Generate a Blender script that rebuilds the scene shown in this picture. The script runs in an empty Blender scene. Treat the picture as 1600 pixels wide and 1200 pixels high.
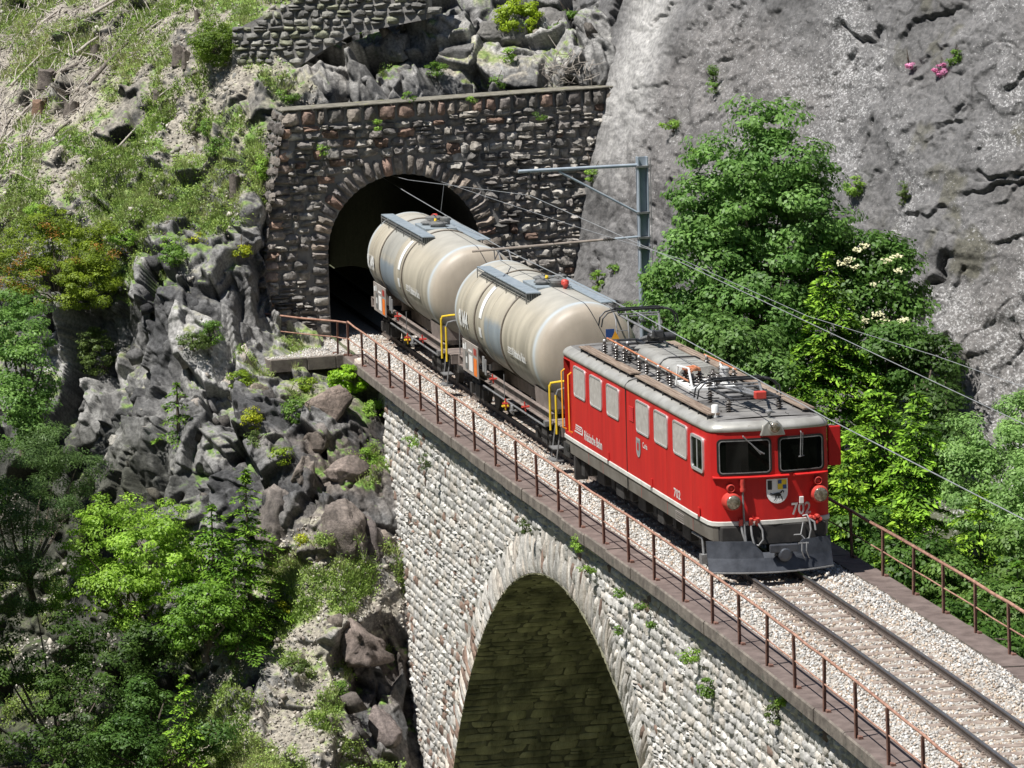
import bpy, bmesh, math, random
import numpy as np
from mathutils import Vector, Matrix
random.seed(7)
SC = bpy.context.scene
COL = SC.collection
# ---------------------------------------------------------------- camera
FPX = 6929.128
CAM = np.array([87.56507, -24.3707, 16.72904])
CR = np.array([0.21505, 0.97619, -0.02839]); CU = np.array([-0.12851, 0.05711, 0.99006]); CF = np.array([-0.96811, 0.20926, -0.13773])
cd = bpy.data.cameras.new('camera'); cam = bpy.data.objects.new('camera', cd); COL.objects.link(cam)
cd.sensor_width = 36.0; cd.lens = FPX / 1600.0 * 36.0; cd.clip_start = 1.0; cd.clip_end = 3000.0
r_, u_, f_ = Vector(CR), Vector(CU), Vector(CF)
cam.matrix_world = Matrix(((r_.x, u_.x, -f_.x, CAM[0]), (r_.y, u_.y, -f_.y, CAM[1]), (r_.z, u_.z, -f_.z, CAM[2]), (0, 0, 0, 1)))
SC.camera = cam
# ---------------------------------------------------------------- sky and sun
SUN_EL = math.radians(63.0); SUN_AZ = math.radians(-70.0)      # azimuth measured from +X towards +Y
w = bpy.data.worlds.new('World'); SC.world = w; w.use_nodes = True
wn = w.node_tree.nodes; wl = w.node_tree.links
bg = wn['Background']; sky = wn.new('ShaderNodeTexSky'); sky.sky_type = 'NISHITA'; sky.sun_disc = False
sky.sun_elevation = SUN_EL; sky.sun_rotation = math.pi / 2 - SUN_AZ; sky.altitude = 1200
wl.new(sky.outputs['Color'], bg.inputs['Color']); bg.inputs['Strength'].default_value = 0.05
sd = bpy.data.lights.new('sun', 'SUN'); sun = bpy.data.objects.new('sun', sd); COL.objects.link(sun)
sd.energy = 5.0; sd.angle = math.radians(0.5); sd.color = (1.0, 0.97, 0.925)
S = Vector((math.cos(SUN_EL) * math.cos(SUN_AZ), math.cos(SUN_EL) * math.sin(SUN_AZ), math.sin(SUN_EL)))
sun.rotation_euler = S.to_track_quat('Z', 'Y').to_euler(); sun.location = (0, -30, 60)
SC.view_settings.view_transform = 'Standard'; SC.view_settings.look = 'None'; SC.view_settings.gamma = 1; SC.view_settings.exposure = 0.48
SC.render.engine = 'CYCLES'
SC.cycles.max_bounces = 6; SC.cycles.diffuse_bounces = 3; SC.cycles.glossy_bounces = 2; SC.cycles.transmission_bounces = 2; SC.cycles.transparent_max_bounces = 4

# ---------------------------------------------------------------- helpers: tags, objects, meshes
def tag(o, label=None, cat=None, group=None, kind=None):
    if label: o['label'] = label
    if cat: o['category'] = cat
    if group: o['group'] = group
    if kind: o['kind'] = kind
    return o
def empty(name, loc=(0, 0, 0), rz=0.0):
    o = bpy.data.objects.new(name, None); o.location = loc; o.rotation_euler = (0, 0, rz); o.empty_display_size = 0.3
    COL.objects.link(o); return o
def origin_of(p):
    v = Vector((0, 0, 0))
    while p is not None:
        v += Vector(p.location); p = p.parent
    return np.array(v)
def mesh_np(name, V, F, mat, parent=None, colors=None, smooth=False, local=False, matidx=None, sharp=None):
    """V (n,3); F (m,3|4) int array or list of index lists. World coordinates; re-based onto the parent's origin unless local."""
    V = np.asarray(V, dtype=np.float64)
    if parent is not None and not local: V = V - origin_of(parent)
    me = bpy.data.meshes.new(name)
    if isinstance(F, np.ndarray):
        m, k = F.shape
        me.vertices.add(len(V)); me.vertices.foreach_set('co', V.astype(np.float32).ravel())
        me.loops.add(m * k); me.loops.foreach_set('vertex_index', F.astype(np.int32).ravel())
        me.polygons.add(m); me.polygons.foreach_set('loop_start', np.arange(0, m * k, k, dtype=np.int32))
        me.update(calc_edges=True); me.validate(verbose=False) if False else None
    else:
        me.from_pydata([tuple(v) for v in V], [], F); me.update()
    for mm in (mat if isinstance(mat, (list, tuple)) else [mat]): me.materials.append(mm)
    if matidx is not None: me.polygons.foreach_set('material_index', np.asarray(matidx, dtype=np.int32))
    if smooth: me.polygons.foreach_set('use_smooth', np.ones(len(me.polygons), dtype=bool))
    if colors is not None:
        at = me.color_attributes.new('Col', 'FLOAT_COLOR', 'POINT')
        c = np.ones((len(V), 4), dtype=np.float32); c[:, :3] = colors; at.data.foreach_set('color', c.ravel())
    if sharp is not None and smooth:
        me.set_sharp_from_angle(angle=math.radians(sharp))
    o = bpy.data.objects.new(name, me); COL.objects.link(o)
    if parent is not None: o.parent = parent
    return o
class MB:
    """collects simple shapes and links them as one mesh"""
    def __init__(s): s.v = []; s.f = []; s.m = []; s.k = 0
    def add(s, V, F):
        n = len(s.v); s.v.extend([tuple(map(float, p)) for p in V]); s.f.extend([[i + n for i in f] for f in F]); s.m.extend([s.k] * len(F)); return s
    def box(s, x0, x1, y0, y1, z0, z1):
        V = [(x, y, z) for z in (z0, z1) for x, y in ((x0, y0), (x1, y0), (x1, y1), (x0, y1))]
        return s.add(V, [(3, 2, 1, 0), (4, 5, 6, 7), (0, 1, 5, 4), (1, 2, 6, 5), (2, 3, 7, 6), (3, 0, 4, 7)])
    def tube(s, pts, r, n=8, cap=True):
        pts = [Vector(p) for p in pts]; rr = r if isinstance(r, (list, tuple)) else [r] * len(pts)
        V = []; prev = None
        for i, p in enumerate(pts):
            if i == 0: d = pts[1] - p
            elif i == len(pts) - 1: d = p - pts[i - 1]
            else: d = (pts[i + 1] - p).normalized() + (p - pts[i - 1]).normalized()
            d.normalize()
            if prev is None: a = d.orthogonal().normalized()
            else: a = (prev - d * prev.dot(d)).normalized()
            prev = a; b = d.cross(a)
            for j in range(n):
                t = 2 * math.pi * j / n; V.append(p + (a * math.cos(t) + b * math.sin(t)) * rr[i])
        F = []
        for i in range(len(pts) - 1):
            for j in range(n):
                F.append((i * n + j, i * n + (j + 1) % n, (i + 1) * n + (j + 1) % n, (i + 1) * n + j))
        if cap: F += [tuple(range(n - 1, -1, -1)), tuple((len(pts) - 1) * n + j for j in range(n))]
        return s.add(V, F)
    def lathe(s, prof, c, axis=(0, 0, 1), n=16):
        ax = Vector(axis).normalized(); a = ax.orthogonal().normalized(); b = ax.cross(a); c = Vector(c); V = []
        for (r, h) in prof:
            for j in range(n):
                t = 2 * math.pi * j / n; V.append(c + ax * h + (a * math.cos(t) + b * math.sin(t)) * r)
        F = []
        for i in range(len(prof) - 1):
            for j in range(n): F.append((i * n + j, i * n + (j + 1) % n, (i + 1) * n + (j + 1) % n, (i + 1) * n + j))
        F += [tuple(range(n - 1, -1, -1)), tuple((len(prof) - 1) * n + j for j in range(n))]
        return s.add(V, F)
    def prism(s, poly, fn0, fn1):
        """poly of 2-D points, fn0/fn1 map a 2-D point to the two end faces"""
        n = len(poly); V = [fn0(*p) for p in poly] + [fn1(*p) for p in poly]
        return s.add(V, [tuple(range(n - 1, -1, -1)), tuple(range(n, 2 * n))] + [(i, (i + 1) % n, n + (i + 1) % n, n + i) for i in range(n)])
    def build(s, name, mats, parent=None, smooth=None, bevel=None, local=False):
        V = np.array(s.v)
        if parent is not None and not local: V = V - origin_of(parent)
        me = bpy.data.meshes.new(name); me.from_pydata([tuple(v) for v in V], [], s.f)
        for mm in (mats if isinstance(mats, (list, tuple)) else [mats]): me.materials.append(mm)
        me.polygons.foreach_set('material_index', np.array(s.m, dtype=np.int32))
        bm = bmesh.new(); bm.from_mesh(me); bmesh.ops.recalc_face_normals(bm, faces=bm.faces)
        if bevel: bmesh.ops.bevel(bm, geom=[e for e in bm.edges if len(e.link_faces) == 2 and e.calc_face_angle(0) > 0.6], offset=bevel, segments=2, affect='EDGES', profile=0.5)
        bm.to_mesh(me); bm.free(); me.update()
        if smooth:
            me.polygons.foreach_set('use_smooth', np.ones(len(me.polygons), dtype=bool)); me.set_sharp_from_angle(angle=math.radians(smooth))
        o = bpy.data.objects.new(name, me); COL.objects.link(o)
        if parent is not None: o.parent = parent
        return o

# ---------------------------------------------------------------- materials
def mat(name, c1, c2=None, scale=4.0, rough=0.7, metal=0.0, bump=0.0, bscale=None, attr=False, trans=0.0, detail=6, spots=None, spec=0.5, stretch=None, dist=0.03):
    """principled with a noise blend c1-c2, optional colour attribute multiply, bump, translucency and spots=(colour, scale, threshold)"""
    m = bpy.data.materials.new(name); m.use_nodes = True; nt = m.node_tree; N = nt.nodes; L = nt.links
    p = N['Principled BSDF']; p.inputs['Roughness'].default_value = rough; p.inputs['Metallic'].default_value = metal
    p.inputs['Specular IOR Level'].default_value = spec
    tc = N.new('ShaderNodeTexCoord'); vec = tc.outputs['Object']
    if stretch:
        mp = N.new('ShaderNodeMapping'); mp.inputs['Scale'].default_value = stretch; L.new(vec, mp.inputs['Vector']); vec = mp.outputs['Vector']
    nz = N.new('ShaderNodeTexNoise'); nz.inputs['Scale'].default_value = scale; nz.inputs['Detail'].default_value = detail; nz.inputs['Roughness'].default_value = 0.6; L.new(vec, nz.inputs['Vector'])
    rp = N.new('ShaderNodeValToRGB'); rp.color_ramp.elements[0].position = 0.36; rp.color_ramp.elements[1].position = 0.64
    c2 = c2 or c1
    rp.color_ramp.elements[0].color = (*c1, 1); rp.color_ramp.elements[1].color = (*c2, 1); L.new(nz.outputs['Fac'], rp.inputs['Fac'])
    out = rp.outputs['Color']
    if attr:
        at = N.new('ShaderNodeAttribute'); at.attribute_name = 'Col'
        mx = N.new('ShaderNodeMix'); mx.data_type = 'RGBA'; mx.blend_type = 'MULTIPLY'; mx.inputs['Factor'].default_value = 1.0
        L.new(out, mx.inputs['A']); L.new(at.outputs['Color'], mx.inputs['B']); out = mx.outputs['Result']
    if spots:
        sc, ss, th = spots
        n2 = N.new('ShaderNodeTexNoise'); n2.inputs['Scale'].default_value = ss; n2.inputs['Detail'].default_value = 5; n2.inputs['Roughness'].default_value = 0.65; L.new(vec, n2.inputs['Vector'])
        r2 = N.new('ShaderNodeValToRGB'); r2.color_ramp.elements[0].position = th; r2.color_ramp.elements[1].position = th + 0.035; L.new(n2.outputs['Fac'], r2.inputs['Fac'])
        m2 = N.new('ShaderNodeMix'); m2.data_type = 'RGBA'; L.new(r2.outputs['Color'], m2.inputs['Factor']); L.new(out, m2.inputs['A']); m2.inputs['B'].default_value = (*sc, 1); out = m2.outputs['Result']
    L.new(out, p.inputs['Base Color'])
    if bump:
        n3 = N.new('ShaderNodeTexNoise'); n3.inputs['Scale'].default_value = bscale or scale * 4; n3.inputs['Detail'].default_value = 8; n3.inputs['Roughness'].default_value = 0.65; L.new(vec, n3.inputs['Vector'])
        bp = N.new('ShaderNodeBump'); bp.inputs['Strength'].default_value = bump; bp.inputs['Distance'].default_value = dist; L.new(n3.outputs['Fac'], bp.inputs['Height']); L.new(bp.outputs['Normal'], p.inputs['Normal'])
    if trans:
        tr = N.new('ShaderNodeBsdfTranslucent'); ms = N.new('ShaderNodeMixShader'); ms.inputs['Fac'].default_value = trans
        L.new(out, tr.inputs['Color']); L.new(p.outputs['BSDF'], ms.inputs[1]); L.new(tr.outputs['BSDF'], ms.inputs[2]); L.new(ms.outputs['Shader'], N['Material Output'].inputs['Surface'])
    return m
W1 = (1, 1, 1)
M = {}
M['terrain'] = mat('rock and soil', (.62, .62, .62), (1.3, 1.3, 1.28), 11, .9, bump=1.0, bscale=24, attr=True, dist=.035, detail=9)
M['cliff'] = mat('grey cliff rock', (.7, .7, .7), (1.22, 1.21, 1.19), 8, .88, bump=1.0, bscale=17, attr=True, dist=.04, detail=9)
def lichen(m, col, scale, gain):
    nt = m.node_tree; N = nt.nodes; L = nt.links; p = N['Principled BSDF']; src = p.inputs['Base Color'].links[0].from_socket
    tc = N.new('ShaderNodeTexCoord'); mp = N.new('ShaderNodeMapping'); mp.inputs['Scale'].default_value = (.6, .85, 1.0); L.new(tc.outputs['Object'], mp.inputs['Vector'])
    nz = N.new('ShaderNodeTexNoise'); nz.inputs['Scale'].default_value = scale; nz.inputs['Detail'].default_value = 7; nz.inputs['Roughness'].default_value = .72; L.new(mp.outputs['Vector'], nz.inputs['Vector'])
    at = N.new('ShaderNodeAttribute'); at.attribute_name = 'Lichen'; a = N.new('ShaderNodeMath'); a.operation = 'MULTIPLY_ADD'; L.new(at.outputs['Fac'], a.inputs[0]); a.inputs[1].default_value = gain; L.new(nz.outputs['Fac'], a.inputs[2])
    r = N.new('ShaderNodeValToRGB'); r.color_ramp.elements[0].position = .625; r.color_ramp.elements[1].position = .70; L.new(a.outputs['Value'], r.inputs['Fac'])
    mx = N.new('ShaderNodeMix'); mx.data_type = 'RGBA'; L.new(r.outputs['Color'], mx.inputs['Factor']); L.new(src, mx.inputs['A']); mx.inputs['B'].default_value = (*col, 1); L.new(mx.outputs['Result'], p.inputs['Base Color'])
lichen(M['cliff'], (.46, .455, .45), 17.0, .12)
M['masonry'] = mat('pale rubble stone', (.78, .77, .75), (1.16, 1.15, 1.12), 7, .9, bump=.9, bscale=18, attr=True, dist=.03)
M['dark_masonry'] = mat('dark rubble stone', (.62, .6, .58), (1.3, 1.27, 1.22), 6, .9, bump=1.0, bscale=14, attr=True, dist=.04)
M['mortar'] = mat('mortar', (.32, .30, .27), (.44, .42, .38), 5, .95, bump=.7, bscale=20)
M['dark_mortar'] = mat('dark mortar', (.13, .125, .118), (.27, .26, .245), 1.2, .95, bump=.7, bscale=14)
M['concrete'] = mat('weathered cornice concrete', (.11, .092, .078), (.22, .19, .16), 3.2, .92, bump=.6, bscale=22, spots=((.09, .09, .07), 5, .62))
M['walk'] = mat('rust stained walkway', (.105, .078, .068), (.18, .138, .122), 2.4, .92, bump=.4, bscale=25)
M['ballast'] = mat('ballast bed', (.3, .27, .23), (.48, .44, .39), 14, .95, bump=1, bscale=26)
M['gravel'] = mat('ballast stones', (.8, .8, .8), (1.15, 1.14, 1.12), 12, .9, attr=True)
M['sleeper'] = mat('rusty steel sleeper', (.2, .155, .13), (.34, .28, .235), 6, .85, bump=.4, bscale=20)
M['rail_side'] = mat('rusty rail side', (.06, .047, .04), (.12, .095, .08), 8, .8)
M['rail_top'] = mat('worn rail head', (.2, .2, .215), (.32, .32, .34), 30, .3, metal=.8)
M['rust'] = mat('rusty railing steel', (.12, .06, .045), (.25, .13, .095), 7, .8, bump=.3, bscale=40)
M['rust_light'] = mat('rust worn handrail', (.24, .12, .085), (.42, .24, .17), 5, .75)
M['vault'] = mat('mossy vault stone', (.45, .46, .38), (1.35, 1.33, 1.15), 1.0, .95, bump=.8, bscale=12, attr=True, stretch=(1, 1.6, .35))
M['bark'] = mat('bark', (.07, .055, .04), (.15, .12, .095), 10, .95, bump=.8, bscale=30)
M['deadwood'] = mat('bleached dead wood', (.3, .26, .22), (.5, .46, .41), 8, .9)
M['stump'] = mat('weathered stump', (.09, .075, .065), (.2, .17, .145), 8, .95, bump=1, bscale=30)

# ---------------------------------------------------------------- numpy noise
def _h(i, j, k, s):
    with np.errstate(over='ignore'):
        n = (i.astype(np.uint32) * np.uint32(374761393) + j.astype(np.uint32) * np.uint32(668265263) + k.astype(np.uint32) * np.uint32(2147483647 - 1640531) + np.uint32(s * 974634777 % 4294967295))
        n = (n ^ (n >> np.uint32(13))) * np.uint32(1274126177); n = (n ^ (n >> np.uint32(16))) * np.uint32(2246822519); n = n ^ (n >> np.uint32(15))
    return (n & np.uint32(0xffffff)).astype(np.float32) / 16777215.0
def vnoise(P, seed=0):
    P = np.asarray(P, dtype=np.float32); f = np.floor(P); t = P - f; t = t * t * (3 - 2 * t); i = f.astype(np.int64); out = 0
    for a in (0, 1):
        wx = t[:, 0] if a else 1 - t[:, 0]
        for b in (0, 1):
            wy = t[:, 1] if b else 1 - t[:, 1]
            for c in (0, 1):
                wz = t[:, 2] if c else 1 - t[:, 2]
                out = out + wx * wy * wz * _h(i[:, 0] + a, i[:, 1] + b, i[:, 2] + c, seed)
    return out
def fbm(P, seed=0, octv=4, gain=.5):
    P = np.asarray(P, dtype=np.float32); s = 0; a = 1; tot = 0
    for o in range(octv):
        s = s + a * (vnoise(P * (2.03 ** o) + 17.3 * o, seed + o) - .5); tot += a; a *= gain
    return s / tot * 2
def worley(P, seed=0):
    P = np.asarray(P, dtype=np.float32); f = np.floor(P).astype(np.int64); n = len(P)
    d1 = np.full(n, 9., np.float32); d2 = np.full(n, 9., np.float32); C = np.zeros((n, 3), np.float32); ID = np.zeros((n, 3), np.int64)
    for a in (-1, 0, 1):
        for b in (-1, 0, 1):
            for c in (-1, 0, 1):
                I, J, K_ = f[:, 0] + a, f[:, 1] + b, f[:, 2] + c
                cx = I + _h(I, J, K_, seed + 11); cy = J + _h(I, J, K_, seed + 22); cz = K_ + _h(I, J, K_, seed + 33)
                dx = P[:, 0] - cx; dy = P[:, 1] - cy; dz = P[:, 2] - cz; d = np.sqrt(dx * dx + dy * dy + dz * dz)
                nb = d < d1; d2 = np.where(nb, d1, np.minimum(d2, d)); d1 = np.where(nb, d, d1)
                C[nb] = np.stack([cx, cy, cz], 1)[nb]; ID[nb] = np.stack([I, J, K_], 1)[nb]
    return d1, d2, C, ID
CREASE = .04
def facet(P, size, seed, tilt=1.3, aniso=None, off=1.1):
    Q = np.asarray(P, np.float32)
    if aniso is not None: Q = Q @ np.asarray(aniso, np.float32).T
    Q = Q / size; d1, d2, C, ID = worley(Q, seed)
    r = [_h(ID[:, 0], ID[:, 1], ID[:, 2], seed + 44 + q) - .5 for q in range(4)]
    D = Q - C
    h = r[0] * off + tilt * (D[:, 0] * r[1] + D[:, 1] * r[2] + D[:, 2] * r[3])
    crease = np.clip((d2 - d1) / .12, 0, 1)
    return (h - (1 - crease) * CREASE) * size, crease, r[0]

# ---------------------------------------------------------------- pixels of the survey photo (1600x1200) to points
def rays(u, v):
    u = np.asarray(u, float); v = np.asarray(v, float)
    return CF + ((u - 800) / FPX)[..., None] * CR - ((v - 600) / FPX)[..., None] * CU
def at_d(u, v, d): return CAM + np.asarray(d, float)[..., None] * rays(u, v)
def at_z(u, v, z): r = rays(u, v); return CAM + ((z - CAM[2]) / r[2]) * r
def at_x(u, v, x): r = rays(u, v); return CAM + ((x - CAM[0]) / r[0]) * r
def at_y(u, v, y): r = rays(u, v); return CAM + ((y - CAM[1]) / r[1]) * r
def px_of(P):
    d = np.asarray(P, float) - CAM; z = d @ CF; return 800 + FPX * (d @ CR) / z, 600 - FPX * (d @ CU) / z, z
# ---------------------------------------------------------------- the line of the track
def yc(x):
    x = np.asarray(x, float); a = x + 6.8
    return np.where(a > 0, .0225 - .0009 * a * a, .0225 - .0065 * a + .00021 * a * a)
def hd(x):
    return (yc(np.asarray(x, float) + .01) - yc(np.asarray(x, float) - .01)) / .02
def tp(x, off, z):
    x = np.asarray(x, float); s = hd(x); n = np.sqrt(1 + s * s)
    return np.stack([x - off * s / n, yc(x) + off / n, np.zeros_like(x) + z], -1)
def sweep(name, prof, xs, m, parent=None, closed=True, smooth=False, matidx=None):
    """prof: (offset, z) outline carried along the track line"""
    xs = np.asarray(xs, float); n = len(prof)
    V = np.stack([tp(xs, o, z) for o, z in prof], 1).reshape(-1, 3); F = []; MI = []
    for i in range(len(xs) - 1):
        for j in range(n if closed else n - 1):
            a = i * n + j; b = i * n + (j + 1) % n; F.append((a, b, b + n, a + n)); MI.append(0 if matidx is None else matidx[j])
    if closed:
        F.append(tuple(range(n - 1, -1, -1))); F.append(tuple((len(xs) - 1) * n + j for j in range(n))); MI += [0, 0]
    o = mesh_np(name, V, F, m, parent, smooth=smooth, matidx=MI)
    return o

# ---------------------------------------------------------------- masonry relief
def courses(u0, u1, v0, v1, ch, bw, rng, jit=.12, gap=.02, keep=None, dv=None):
    R = []; v = v0
    while v < v1 - ch * .3:
        h = ch * rng.uniform(.72, 1.3); u = u0 - rng.uniform(0, bw)
        while u < u1:
            wd = bw * rng.uniform(.55, 1.6); hh = h * (rng.uniform(.45, .6) if rng.random() < .12 else 1)
            c = np.array([[u, v], [u + wd, v], [u + wd, v + hh], [u, v + hh]]) + gap * np.array([[1, 1], [-1, 1], [-1, -1], [1, -1]])
            c += rng.uniform(-jit, jit, (4, 2)) * np.array([min(wd, ch), hh]) * .5
            R.append(c)
            if hh < h * .9:
                c = np.array([[u, v + hh], [u + wd, v + hh], [u + wd, v + h], [u, v + h]]) + gap * np.array([[1, 1], [-1, 1], [-1, -1], [1, -1]]); R.append(c)
            u += wd
        v += h
    R = np.array(R)
    if dv is not None: R[..., 1] += dv(R[..., 0])
    if keep is not None: R = R[keep(R.mean(1)[:, 0], R.mean(1)[:, 1])]
    return R
def relief(name, R, mp, m, parent, rng, hmin, hmax, cols, n=6, rough=.5, base=-.03, wig=.1, reddish=None):
    """R (N,4,2) stones in wall space; mp(u,v,h) -> points; cols list of base colours"""
    N = len(R); e = np.array([0, .09, .3, .55, .78, .92, 1.0]) if n == 7 else np.array([0, .12, .36, .64, .88, 1.0])
    n = len(e); s, t = np.meshgrid(e, e, indexing='xy'); s = s.ravel(); t = t.ravel()
    S_ = np.clip(s[None] + rng.uniform(-wig, wig, (N, n * n)) * (1 - np.abs(2 * s - 1) ** 8), 0, 1)
    T_ = np.clip(t[None] + rng.uniform(-wig, wig, (N, n * n)) * (1 - np.abs(2 * t - 1) ** 8), 0, 1)
    # superellipse pull of the corners
    a = 2 * S_ - 1; b = 2 * T_ - 1; rr = np.maximum(1e-6, (np.abs(a) ** 5 + np.abs(b) ** 5) ** .2); mxx = np.maximum(np.abs(a), np.abs(b)); k = np.where(rr > 0, mxx / rr, 1)
    S_ = (a * k + 1) / 2; T_ = (b * k + 1) / 2
    c = R
    P = ((1 - S_) * (1 - T_))[..., None] * c[:, None, 0] + (S_ * (1 - T_))[..., None] * c[:, None, 1] + (S_ * T_)[..., None] * c[:, None, 2] + ((1 - S_) * T_)[..., None] * c[:, None, 3]
    edge = np.minimum(np.minimum(s, 1 - s), np.minimum(t, 1 - t)); ed = np.clip(edge / .3, 0, 1) ** .55
    H = rng.uniform(hmin, hmax, (N, 1)); tx = rng.uniform(-1, 1, (N, 1)); ty = rng.uniform(-.6, 1, (N, 1))
    h = H * (1 + .55 * rough * (tx * (s - .5) * 2 + ty * (t - .5) * 2) + rough * rng.uniform(-.55, .55, (N, n * n)))
    h = base + (h - base) * ed[None]; h[:, edge <= 0] = base
    V = mp(P[..., 0].ravel(), P[..., 1].ravel(), h.ravel())
    ii = np.arange(n * n).reshape(n, n); q = np.stack([ii[:-1, :-1], ii[:-1, 1:], ii[1:, 1:], ii[1:, :-1]], -1).reshape(-1, 4)
    F = (q[None] + (np.arange(N) * n * n)[:, None, None]).reshape(-1, 4)
    cols = np.array(cols); ci = rng.integers(0, len(cols), N); cc = cols[ci] * rng.uniform(.72, 1.25, (N, 1))
    if reddish is not None:
        cen = R.mean(1); pr = reddish(cen[:, 0], cen[:, 1]); sel = rng.random(N) < pr; cc[sel] = np.array([.24, .165, .13]) * rng.uniform(.6, 1.15, (sel.sum(), 1))
    C = np.repeat(cc, n * n, 0) * rng.uniform(.9, 1.1, (N * n * n, 1))
    return mesh_np(name, V, F, m, parent, colors=C, smooth=True, sharp=42)
# ================================================================ VIADUCT
XA, XB = -33.6, 44.0                       # masonry runs between these
ARCH = [(-10.86, -16.07, 14.1), (24.0, -16.8, 14.1)]
WOFF = 2.15
def arch_bottom(x):
    z = np.full(np.shape(x), -30.0)
    for cx, cz, r in ARCH:
        dx = np.asarray(x) - cx; ins = np.abs(dx) < r
        z = np.where(ins, np.maximum(z, cz + np.sqrt(np.maximum(r * r - dx * dx, 0))), z)
    return z
def wallmap(side):
    def f(u, v, h):
        off = WOFF + np.maximum(0, -v - .45) * .035 + h
        return tp(u, -off if side < 0 else off, 0) + np.stack([0 * u, 0 * u, v], -1)
    return f
via = empty('stone_viaduct', (-10.86, 0, -16)); tag(via, 'tall pale rubble stone arch viaduct carrying the railway track past the cliff', 'viaduct')
rng = np.random.default_rng(3)
xs = np.unique(np.concatenate([np.linspace(XA, XB, 260)] + [[cx - r + 1e-3, cx + r - 1e-3] for cx, cz, r in ARCH] + [cx + r * np.cos(np.linspace(0, np.pi, 90)) for cx, cz, r in ARCH]))
for side in (-1, 1):
    f = wallmap(side); V = []; F = []
    zb = arch_bottom(xs); nz = 14
    for i, x in enumerate(xs):
        zz = np.linspace(zb[i], -.42, nz); V.append(f(np.full(nz, x), zz, np.zeros(nz)))
    V = np.concatenate(V); i0 = np.arange(len(xs) - 1)[:, None] * nz + np.arange(nz - 1)[None]
    F = np.stack([i0, i0 + nz, i0 + nz + 1, i0 + 1], -1).reshape(-1, 4)
    if side > 0: F = F[:, ::-1]
    mesh_np('wall_core', V, F, M['mortar'], via)
# end cap towards the rock
f = wallmap(-1); g = wallmap(1); V = np.array([f(np.array([XA]), np.array([z]), np.array([0.]))[0] for z in (-30, -.42)] + [g(np.array([XA]), np.array([z]), np.array([0.]))[0] for z in (-.42, -30)])
mesh_np('end_wall', V, [(0, 1, 2, 3)], M['mortar'], via)
def keepw(u, v):
    k = np.ones(len(u), bool)
    for cx, cz, r in ARCH:
        d = np.hypot(u - cx, v - cz); k &= ~((d < r + 1.02) & (v > cz)) & ~((np.abs(u - cx) < r + .2) & (v <= cz))
    return k
R = courses(XA, 30, -14.5, -.5, .205, .32, rng, jit=.34, gap=.004, keep=keepw)
palest = [(.50, .49, .47), (.44, .43, .415), (.55, .54, .52), (.47, .44, .40), (.40, .395, .385), (.52, .49, .45)]
relief('wall_stones', R, wallmap(-1), M['masonry'], via, rng, .025, .065, palest, n=6, rough=.95, base=-.012,
       reddish=lambda u, v: np.where(u < -24, .07, .015) + np.where((np.hypot(u + 10.86, v + 16.07) < 16.2) & (u < -20), .2, 0))
R = courses(XA, 30, -7, -.5, .3, .45, rng, jit=.3, gap=.012, keep=keepw)
relief('far_wall_stones', R, wallmap(1), M['masonry'], via, rng, .035, .08, palest, n=6, rough=.6, base=-.02)
# arch ring of thin radial stones
cx, cz, r = ARCH[0]; R = []
a = math.radians(8)
while a < math.radians(172):
    da = rng.uniform(.13, .24) / r; L1 = rng.uniform(.8, 1.12)
    c = np.array([[a + .0007, r - .01], [a + da - .0007, r - .01], [a + da - .0007, r + L1], [a + .0007, r + L1]])
    if rng.random() < .45:
        k = rng.uniform(.4, .65) * L1; c1 = c.copy(); c1[2:, 1] = r + k - .01; c2 = c.copy(); c2[:2, 1] = r + k + .01; R += [c1, c2]
    else: R.append(c)
    a += da
wm = wallmap(-1)
relief('arch_ring', np.array(R), lambda u, v, h: wm(cx + v * np.cos(u), cz + v * np.sin(u), h + .02), M['masonry'], via, rng, .02, .06,
       [(.48, .465, .44), (.41, .40, .38), (.52, .49, .45), (.44, .40, .355)], n=6, rough=.7, base=-.04,
       reddish=lambda u, v: np.where(u > math.radians(128), .3, .04))
M['vault_core'] = mat('vault mortar', (.07, .07, .045), (.17, .165, .115), 1.5, .95, bump=.5, bscale=10)
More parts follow.
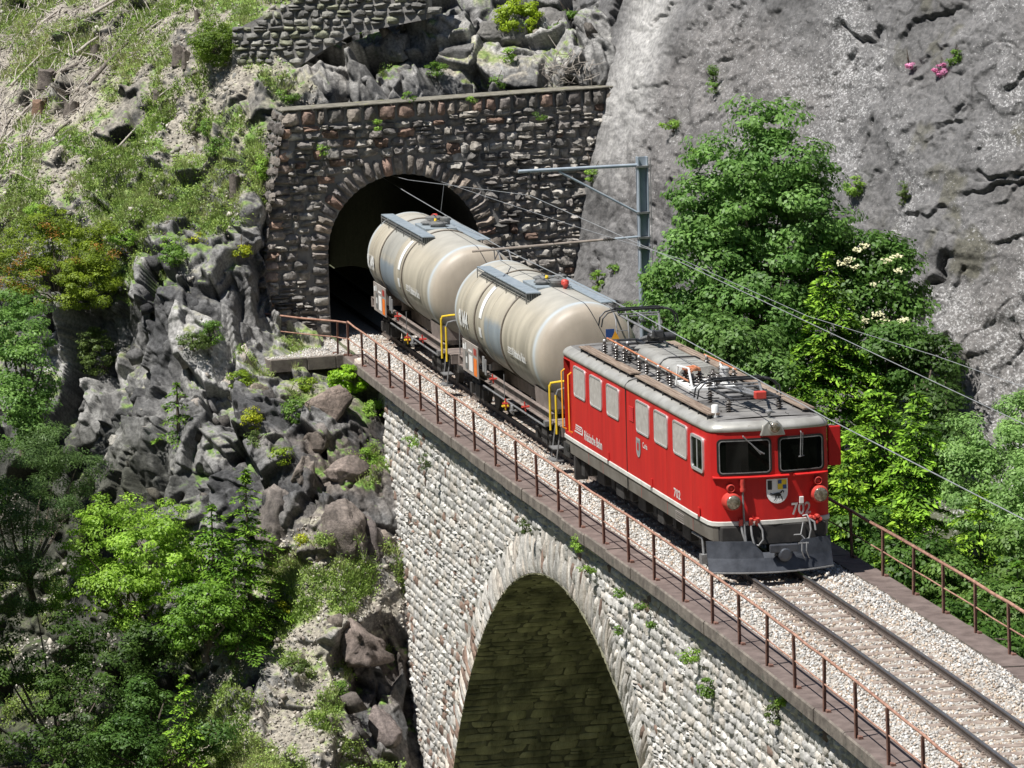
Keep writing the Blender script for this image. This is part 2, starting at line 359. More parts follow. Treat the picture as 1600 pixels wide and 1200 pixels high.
# vault and pier sides, seen from below the deck
for ai, (cx, cz, r) in enumerate(ARCH):
    path = [(cx + r, -30.)] + [(cx + r * math.cos(t), cz + r * math.sin(t)) for t in np.linspace(0, math.pi, 73)] + [(cx - r, -30.)]
    L = np.concatenate([[0], np.cumsum([math.dist(path[i], path[i + 1]) for i in range(len(path) - 1)])]); pa = np.array(path)
    def vm(u, v, h, L=L, pa=pa):
        x = np.interp(u, L, pa[:, 0]); z = np.interp(u, L, pa[:, 1]); x2 = np.interp(u + .05, L, pa[:, 0]); z2 = np.interp(u + .05, L, pa[:, 1])
        tx, tz = x2 - x, z2 - z; n = np.hypot(tx, tz) + 1e-9; nx, nz = -tz / n, tx / n
        x = x + nx * h; z = z + nz * h
        off = (WOFF + np.maximum(0, -z - .45) * .035 + .04) * v
        return tp(x, 0, 0) * [1, 1, 0] + np.stack([0 * x, off, z], -1)
    un = np.unique(np.concatenate([L, np.linspace(0, L[-1], 60)])); V = np.stack([vm(un, np.full(len(un), s), np.full(len(un), -.03)) for s in (-1, 0, 1)], 1).reshape(-1, 3)
    i0 = np.arange(len(un) - 1)[:, None] * 3 + np.arange(2)[None]; F = np.stack([i0, i0 + 3, i0 + 4, i0 + 1], -1).reshape(-1, 4)
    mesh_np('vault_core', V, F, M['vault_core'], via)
    if ai == 0:
        R = courses(L[len(path) // 2] - 3, L[-1] - 8, -1, 1, .16, .55, rng, jit=.2, gap=.01)
        # courses follow the vault: swap so that long stones run across the barrel
        Lh = L[len(path) // 2] - 6; R = courses(-1, 1, Lh, L[-1] - 10, .26, .22, rng, jit=.3, gap=.004)
        R = R[:, ::-1]
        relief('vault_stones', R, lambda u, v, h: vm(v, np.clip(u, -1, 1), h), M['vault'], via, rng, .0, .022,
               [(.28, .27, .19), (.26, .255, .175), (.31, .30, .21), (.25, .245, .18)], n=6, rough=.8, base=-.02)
# cornices: overhanging slab both sides, butted segments
for side in (-1, 1):
    sgn = side
    inner, outer = 1.78, (2.46 if side < 0 else 2.40)
    x = -39.1 if side < 0 else -36.0; rr = np.random.default_rng(5 + side)
    segs = []
    while x < XB:
        x2 = x + rr.uniform(1.9, 2.3); segs.append((x, min(x2, XB))); x = x2
    V = []; F = []
    mb = MB()
    for (a, b) in segs:
        dz = rr.uniform(-.012, .012); do = rr.uniform(-.018, .018)
        prof = [(sgn * inner, -.14 + dz), (sgn * (outer + do - .03), -.15 + dz), (sgn * (outer + do), -.18 + dz), (sgn * (outer + do), -.41), (sgn * (outer + do - .05), -.46), (sgn * inner, -.46)]
        mb.k = 0
        for xa, xb in ((a + .006, (a + b) / 2), ((a + b) / 2, b - .006)):
            A = [tuple(tp(xa, o, z)) for o, z in prof]; B = [tuple(tp(xb, o, z)) for o, z in prof]; n = len(prof)
            fs = []; 
            mb.k = 1; mb.add(A + B, [(0, 1, n + 1, n)])
            mb.k = 0; mb.add(A + B, [tuple(range(n - 1, -1, -1)), tuple(range(n, 2 * n))] + [(i, (i + 1) % n, n + (i + 1) % n, n + i) for i in range(1, n)])
    mb.build('cornice', [M['concrete'], M['walk']], via)
# fill under the ballast so nothing shows through
sweep('deck_fill', [(-1.8, -.45), (1.8, -.45), (1.8, -1.4), (-1.8, -1.4)], np.linspace(-39, XB, 60), M['mortar'], via)
for sgn in (-1, 1):
    pass
# ================================================================ BALLAST
xs = np.linspace(-62, 44, 420)
offs = np.array([-1.95, -1.82, -1.6, -1.35, -1.0, -.7, -.45, -.2, 0, .2, .45, .7, 1.0, 1.35, 1.6, 1.82, 1.95])
def bz(off, P):
    a = np.abs(off); z = np.where(a > 1.55, np.interp(a, [1.55, 1.95], [-.14, -.24]), np.where(a > .75, np.interp(a, [.75, 1.2, 1.55], [-.19, -.12, -.13]), -.185))
    return z + .03 * fbm(P * 1.7, 4, 3)
V = np.stack([tp(xs, o, 0) for o in offs], 1).reshape(-1, 3); O = np.tile(offs, len(xs)); V[:, 2] = bz(O, V)
nn = len(offs); i0 = np.arange(len(xs) - 1)[:, None] * nn + np.arange(nn - 1)[None]; F = np.stack([i0, i0 + nn, i0 + nn + 1, i0 + 1], -1).reshape(-1, 4)
tag(mesh_np('ballast_bed', V, F, M['ballast'], smooth=True), kind='structure')
rng = np.random.default_rng(11)
def stones(name, P, size, rng, m, cols, parent=None):
    N = len(P); base = np.array([[1, 0, 0], [0, 1, 0], [-1, 0, 0], [0, -1, 0], [0, 0, 1], [0, 0, -1]], float)
    B = base[None] * (size[:, None, None] * rng.uniform(.45, 1.0, (N, 6, 1))) + rng.uniform(-.22, .22, (N, 6, 3)) * size[:, None, None]
    q = rng.normal(size=(N, 4)); q /= np.linalg.norm(q, axis=1, keepdims=True); w_, x, y, z = q.T
    Rm = np.stack([1 - 2 * (y * y + z * z), 2 * (x * y - z * w_), 2 * (x * z + y * w_), 2 * (x * y + z * w_), 1 - 2 * (x * x + z * z), 2 * (y * z - x * w_), 2 * (x * z - y * w_), 2 * (y * z + x * w_), 1 - 2 * (x * x + y * y)], -1).reshape(N, 3, 3)
    V = (np.einsum('nij,nkj->nki', Rm, B) + P[:, None]).reshape(-1, 3)
    T = np.array([[0, 1, 4], [1, 2, 4], [2, 3, 4], [3, 0, 4], [1, 0, 5], [2, 1, 5], [3, 2, 5], [0, 3, 5]])
    F = (T[None] + (np.arange(N) * 6)[:, None, None]).reshape(-1, 3)
    cc = np.array(cols)[rng.integers(0, len(cols), N)] * rng.uniform(.7, 1.25, (N, 1))
    return mesh_np(name, V, F, m, parent, colors=np.repeat(cc, 6, 0))
N = 62000
x = rng.uniform(-44, 20, N); o = rng.uniform(-1.86, 1.86, N)
dens = np.where(np.abs(o) < .72, .62, 1.0); k = rng.random(N) < dens; x, o = x[k], o[k]
P = tp(x, o, 0); P[:, 2] = bz(o, P) + rng.uniform(-.012, .022, len(x))
inner = (np.abs(o) < .78)
sl = (np.abs(((x / .643) % 1) - .5) < .2) & inner; sl &= rng.random(len(sl)) < .82; P = P[~sl]; o = o[~sl]
near_rail = np.minimum(np.abs(np.abs(o) - .75), 1) < .22
gc = [(.58, .57, .545), (.47, .46, .44), (.66, .65, .625), (.37, .36, .345), (.46, .41, .36), (.52, .5, .47)]
bs = stones('ballast_stones', P, rng.uniform(.028, .058, len(P)), rng, M['gravel'], gc)
cv = np.ones((len(P) * 6, 4), np.float32); bs.data.color_attributes['Col'].data.foreach_get('color', (tmp := np.zeros(len(P) * 24, np.float32))); cv = tmp.reshape(-1, 4); st_ = np.repeat(np.where(rng.random(len(P)) < np.where(np.abs(o) < 1.15, .38, .12) , 1., 0.), 6)[:, None]; cv[:, :3] = cv[:, :3] * (1 - st_) + cv[:, :3] * st_ * [.86, .72, .6]
bs.data.color_attributes['Col'].data.foreach_set('color', cv.ravel()); tag(bs, 'pale crushed stone ballast along the railway track', 'ballast', kind='stuff')
# ================================================================ TRACK
trk = empty('railway_track', (0, 0, -.15)); tag(trk, 'narrow gauge railway track of two rails on rusty steel sleepers', 'railway track')
def rail(sgn):
    c = sgn * .533
    prof = [(-.055, -.15), (.055, -.15), (.055, -.14), (.012, -.12), (.01, -.045), (.03, -.035), (.032, -.006), (.026, 0), (-.026, 0), (-.032, -.006), (-.03, -.035), (-.01, -.045), (-.012, -.12), (-.055, -.14)]
    mi = [0, 0, 0, 0, 0, 0, 1, 1, 1, 0, 0, 0, 0, 0]
    return sweep('rail', [(c + a, b) for a, b in prof], np.linspace(-62, 44, 300), [M['rail_side'], M['rail_top']], trk, matidx=mi)
for s in (-1, 1): rail(s)
def sleeper_mesh():
    mb = MB(); y = .86
    prof = [(-.125, -.235), (-.105, -.162), (-.06, -.148), (.06, -.148), (.105, -.162), (.125, -.235)]
    V = [(a, -y, b) for a, b in prof] + [(a, y, b) for a, b in prof]; n = 6
    mb.add(V, [tuple(range(n)), tuple(range(2 * n - 1, n - 1, -1))] + [(i, i + 1, n + i + 1, n + i) for i in range(n - 1)])
    for c in (-.533, .533):
        for d in (-.085, .085):
            mb.box(-.05, .05, c + d - .03, c + d + .03, -.147, -.118); mb.lathe([(.02, -.118), (.02, -.088)], (0, c + d, 0), n=6)
    return mb
sl0 = sleeper_mesh().build('sleeper', M['sleeper'], None)
sl0.parent = trk
ks = [k for k in range(-66, 33)]
first = True
for k in ks:
    x = k * .643 + .32
    if x > 21: continue
    o = sl0 if first else sl0.copy()
    if not first: COL.objects.link(o); o.parent = trk
    first = False
    o.location = (x, float(yc(x)), .15); o.rotation_euler = (0, 0, math.atan(float(hd(x))))
# ================================================================ RAILINGS
def railing(name, pts, label, H=.98, top=.028, parent=None):
    root = empty(name, tuple(pts[0])); tag(root, label, 'railing')
    pts = [Vector(p) for p in pts]; up = Vector((0, 0, 1))
    for i, p in enumerate(pts):
        mb = MB(); j = random.uniform(-.015, .015); t = p + up * H + Vector((j, j, 0)); d = (pts[min(i + 1, len(pts) - 1)] - pts[max(i - 1, 0)]); d.z = 0; d.normalize(); s = Vector((-d.y, d.x, 0))
        a = .034; V = []
        for q, k in ((p - up * .04, 1), (t, 1)):
            for e1, e2 in ((-a, -a), (a, -a), (a, -a + .012), (-a + .012, -a + .012), (-a + .012, a), (-a, a)): V.append(q + d * e1 + s * e2)
        n = 6; mb.add(V, [tuple(range(n - 1, -1, -1)), tuple(range(n, 2 * n))] + [(i_, (i_ + 1) % n, n + (i_ + 1) % n, n + i_) for i_ in range(n)])
        b = p + s * .04 + d * .09; mb.tube([p + up * .04 + s * .02, b + up * .035], .018, 5)
        mb.box(b.x - .05, b.x + .05, b.y - .04, b.y + .04, b.z - .01, b.z + .045)
        mb.build('post', M['rust'], root)
    def pipe(h, r, nm, m):
        P = []
        for i, p in enumerate(pts):
            P.append(p + up * h + Vector((0, 0, random.uniform(-.006, .006))))
            if i < len(pts) - 1: P.append((p + pts[i + 1]) / 2 + up * (h + random.uniform(-.02, .01)))
        MB().tube(P, r, 8).build(nm, m, root, smooth=50)
    pipe(H + .02, top, 'top_rail', M['rust_light']); pipe(H * .52, .016, 'middle_rail', M['rust_light'])
    return root
px = [-38.84, -36.31, -33.95, -31.7, -29.4, -27.0, -24.55, -22.1, -19.6, -17.0, -14.5, -12.2, -9.9, -7.7, -5.4, -3.1, -.8]
xx = px + [1.75, 4.2, 6.4, 8.57, 10.7, 12.85, 15.1, 17.3, 19.6, 21.9]
pts = [tuple(tp(x, -2.33, -.15)) for x in xx]
railing('railing', pts, 'long rusty steel railing on the cornice before the train')
xx = [-20, -17.8, -15.6, -13.4, -11.1, -8.9, -6.6, -4.2, -1.9, .41, 2.61, 4.7, 6.85, 9.05, 11.3, 13.5, 15.8, 18]
pts = [tuple(tp(x, 2.27, -.15)) for x in xx]
railing('railing', pts, 'rusty steel railing on the far edge before the green trees', top=.034)
a = at_z(527, 553, -.15); b = at_z(416, 541, -.15)
e = a + (b - a) * 1.12
mid = [tuple(tp(-38.84, -2.33, -.15)), tuple(a), tuple(b)]
railing('railing', [Vector(mid[0]) + Vector((-.05, -.02, 0)), a, b], 'short rusty railing along the ledge beside the tunnel mouth', H=.95)
# ledge beside the portal
lg = empty('stone_ledge', (-40, -3, -.5)); tag(lg, 'narrow gravel topped stone ledge below the tunnel wall', 'ledge')
c = [at_z(422, 565, -.17), at_z(550, 555, -.17), np.array([-43.2, -1.6, -.17]), np.array([-43.2, -4.3, -.17])]
mb = MB(); n = 4; V = [tuple(p) for p in c] + [(p[0], p[1], p[2] - .3) for p in c]
mb.k = 1; mb.add(V, [(0, 1, 2, 3)]); mb.k = 0; mb.add(V, [(7, 6, 5, 4)] + [(i, (i + 1) % 4, 4 + (i + 1) % 4, 4 + i) for i in range(4)])
mb.build('slab', [M['concrete'], M['ballast']], lg)
kp = [c[0], c[1]]; mb = MB()
dx = (c[1] - c[0]); L_ = np.linalg.norm(dx); dx /= L_; nx_ = np.array([-dx[1], dx[0], 0]); t0 = 0
while t0 < L_:
    t1 = min(L_, t0 + random.uniform(.8, 1.2)); A = c[0] + dx * (t0 + .01); B = c[0] + dx * (t1 - .01)
    mb.add([tuple(q) for q in (A, B, B + nx_ * .22, A + nx_ * .22)] + [tuple(q + np.array([0, 0, -.2])) for q in (A, B, B + nx_ * .22, A + nx_ * .22)] if False else
           [tuple(q + np.array([0, 0, .035])) for q in (A - nx_ * .04, B - nx_ * .04, B + nx_ * .2, A + nx_ * .2)] + [tuple(q + np.array([0, 0, -.34])) for q in (A - nx_ * .04, B - nx_ * .04, B + nx_ * .2, A + nx_ * .2)],
           [(0, 1, 2, 3), (7, 6, 5, 4), (0, 4, 5, 1), (1, 5, 6, 2), (2, 6, 7, 3), (3, 7, 4, 0)])
    t0 = t1
mb.build('kerb_stone', M['concrete'], lg, bevel=.015)
rng = np.random.default_rng(77); tt = rng.random((1500, 2)); C = np.array(c)
Pq = ((1 - tt[:, :1]) * (1 - tt[:, 1:])) * C[0] + (tt[:, :1] * (1 - tt[:, 1:])) * C[1] + (tt[:, :1] * tt[:, 1:]) * C[2] + ((1 - tt[:, :1]) * tt[:, 1:]) * C[3]
tag(stones('ledge_gravel', Pq + [0, 0, .01], rng.uniform(.02, .05, 1500), rng, M['gravel'], gc), 'pale loose gravel lying on the ledge by the tunnel', 'gravel', kind='stuff')

# ================================================================ TUNNEL PORTAL
XP = -43.0; PC = .68; PR = 2.36; PZ = 2.35
por = empty('tunnel_portal', (XP, PC, 0)); tag(por, 'dark rubble stone wall with round arched tunnel mouth', 'tunnel portal')
YL0, ZL0, YL1, ZL1 = -4.1, -.9, -2.86, 6.75
def pleft(z): return np.interp(z, [-1.0, .0, 3.8, 6.9], [-4.15, -3.95, -3.42, -2.86])
def ptop(y): return 6.72 + (y + 2.9) * .028
def pm(u, v, h): return np.stack([XP + h + 0 * u - .03 * (v - 2), u, v], -1)
def inopen(u, v, g=0):
    return ((v < PZ) & (np.abs(u - PC) < PR + g)) | ((v >= PZ) & (np.hypot(u - PC, v - PZ) < PR + g))
# core wall with hole
ys = np.unique(np.concatenate([np.linspace(-4.4, 10.5, 60), PC + PR * np.cos(np.linspace(0, np.pi, 60)), [PC - PR, PC + PR]]))
V = []; nz = 12
for y in ys:
    zb = -1.6
    if abs(y - PC) < PR - 1e-4: zb = PZ + math.sqrt(max(0, PR * PR - (y - PC) ** 2))
    zz = np.linspace(zb, ptop(y), nz); yy = np.maximum(y, pleft(zz)); V.append(pm(yy, zz, np.full(nz, -.005)))
V = np.concatenate(V); i0 = np.arange(len(ys) - 1)[:, None] * nz + np.arange(nz - 1)[None]; F = np.stack([i0, i0 + nz, i0 + nz + 1, i0 + 1], -1).reshape(-1, 4)
mesh_np('wall_core', V, F, M['dark_mortar'], por)
mb = MB()   # left return face and the wall head
zz = np.linspace(-1.6, ptop(-2.9), 9)
A = [tuple(pm(np.array([pleft(z)]), np.array([z]), np.array([0.]))[0]) for z in zz]; B = [(p[0] - 1.6, p[1] - .02, p[2]) for p in A]; n = len(A)
mb.add(A + B, [(i, i + 1, n + i + 1, n + i) for i in range(n - 1)]); mb.build('side_return', M['dark_mortar'], por)
R = courses(-1.6, .05, -1.4, 6.5, .33, .5, np.random.default_rng(8), jit=.3, gap=.012)
relief('side_stones', R, lambda u, v, h: np.stack([XP + u - .03 * (v - 2), pleft(v) - h, v], -1), M['dark_masonry'], por, np.random.default_rng(9), .04, .14, [(.15, .135, .125), (.2, .18, .16), (.12, .11, .105)], n=7, rough=.8, base=-.03)
rng = np.random.default_rng(21)
def keepp(u, v): return ~inopen(u, v, .62) & (u > pleft(v) + .25) & (u < 10.2) & (v < ptop(u) - .42)
R = courses(-4.3, 10.4, -1.3, 7.2, .25, .40, rng, jit=.36, gap=.006, keep=keepp)
dark = [(.22, .205, .195), (.28, .265, .25), (.16, .155, .15), (.34, .32, .29), (.23, .215, .205), (.40, .385, .36)]
relief('wall_stones', R, pm, M['dark_masonry'], por, rng, .05, .17, dark, n=7, rough=.95, base=-.02, wig=.13,
       reddish=lambda u, v: np.where((v > 3.2) & (u < 2.5), .12, .03))
R = []
z = -1.2
while z < 6.3:      # quoins on the left edge
    h = rng.uniform(.28, .42); y = float(pleft(z + h / 2)); wd = rng.uniform(.35, .62)
    R.append([[y - .02, z + .02], [y + wd, z + .02], [y + wd, z + h - .02], [y - .02 + .03, z + h - .02]]); z += h
relief('corner_stones', np.array(R), pm, M['dark_masonry'], por, rng, .1, .2, [(.27, .24, .21), (.31, .25, .22), (.33, .23, .18), (.23, .21, .195)], n=7, rough=.5, base=-.05)
R = []; y = -2.92
while y < 10.3:     # wall head course of upright blocks
    wd = rng.uniform(.28, .6); t = ptop(y); R.append([[y + .02, t - .45], [y + wd - .02, t - .45], [y + wd - .02, t + .02], [y + .02, t + .02]]); y += wd
relief('head_course', np.array(R), pm, M['dark_masonry'], por, rng, .1, .2, [(.22, .2, .19), (.27, .24, .21), (.17, .16, .15), (.28, .20, .165)], n=7, rough=.5, base=-.05)
mb = MB(); y = -2.95
while y < 10.3:     # coping slabs
    wd = rng.uniform(.9, 1.5); t0 = ptop(y); t1 = ptop(y + wd); x0 = XP - 1.1 - .14; x1 = XP + .12 - .14; mb.add([(x0, y + .01, t0 + .02), (x1, y + .01, t0 + .02), (x1, y + wd - .01, t1 + .02), (x0, y + wd - .01, t1 + .02), (x0, y + .01, t0 + .07), (x1, y + .01, t0 + .07), (x1, y + wd - .01, t1 + .07), (x0, y + wd - .01, t1 + .07)],
        [(3, 2, 1, 0), (4, 5, 6, 7), (0, 1, 5, 4), (1, 2, 6, 5), (2, 3, 7, 6), (3, 0, 4, 7)]); y += wd
M['coping'] = mat('mossy coping', (.12, .11, .09), (.24, .225, .18), 4, .95, bump=.8, bscale=18, spots=((.22, .23, .07), 2.2, .63))
mb.build('coping', M['coping'], por, bevel=.02)
R = []; a = 0.0
while a < math.pi:
    da = rng.uniform(.2, .34) / PR; R.append([[a + .008, PR - .02], [a + da - .008, PR - .02], [a + da - .008, PR + rng.uniform(.5, .66)], [a + .008, PR + rng.uniform(.5, .66)]]); a += da
for sgn in (-1, 1):
    pass
relief('arch_ring', np.array(R), lambda u, v, h: pm(PC + v * np.cos(u), PZ + v * np.sin(u), h), M['dark_masonry'], por, rng, .07, .17, [(.27, .24, .21), (.21, .19, .175), (.29, .20, .165), (.16, .15, .15), (.32, .27, .23)], n=7, rough=.6, base=-.03)
for sgn in (-1, 1):
    R = []
    z = -1.0
    while z < PZ - .1:
        h = min(rng.uniform(.25, .4), PZ - z); wd = rng.uniform(.4, .64); y0, y1 = (PC - PR - wd, PC - PR) if sgn < 0 else (PC + PR, PC + PR + wd)
        R.append([[y0, z + .015], [y1, z + .015], [y1, z + h - .015], [y0, z + h - .015]]); z += h
    relief('jamb_stones', np.array(R), pm, M['dark_masonry'], por, rng, .06, .15, dark, n=7, rough=.6, base=-.03)
# tunnel lining going into the mountain, following the line
aa = np.linspace(0, math.pi, 25); prof = [(PR, -1.5)] + [(PR * math.cos(t), PZ + PR * math.sin(t)) for t in aa] + [(-PR, -1.5)]
xs = np.linspace(XP - .02, XP - 32, 30); V = np.array([[x + (-.03 * (z - 2) if i == 0 else 0), PC + (yc(x) - yc(XP)) + o, z] for i, x in enumerate(xs) for o, z in prof]); n = len(prof)
i0 = np.arange(len(xs) - 1)[:, None] * n + np.arange(n - 1)[None]; F = np.stack([i0, i0 + 1, i0 + n + 1, i0 + n], -1).reshape(-1, 4)
M['lining'] = mat('dark tunnel lining', (.012, .012, .011), (.028, .026, .024), 2, .95, bump=1, bscale=6, dist=.1)  # near-black colour over the whole lining
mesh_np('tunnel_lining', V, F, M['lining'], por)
E0 = V[-n:]; mesh_np('tunnel_end', E0, [tuple(range(n))], M['lining'], por)
# ================================================================ TERRAIN
def rbf(ctrl):
    c = np.array(ctrl, float); X = c[:, :2] / 400.0; y = c[:, 2]; n = len(X)
    def k(d2): return np.where(d2 > 1e-12, .5 * d2 * np.log(np.maximum(d2, 1e-12)), 0)
    D = ((X[:, None] - X[None]) ** 2).sum(-1); A = np.zeros((n + 3, n + 3)); A[:n, :n] = k(D) + np.eye(n) * 1e-3; A[:n, n] = 1; A[:n, n + 1:] = X; A[n, :n] = 1; A[n + 1:, :n] = X.T
    w_ = np.linalg.solve(A, np.r_[y, 0, 0, 0])
    def f(u, v):
        s = u.shape; U = np.stack([u.ravel(), v.ravel()], 1) / 400.0; out = w_[n] + U @ w_[n + 1:]
        for i in range(n): out = out + w_[i] * k(((U - X[i]) ** 2).sum(1))
        return out.reshape(s)
    return f
def blend(ctrl, u, v):
    """inverse-distance blend of cover weights: ctrl rows (u, v, radius, value)"""
    num = 0; den = 1e-9
    for a, b, r, val in ctrl:
        w_ = np.exp(-((u - a) ** 2 + (v - b) ** 2) / (2 * r * r)) + 1e-7 / (1 + ((u - a) ** 2 + (v - b) ** 2) / (r * r)); num = num + w_ * val; den = den + w_
    return num / den
def axis(lo, a, b, hi, fine, coarse):
    return np.concatenate([np.arange(lo, a, coarse), np.arange(a, b, fine), np.arange(b, hi + coarse, coarse)])
def sheet(name, us, vs, depth, disp, colour, m, drop=None):
    u, v = np.meshgrid(us, vs); D = depth(u, v); B = at_d(u, v, D); gu = np.gradient(B, axis=1); gv = np.gradient(B, axis=0)
    N = np.cross(gu, -gv); N = N / (np.linalg.norm(N, axis=-1, keepdims=True) + 1e-9); sgn = np.sign((N * (CAM - B)).sum(-1, keepdims=True)); N = N * sgn
    sh = u.shape; Bf = B.reshape(-1, 3); Nf = N.reshape(-1, 3)
    h, info = disp(Bf, Nf, u.ravel(), v.ravel())
    for _ in range(2):      # soften the steps over a few vertices
        H = h.reshape(sh); Q = np.pad(H, 1, mode='edge'); H = (Q[:-2, 1:-1] + Q[2:, 1:-1] + Q[1:-1, :-2] + Q[1:-1, 2:] + 2 * H) / 6; h = H.ravel()
    dirn = np.array([.80, -.38, .36]); Nd = Nf * .35 + dirn[None] * .65; Nd /= np.linalg.norm(Nd, axis=1, keepdims=True)
    P = Bf + Nd * h[:, None]
    G = P.reshape(sh + (3,)); gu = np.gradient(G, axis=1); gv = np.gradient(G, axis=0); N2 = np.cross(gu, -gv); N2 = N2 / (np.linalg.norm(N2, axis=-1, keepdims=True) + 1e-9); N2 = N2 * np.sign((N2 * (CAM - G)).sum(-1, keepdims=True))
    C = colour(P, N2.reshape(-1, 3), u.ravel(), v.ravel(), info); globals()['SHEET_COLOUR'] = C
    ny, nx = sh; i0 = np.arange(ny - 1)[:, None] * nx + np.arange(nx - 1)[None]; F = np.stack([i0, i0 + nx, i0 + nx + 1, i0 + 1], -1).reshape(-1, 4)
    if drop is not None:
        cu = u.ravel()[F].mean(1); cv = v.ravel()[F].mean(1); F = F[~drop(cu, cv)]
    o = mesh_np(name, P, F, m, colors=C, smooth=name != 'rocky_hillside', sharp=26); tag(o, kind='structure')
    return o, P, N2.reshape(-1, 3), u.ravel(), v.ravel(), info
HD = [(400, 330, 132.6), (442, 330, 135.2), (412, 240, 133.8), (445, 240, 136), (385, 430, 131.2), (436, 430, 134.2), (372, 500, 130.0), (430, 500, 132.6), (360, 560, 129), (480, 600, 128.4), (430, 640, 126.5), (590, 640, 127.5), (560, 700, 125.2), (585, 800, 123), (600, 1000, 120.5), (615, 1190, 118.3),
      (520, 820, 122.2), (430, 820, 123), (520, 930, 120.8), (430, 980, 121.2), (480, 1130, 117.8), (350, 1190, 117.5), (380, 1080, 119.5), (300, 600, 127.5), (250, 700, 126.8), (200, 560, 131), (330, 440, 130.8), (230, 440, 131.5), (130, 560, 134.8), (130, 640, 133.2),
      (300, 780, 125), (200, 780, 128), (0, 700, 133), (0, 1100, 126), (200, 1000, 125.5), (0, 900, 131), (300, 1000, 123.5), (150, 1200, 122), (350, 360, 133.6), (250, 330, 135), (100, 330, 137.5), (0, 350, 139), (200, 380, 134.2), (60, 420, 138), (0, 100, 147), (200, 100, 142.2), (350, 60, 138.6), (100, 0, 148), (400, 130, 136.6),
      (330, 230, 137.2), (500, 140, 136.2), (620, 150, 135.7), (700, 120, 136.3), (800, 130, 135.7), (900, 120, 135.4), (560, 60, 138.8), (700, 40, 138.6), (850, 40, 138), (640, 0, 141), (800, -40, 141), (950, 0, 138), (200, -100, 150), (600, -150, 147), (-200, 0, 154), (-300, 400, 142), (-300, 900, 134), (-300, 1300, 124),
      (650, 400, 140), (800, 400, 141), (900, 300, 139), (700, 700, 128.5), (800, 900, 126), (900, 1200, 122), (700, 1200, 121), (1000, 700, 130), (1050, 400, 138), (300, 1500, 112), (700, 1500, 115), (-300, 1600, 118)]
hdepth = rbf(HD)
# cover: 1 grass, 0 bare rock ; soil 1
GR = [(60, 60, 60, .5), (130, 150, 50, .25), (60, 230, 50, .25), (250, 60, 50, .55), (300, 150, 50, .45), (180, 280, 50, .55), (60, 300, 60, .6), (330, 260, 45, .4), (250, 330, 45, .62), (150, 350, 60, .6), (370, 330, 40, .45), (350, 380, 35, .5), (420, 290, 30, .5), (440, 190, 30, .15), (420, 130, 40, .4), (370, 170, 40, .25),
      (500, 150, 30, .15), (600, 100, 60, .05), (700, 60, 60, .1), (650, 10, 60, .5), (850, 60, 60, .05), (870, 120, 40, .3), (720, 130, 30, .4), (250, 460, 60, .05), (330, 450, 60, .05), (380, 480, 40, .05), (150, 550, 60, .02), (250, 600, 60, .04), (330, 620, 60, .12), (430, 600, 30, .45), (500, 610, 35, .5), (470, 660, 40, .2), (540, 650, 30, .3), (560, 760, 30, .35),
      (420, 720, 60, .12), (250, 750, 60, .03), (530, 820, 40, .03), (430, 830, 40, .08), (580, 720, 20, .4), (470, 900, 40, .5), (440, 960, 40, .45), (530, 950, 50, .35), (580, 900, 30, .5), (580, 1020, 30, .08), (480, 1010, 40, .3), (400, 1050, 50, .45), (450, 1130, 60, .4), (540, 1130, 50, .25), (360, 1180, 60, .45), (610, 1120, 20, .02), (100, 900, 200, .3), (200, 1150, 100, .4)]
SO = [(60, 60, 70, .9), (130, 150, 70, .9), (60, 230, 70, .9), (250, 60, 70, .8), (330, 150, 60, .8), (200, 280, 60, .6), (370, 170, 60, .9), (440, 150, 40, .7), (350, 300, 50, .4), (150, 350, 60, .6), (480, 570, 25, .9), (470, 600, 30, .8), (600, 100, 60, .05), (760, 130, 60, .5), (880, 130, 40, .7), (850, 40, 60, .0), (440, 200, 30, .35), (420, 260, 30, .3), (300, 500, 90, .0), (250, 700, 120, .0), (450, 700, 80, .1),
      (500, 940, 60, .85), (430, 960, 60, .8), (560, 960, 40, .7), (480, 1130, 80, .6), (380, 1100, 80, .8), (580, 1060, 50, .15), (530, 820, 50, .0), (430, 830, 50, .05), (600, 1130, 30, .0), (100, 900, 150, .3)]
SH = np.array([[.8, .25, .2], [-.2, .85, .25], [.1, -.3, .62]])     # fracture planes, steep
def hdisp(B, N, u, v):
    g = blend(GR, u, v); s = blend(SO, u, v); soft = np.clip(np.maximum(g * .9, s), 0, 1)
    warp = B + .22 * np.stack([fbm(B * .6, 71, 3), fbm(B * .6, 81, 3), fbm(B * .6, 91, 3)], 1)
    f1, c1, r1 = facet(warp, 3.2, 5, 1.5, SH); f2, c2, r2 = facet(warp, 1.15, 6, 1.9, SH); f3, c3, r3 = facet(warp, .5, 7, 2.1, SH, .75); f4, c4, r4 = facet(B, .2, 8, 2.0, SH, .25)
    rock = .36 * f1 + .72 * f2 + .62 * f3 + .45 * f4 + .45 * fbm(B * .35, 3, 2)
    soil = .28 * fbm(B * .6, 3, 5) + .10 * fbm(B * 2.5, 13, 4) + .05 * fbm(B * 9, 14, 3) + .14 * f2
    # scattered outcrops poke out of the soft ground
    k = np.clip(soft * 1.15 + 1.0 * fbm(B * .6, 40, 4) - .16, 0, 1); k = k * k * (3 - 2 * k)
    # keep clear of the portal, the ledge, the line and the masonry
    calm = np.exp(-((u - 480) ** 2 / 9000 + (v - 565) ** 2 / 500)); edge = np.clip((u - 560) / 60, 0, 1)
    amp = 1 - .8 * calm - .35 * edge * (v > 560)
    return (rock * (1 - k) + soil * k) * amp, (g, s, k, r2, c2, r3, c3)
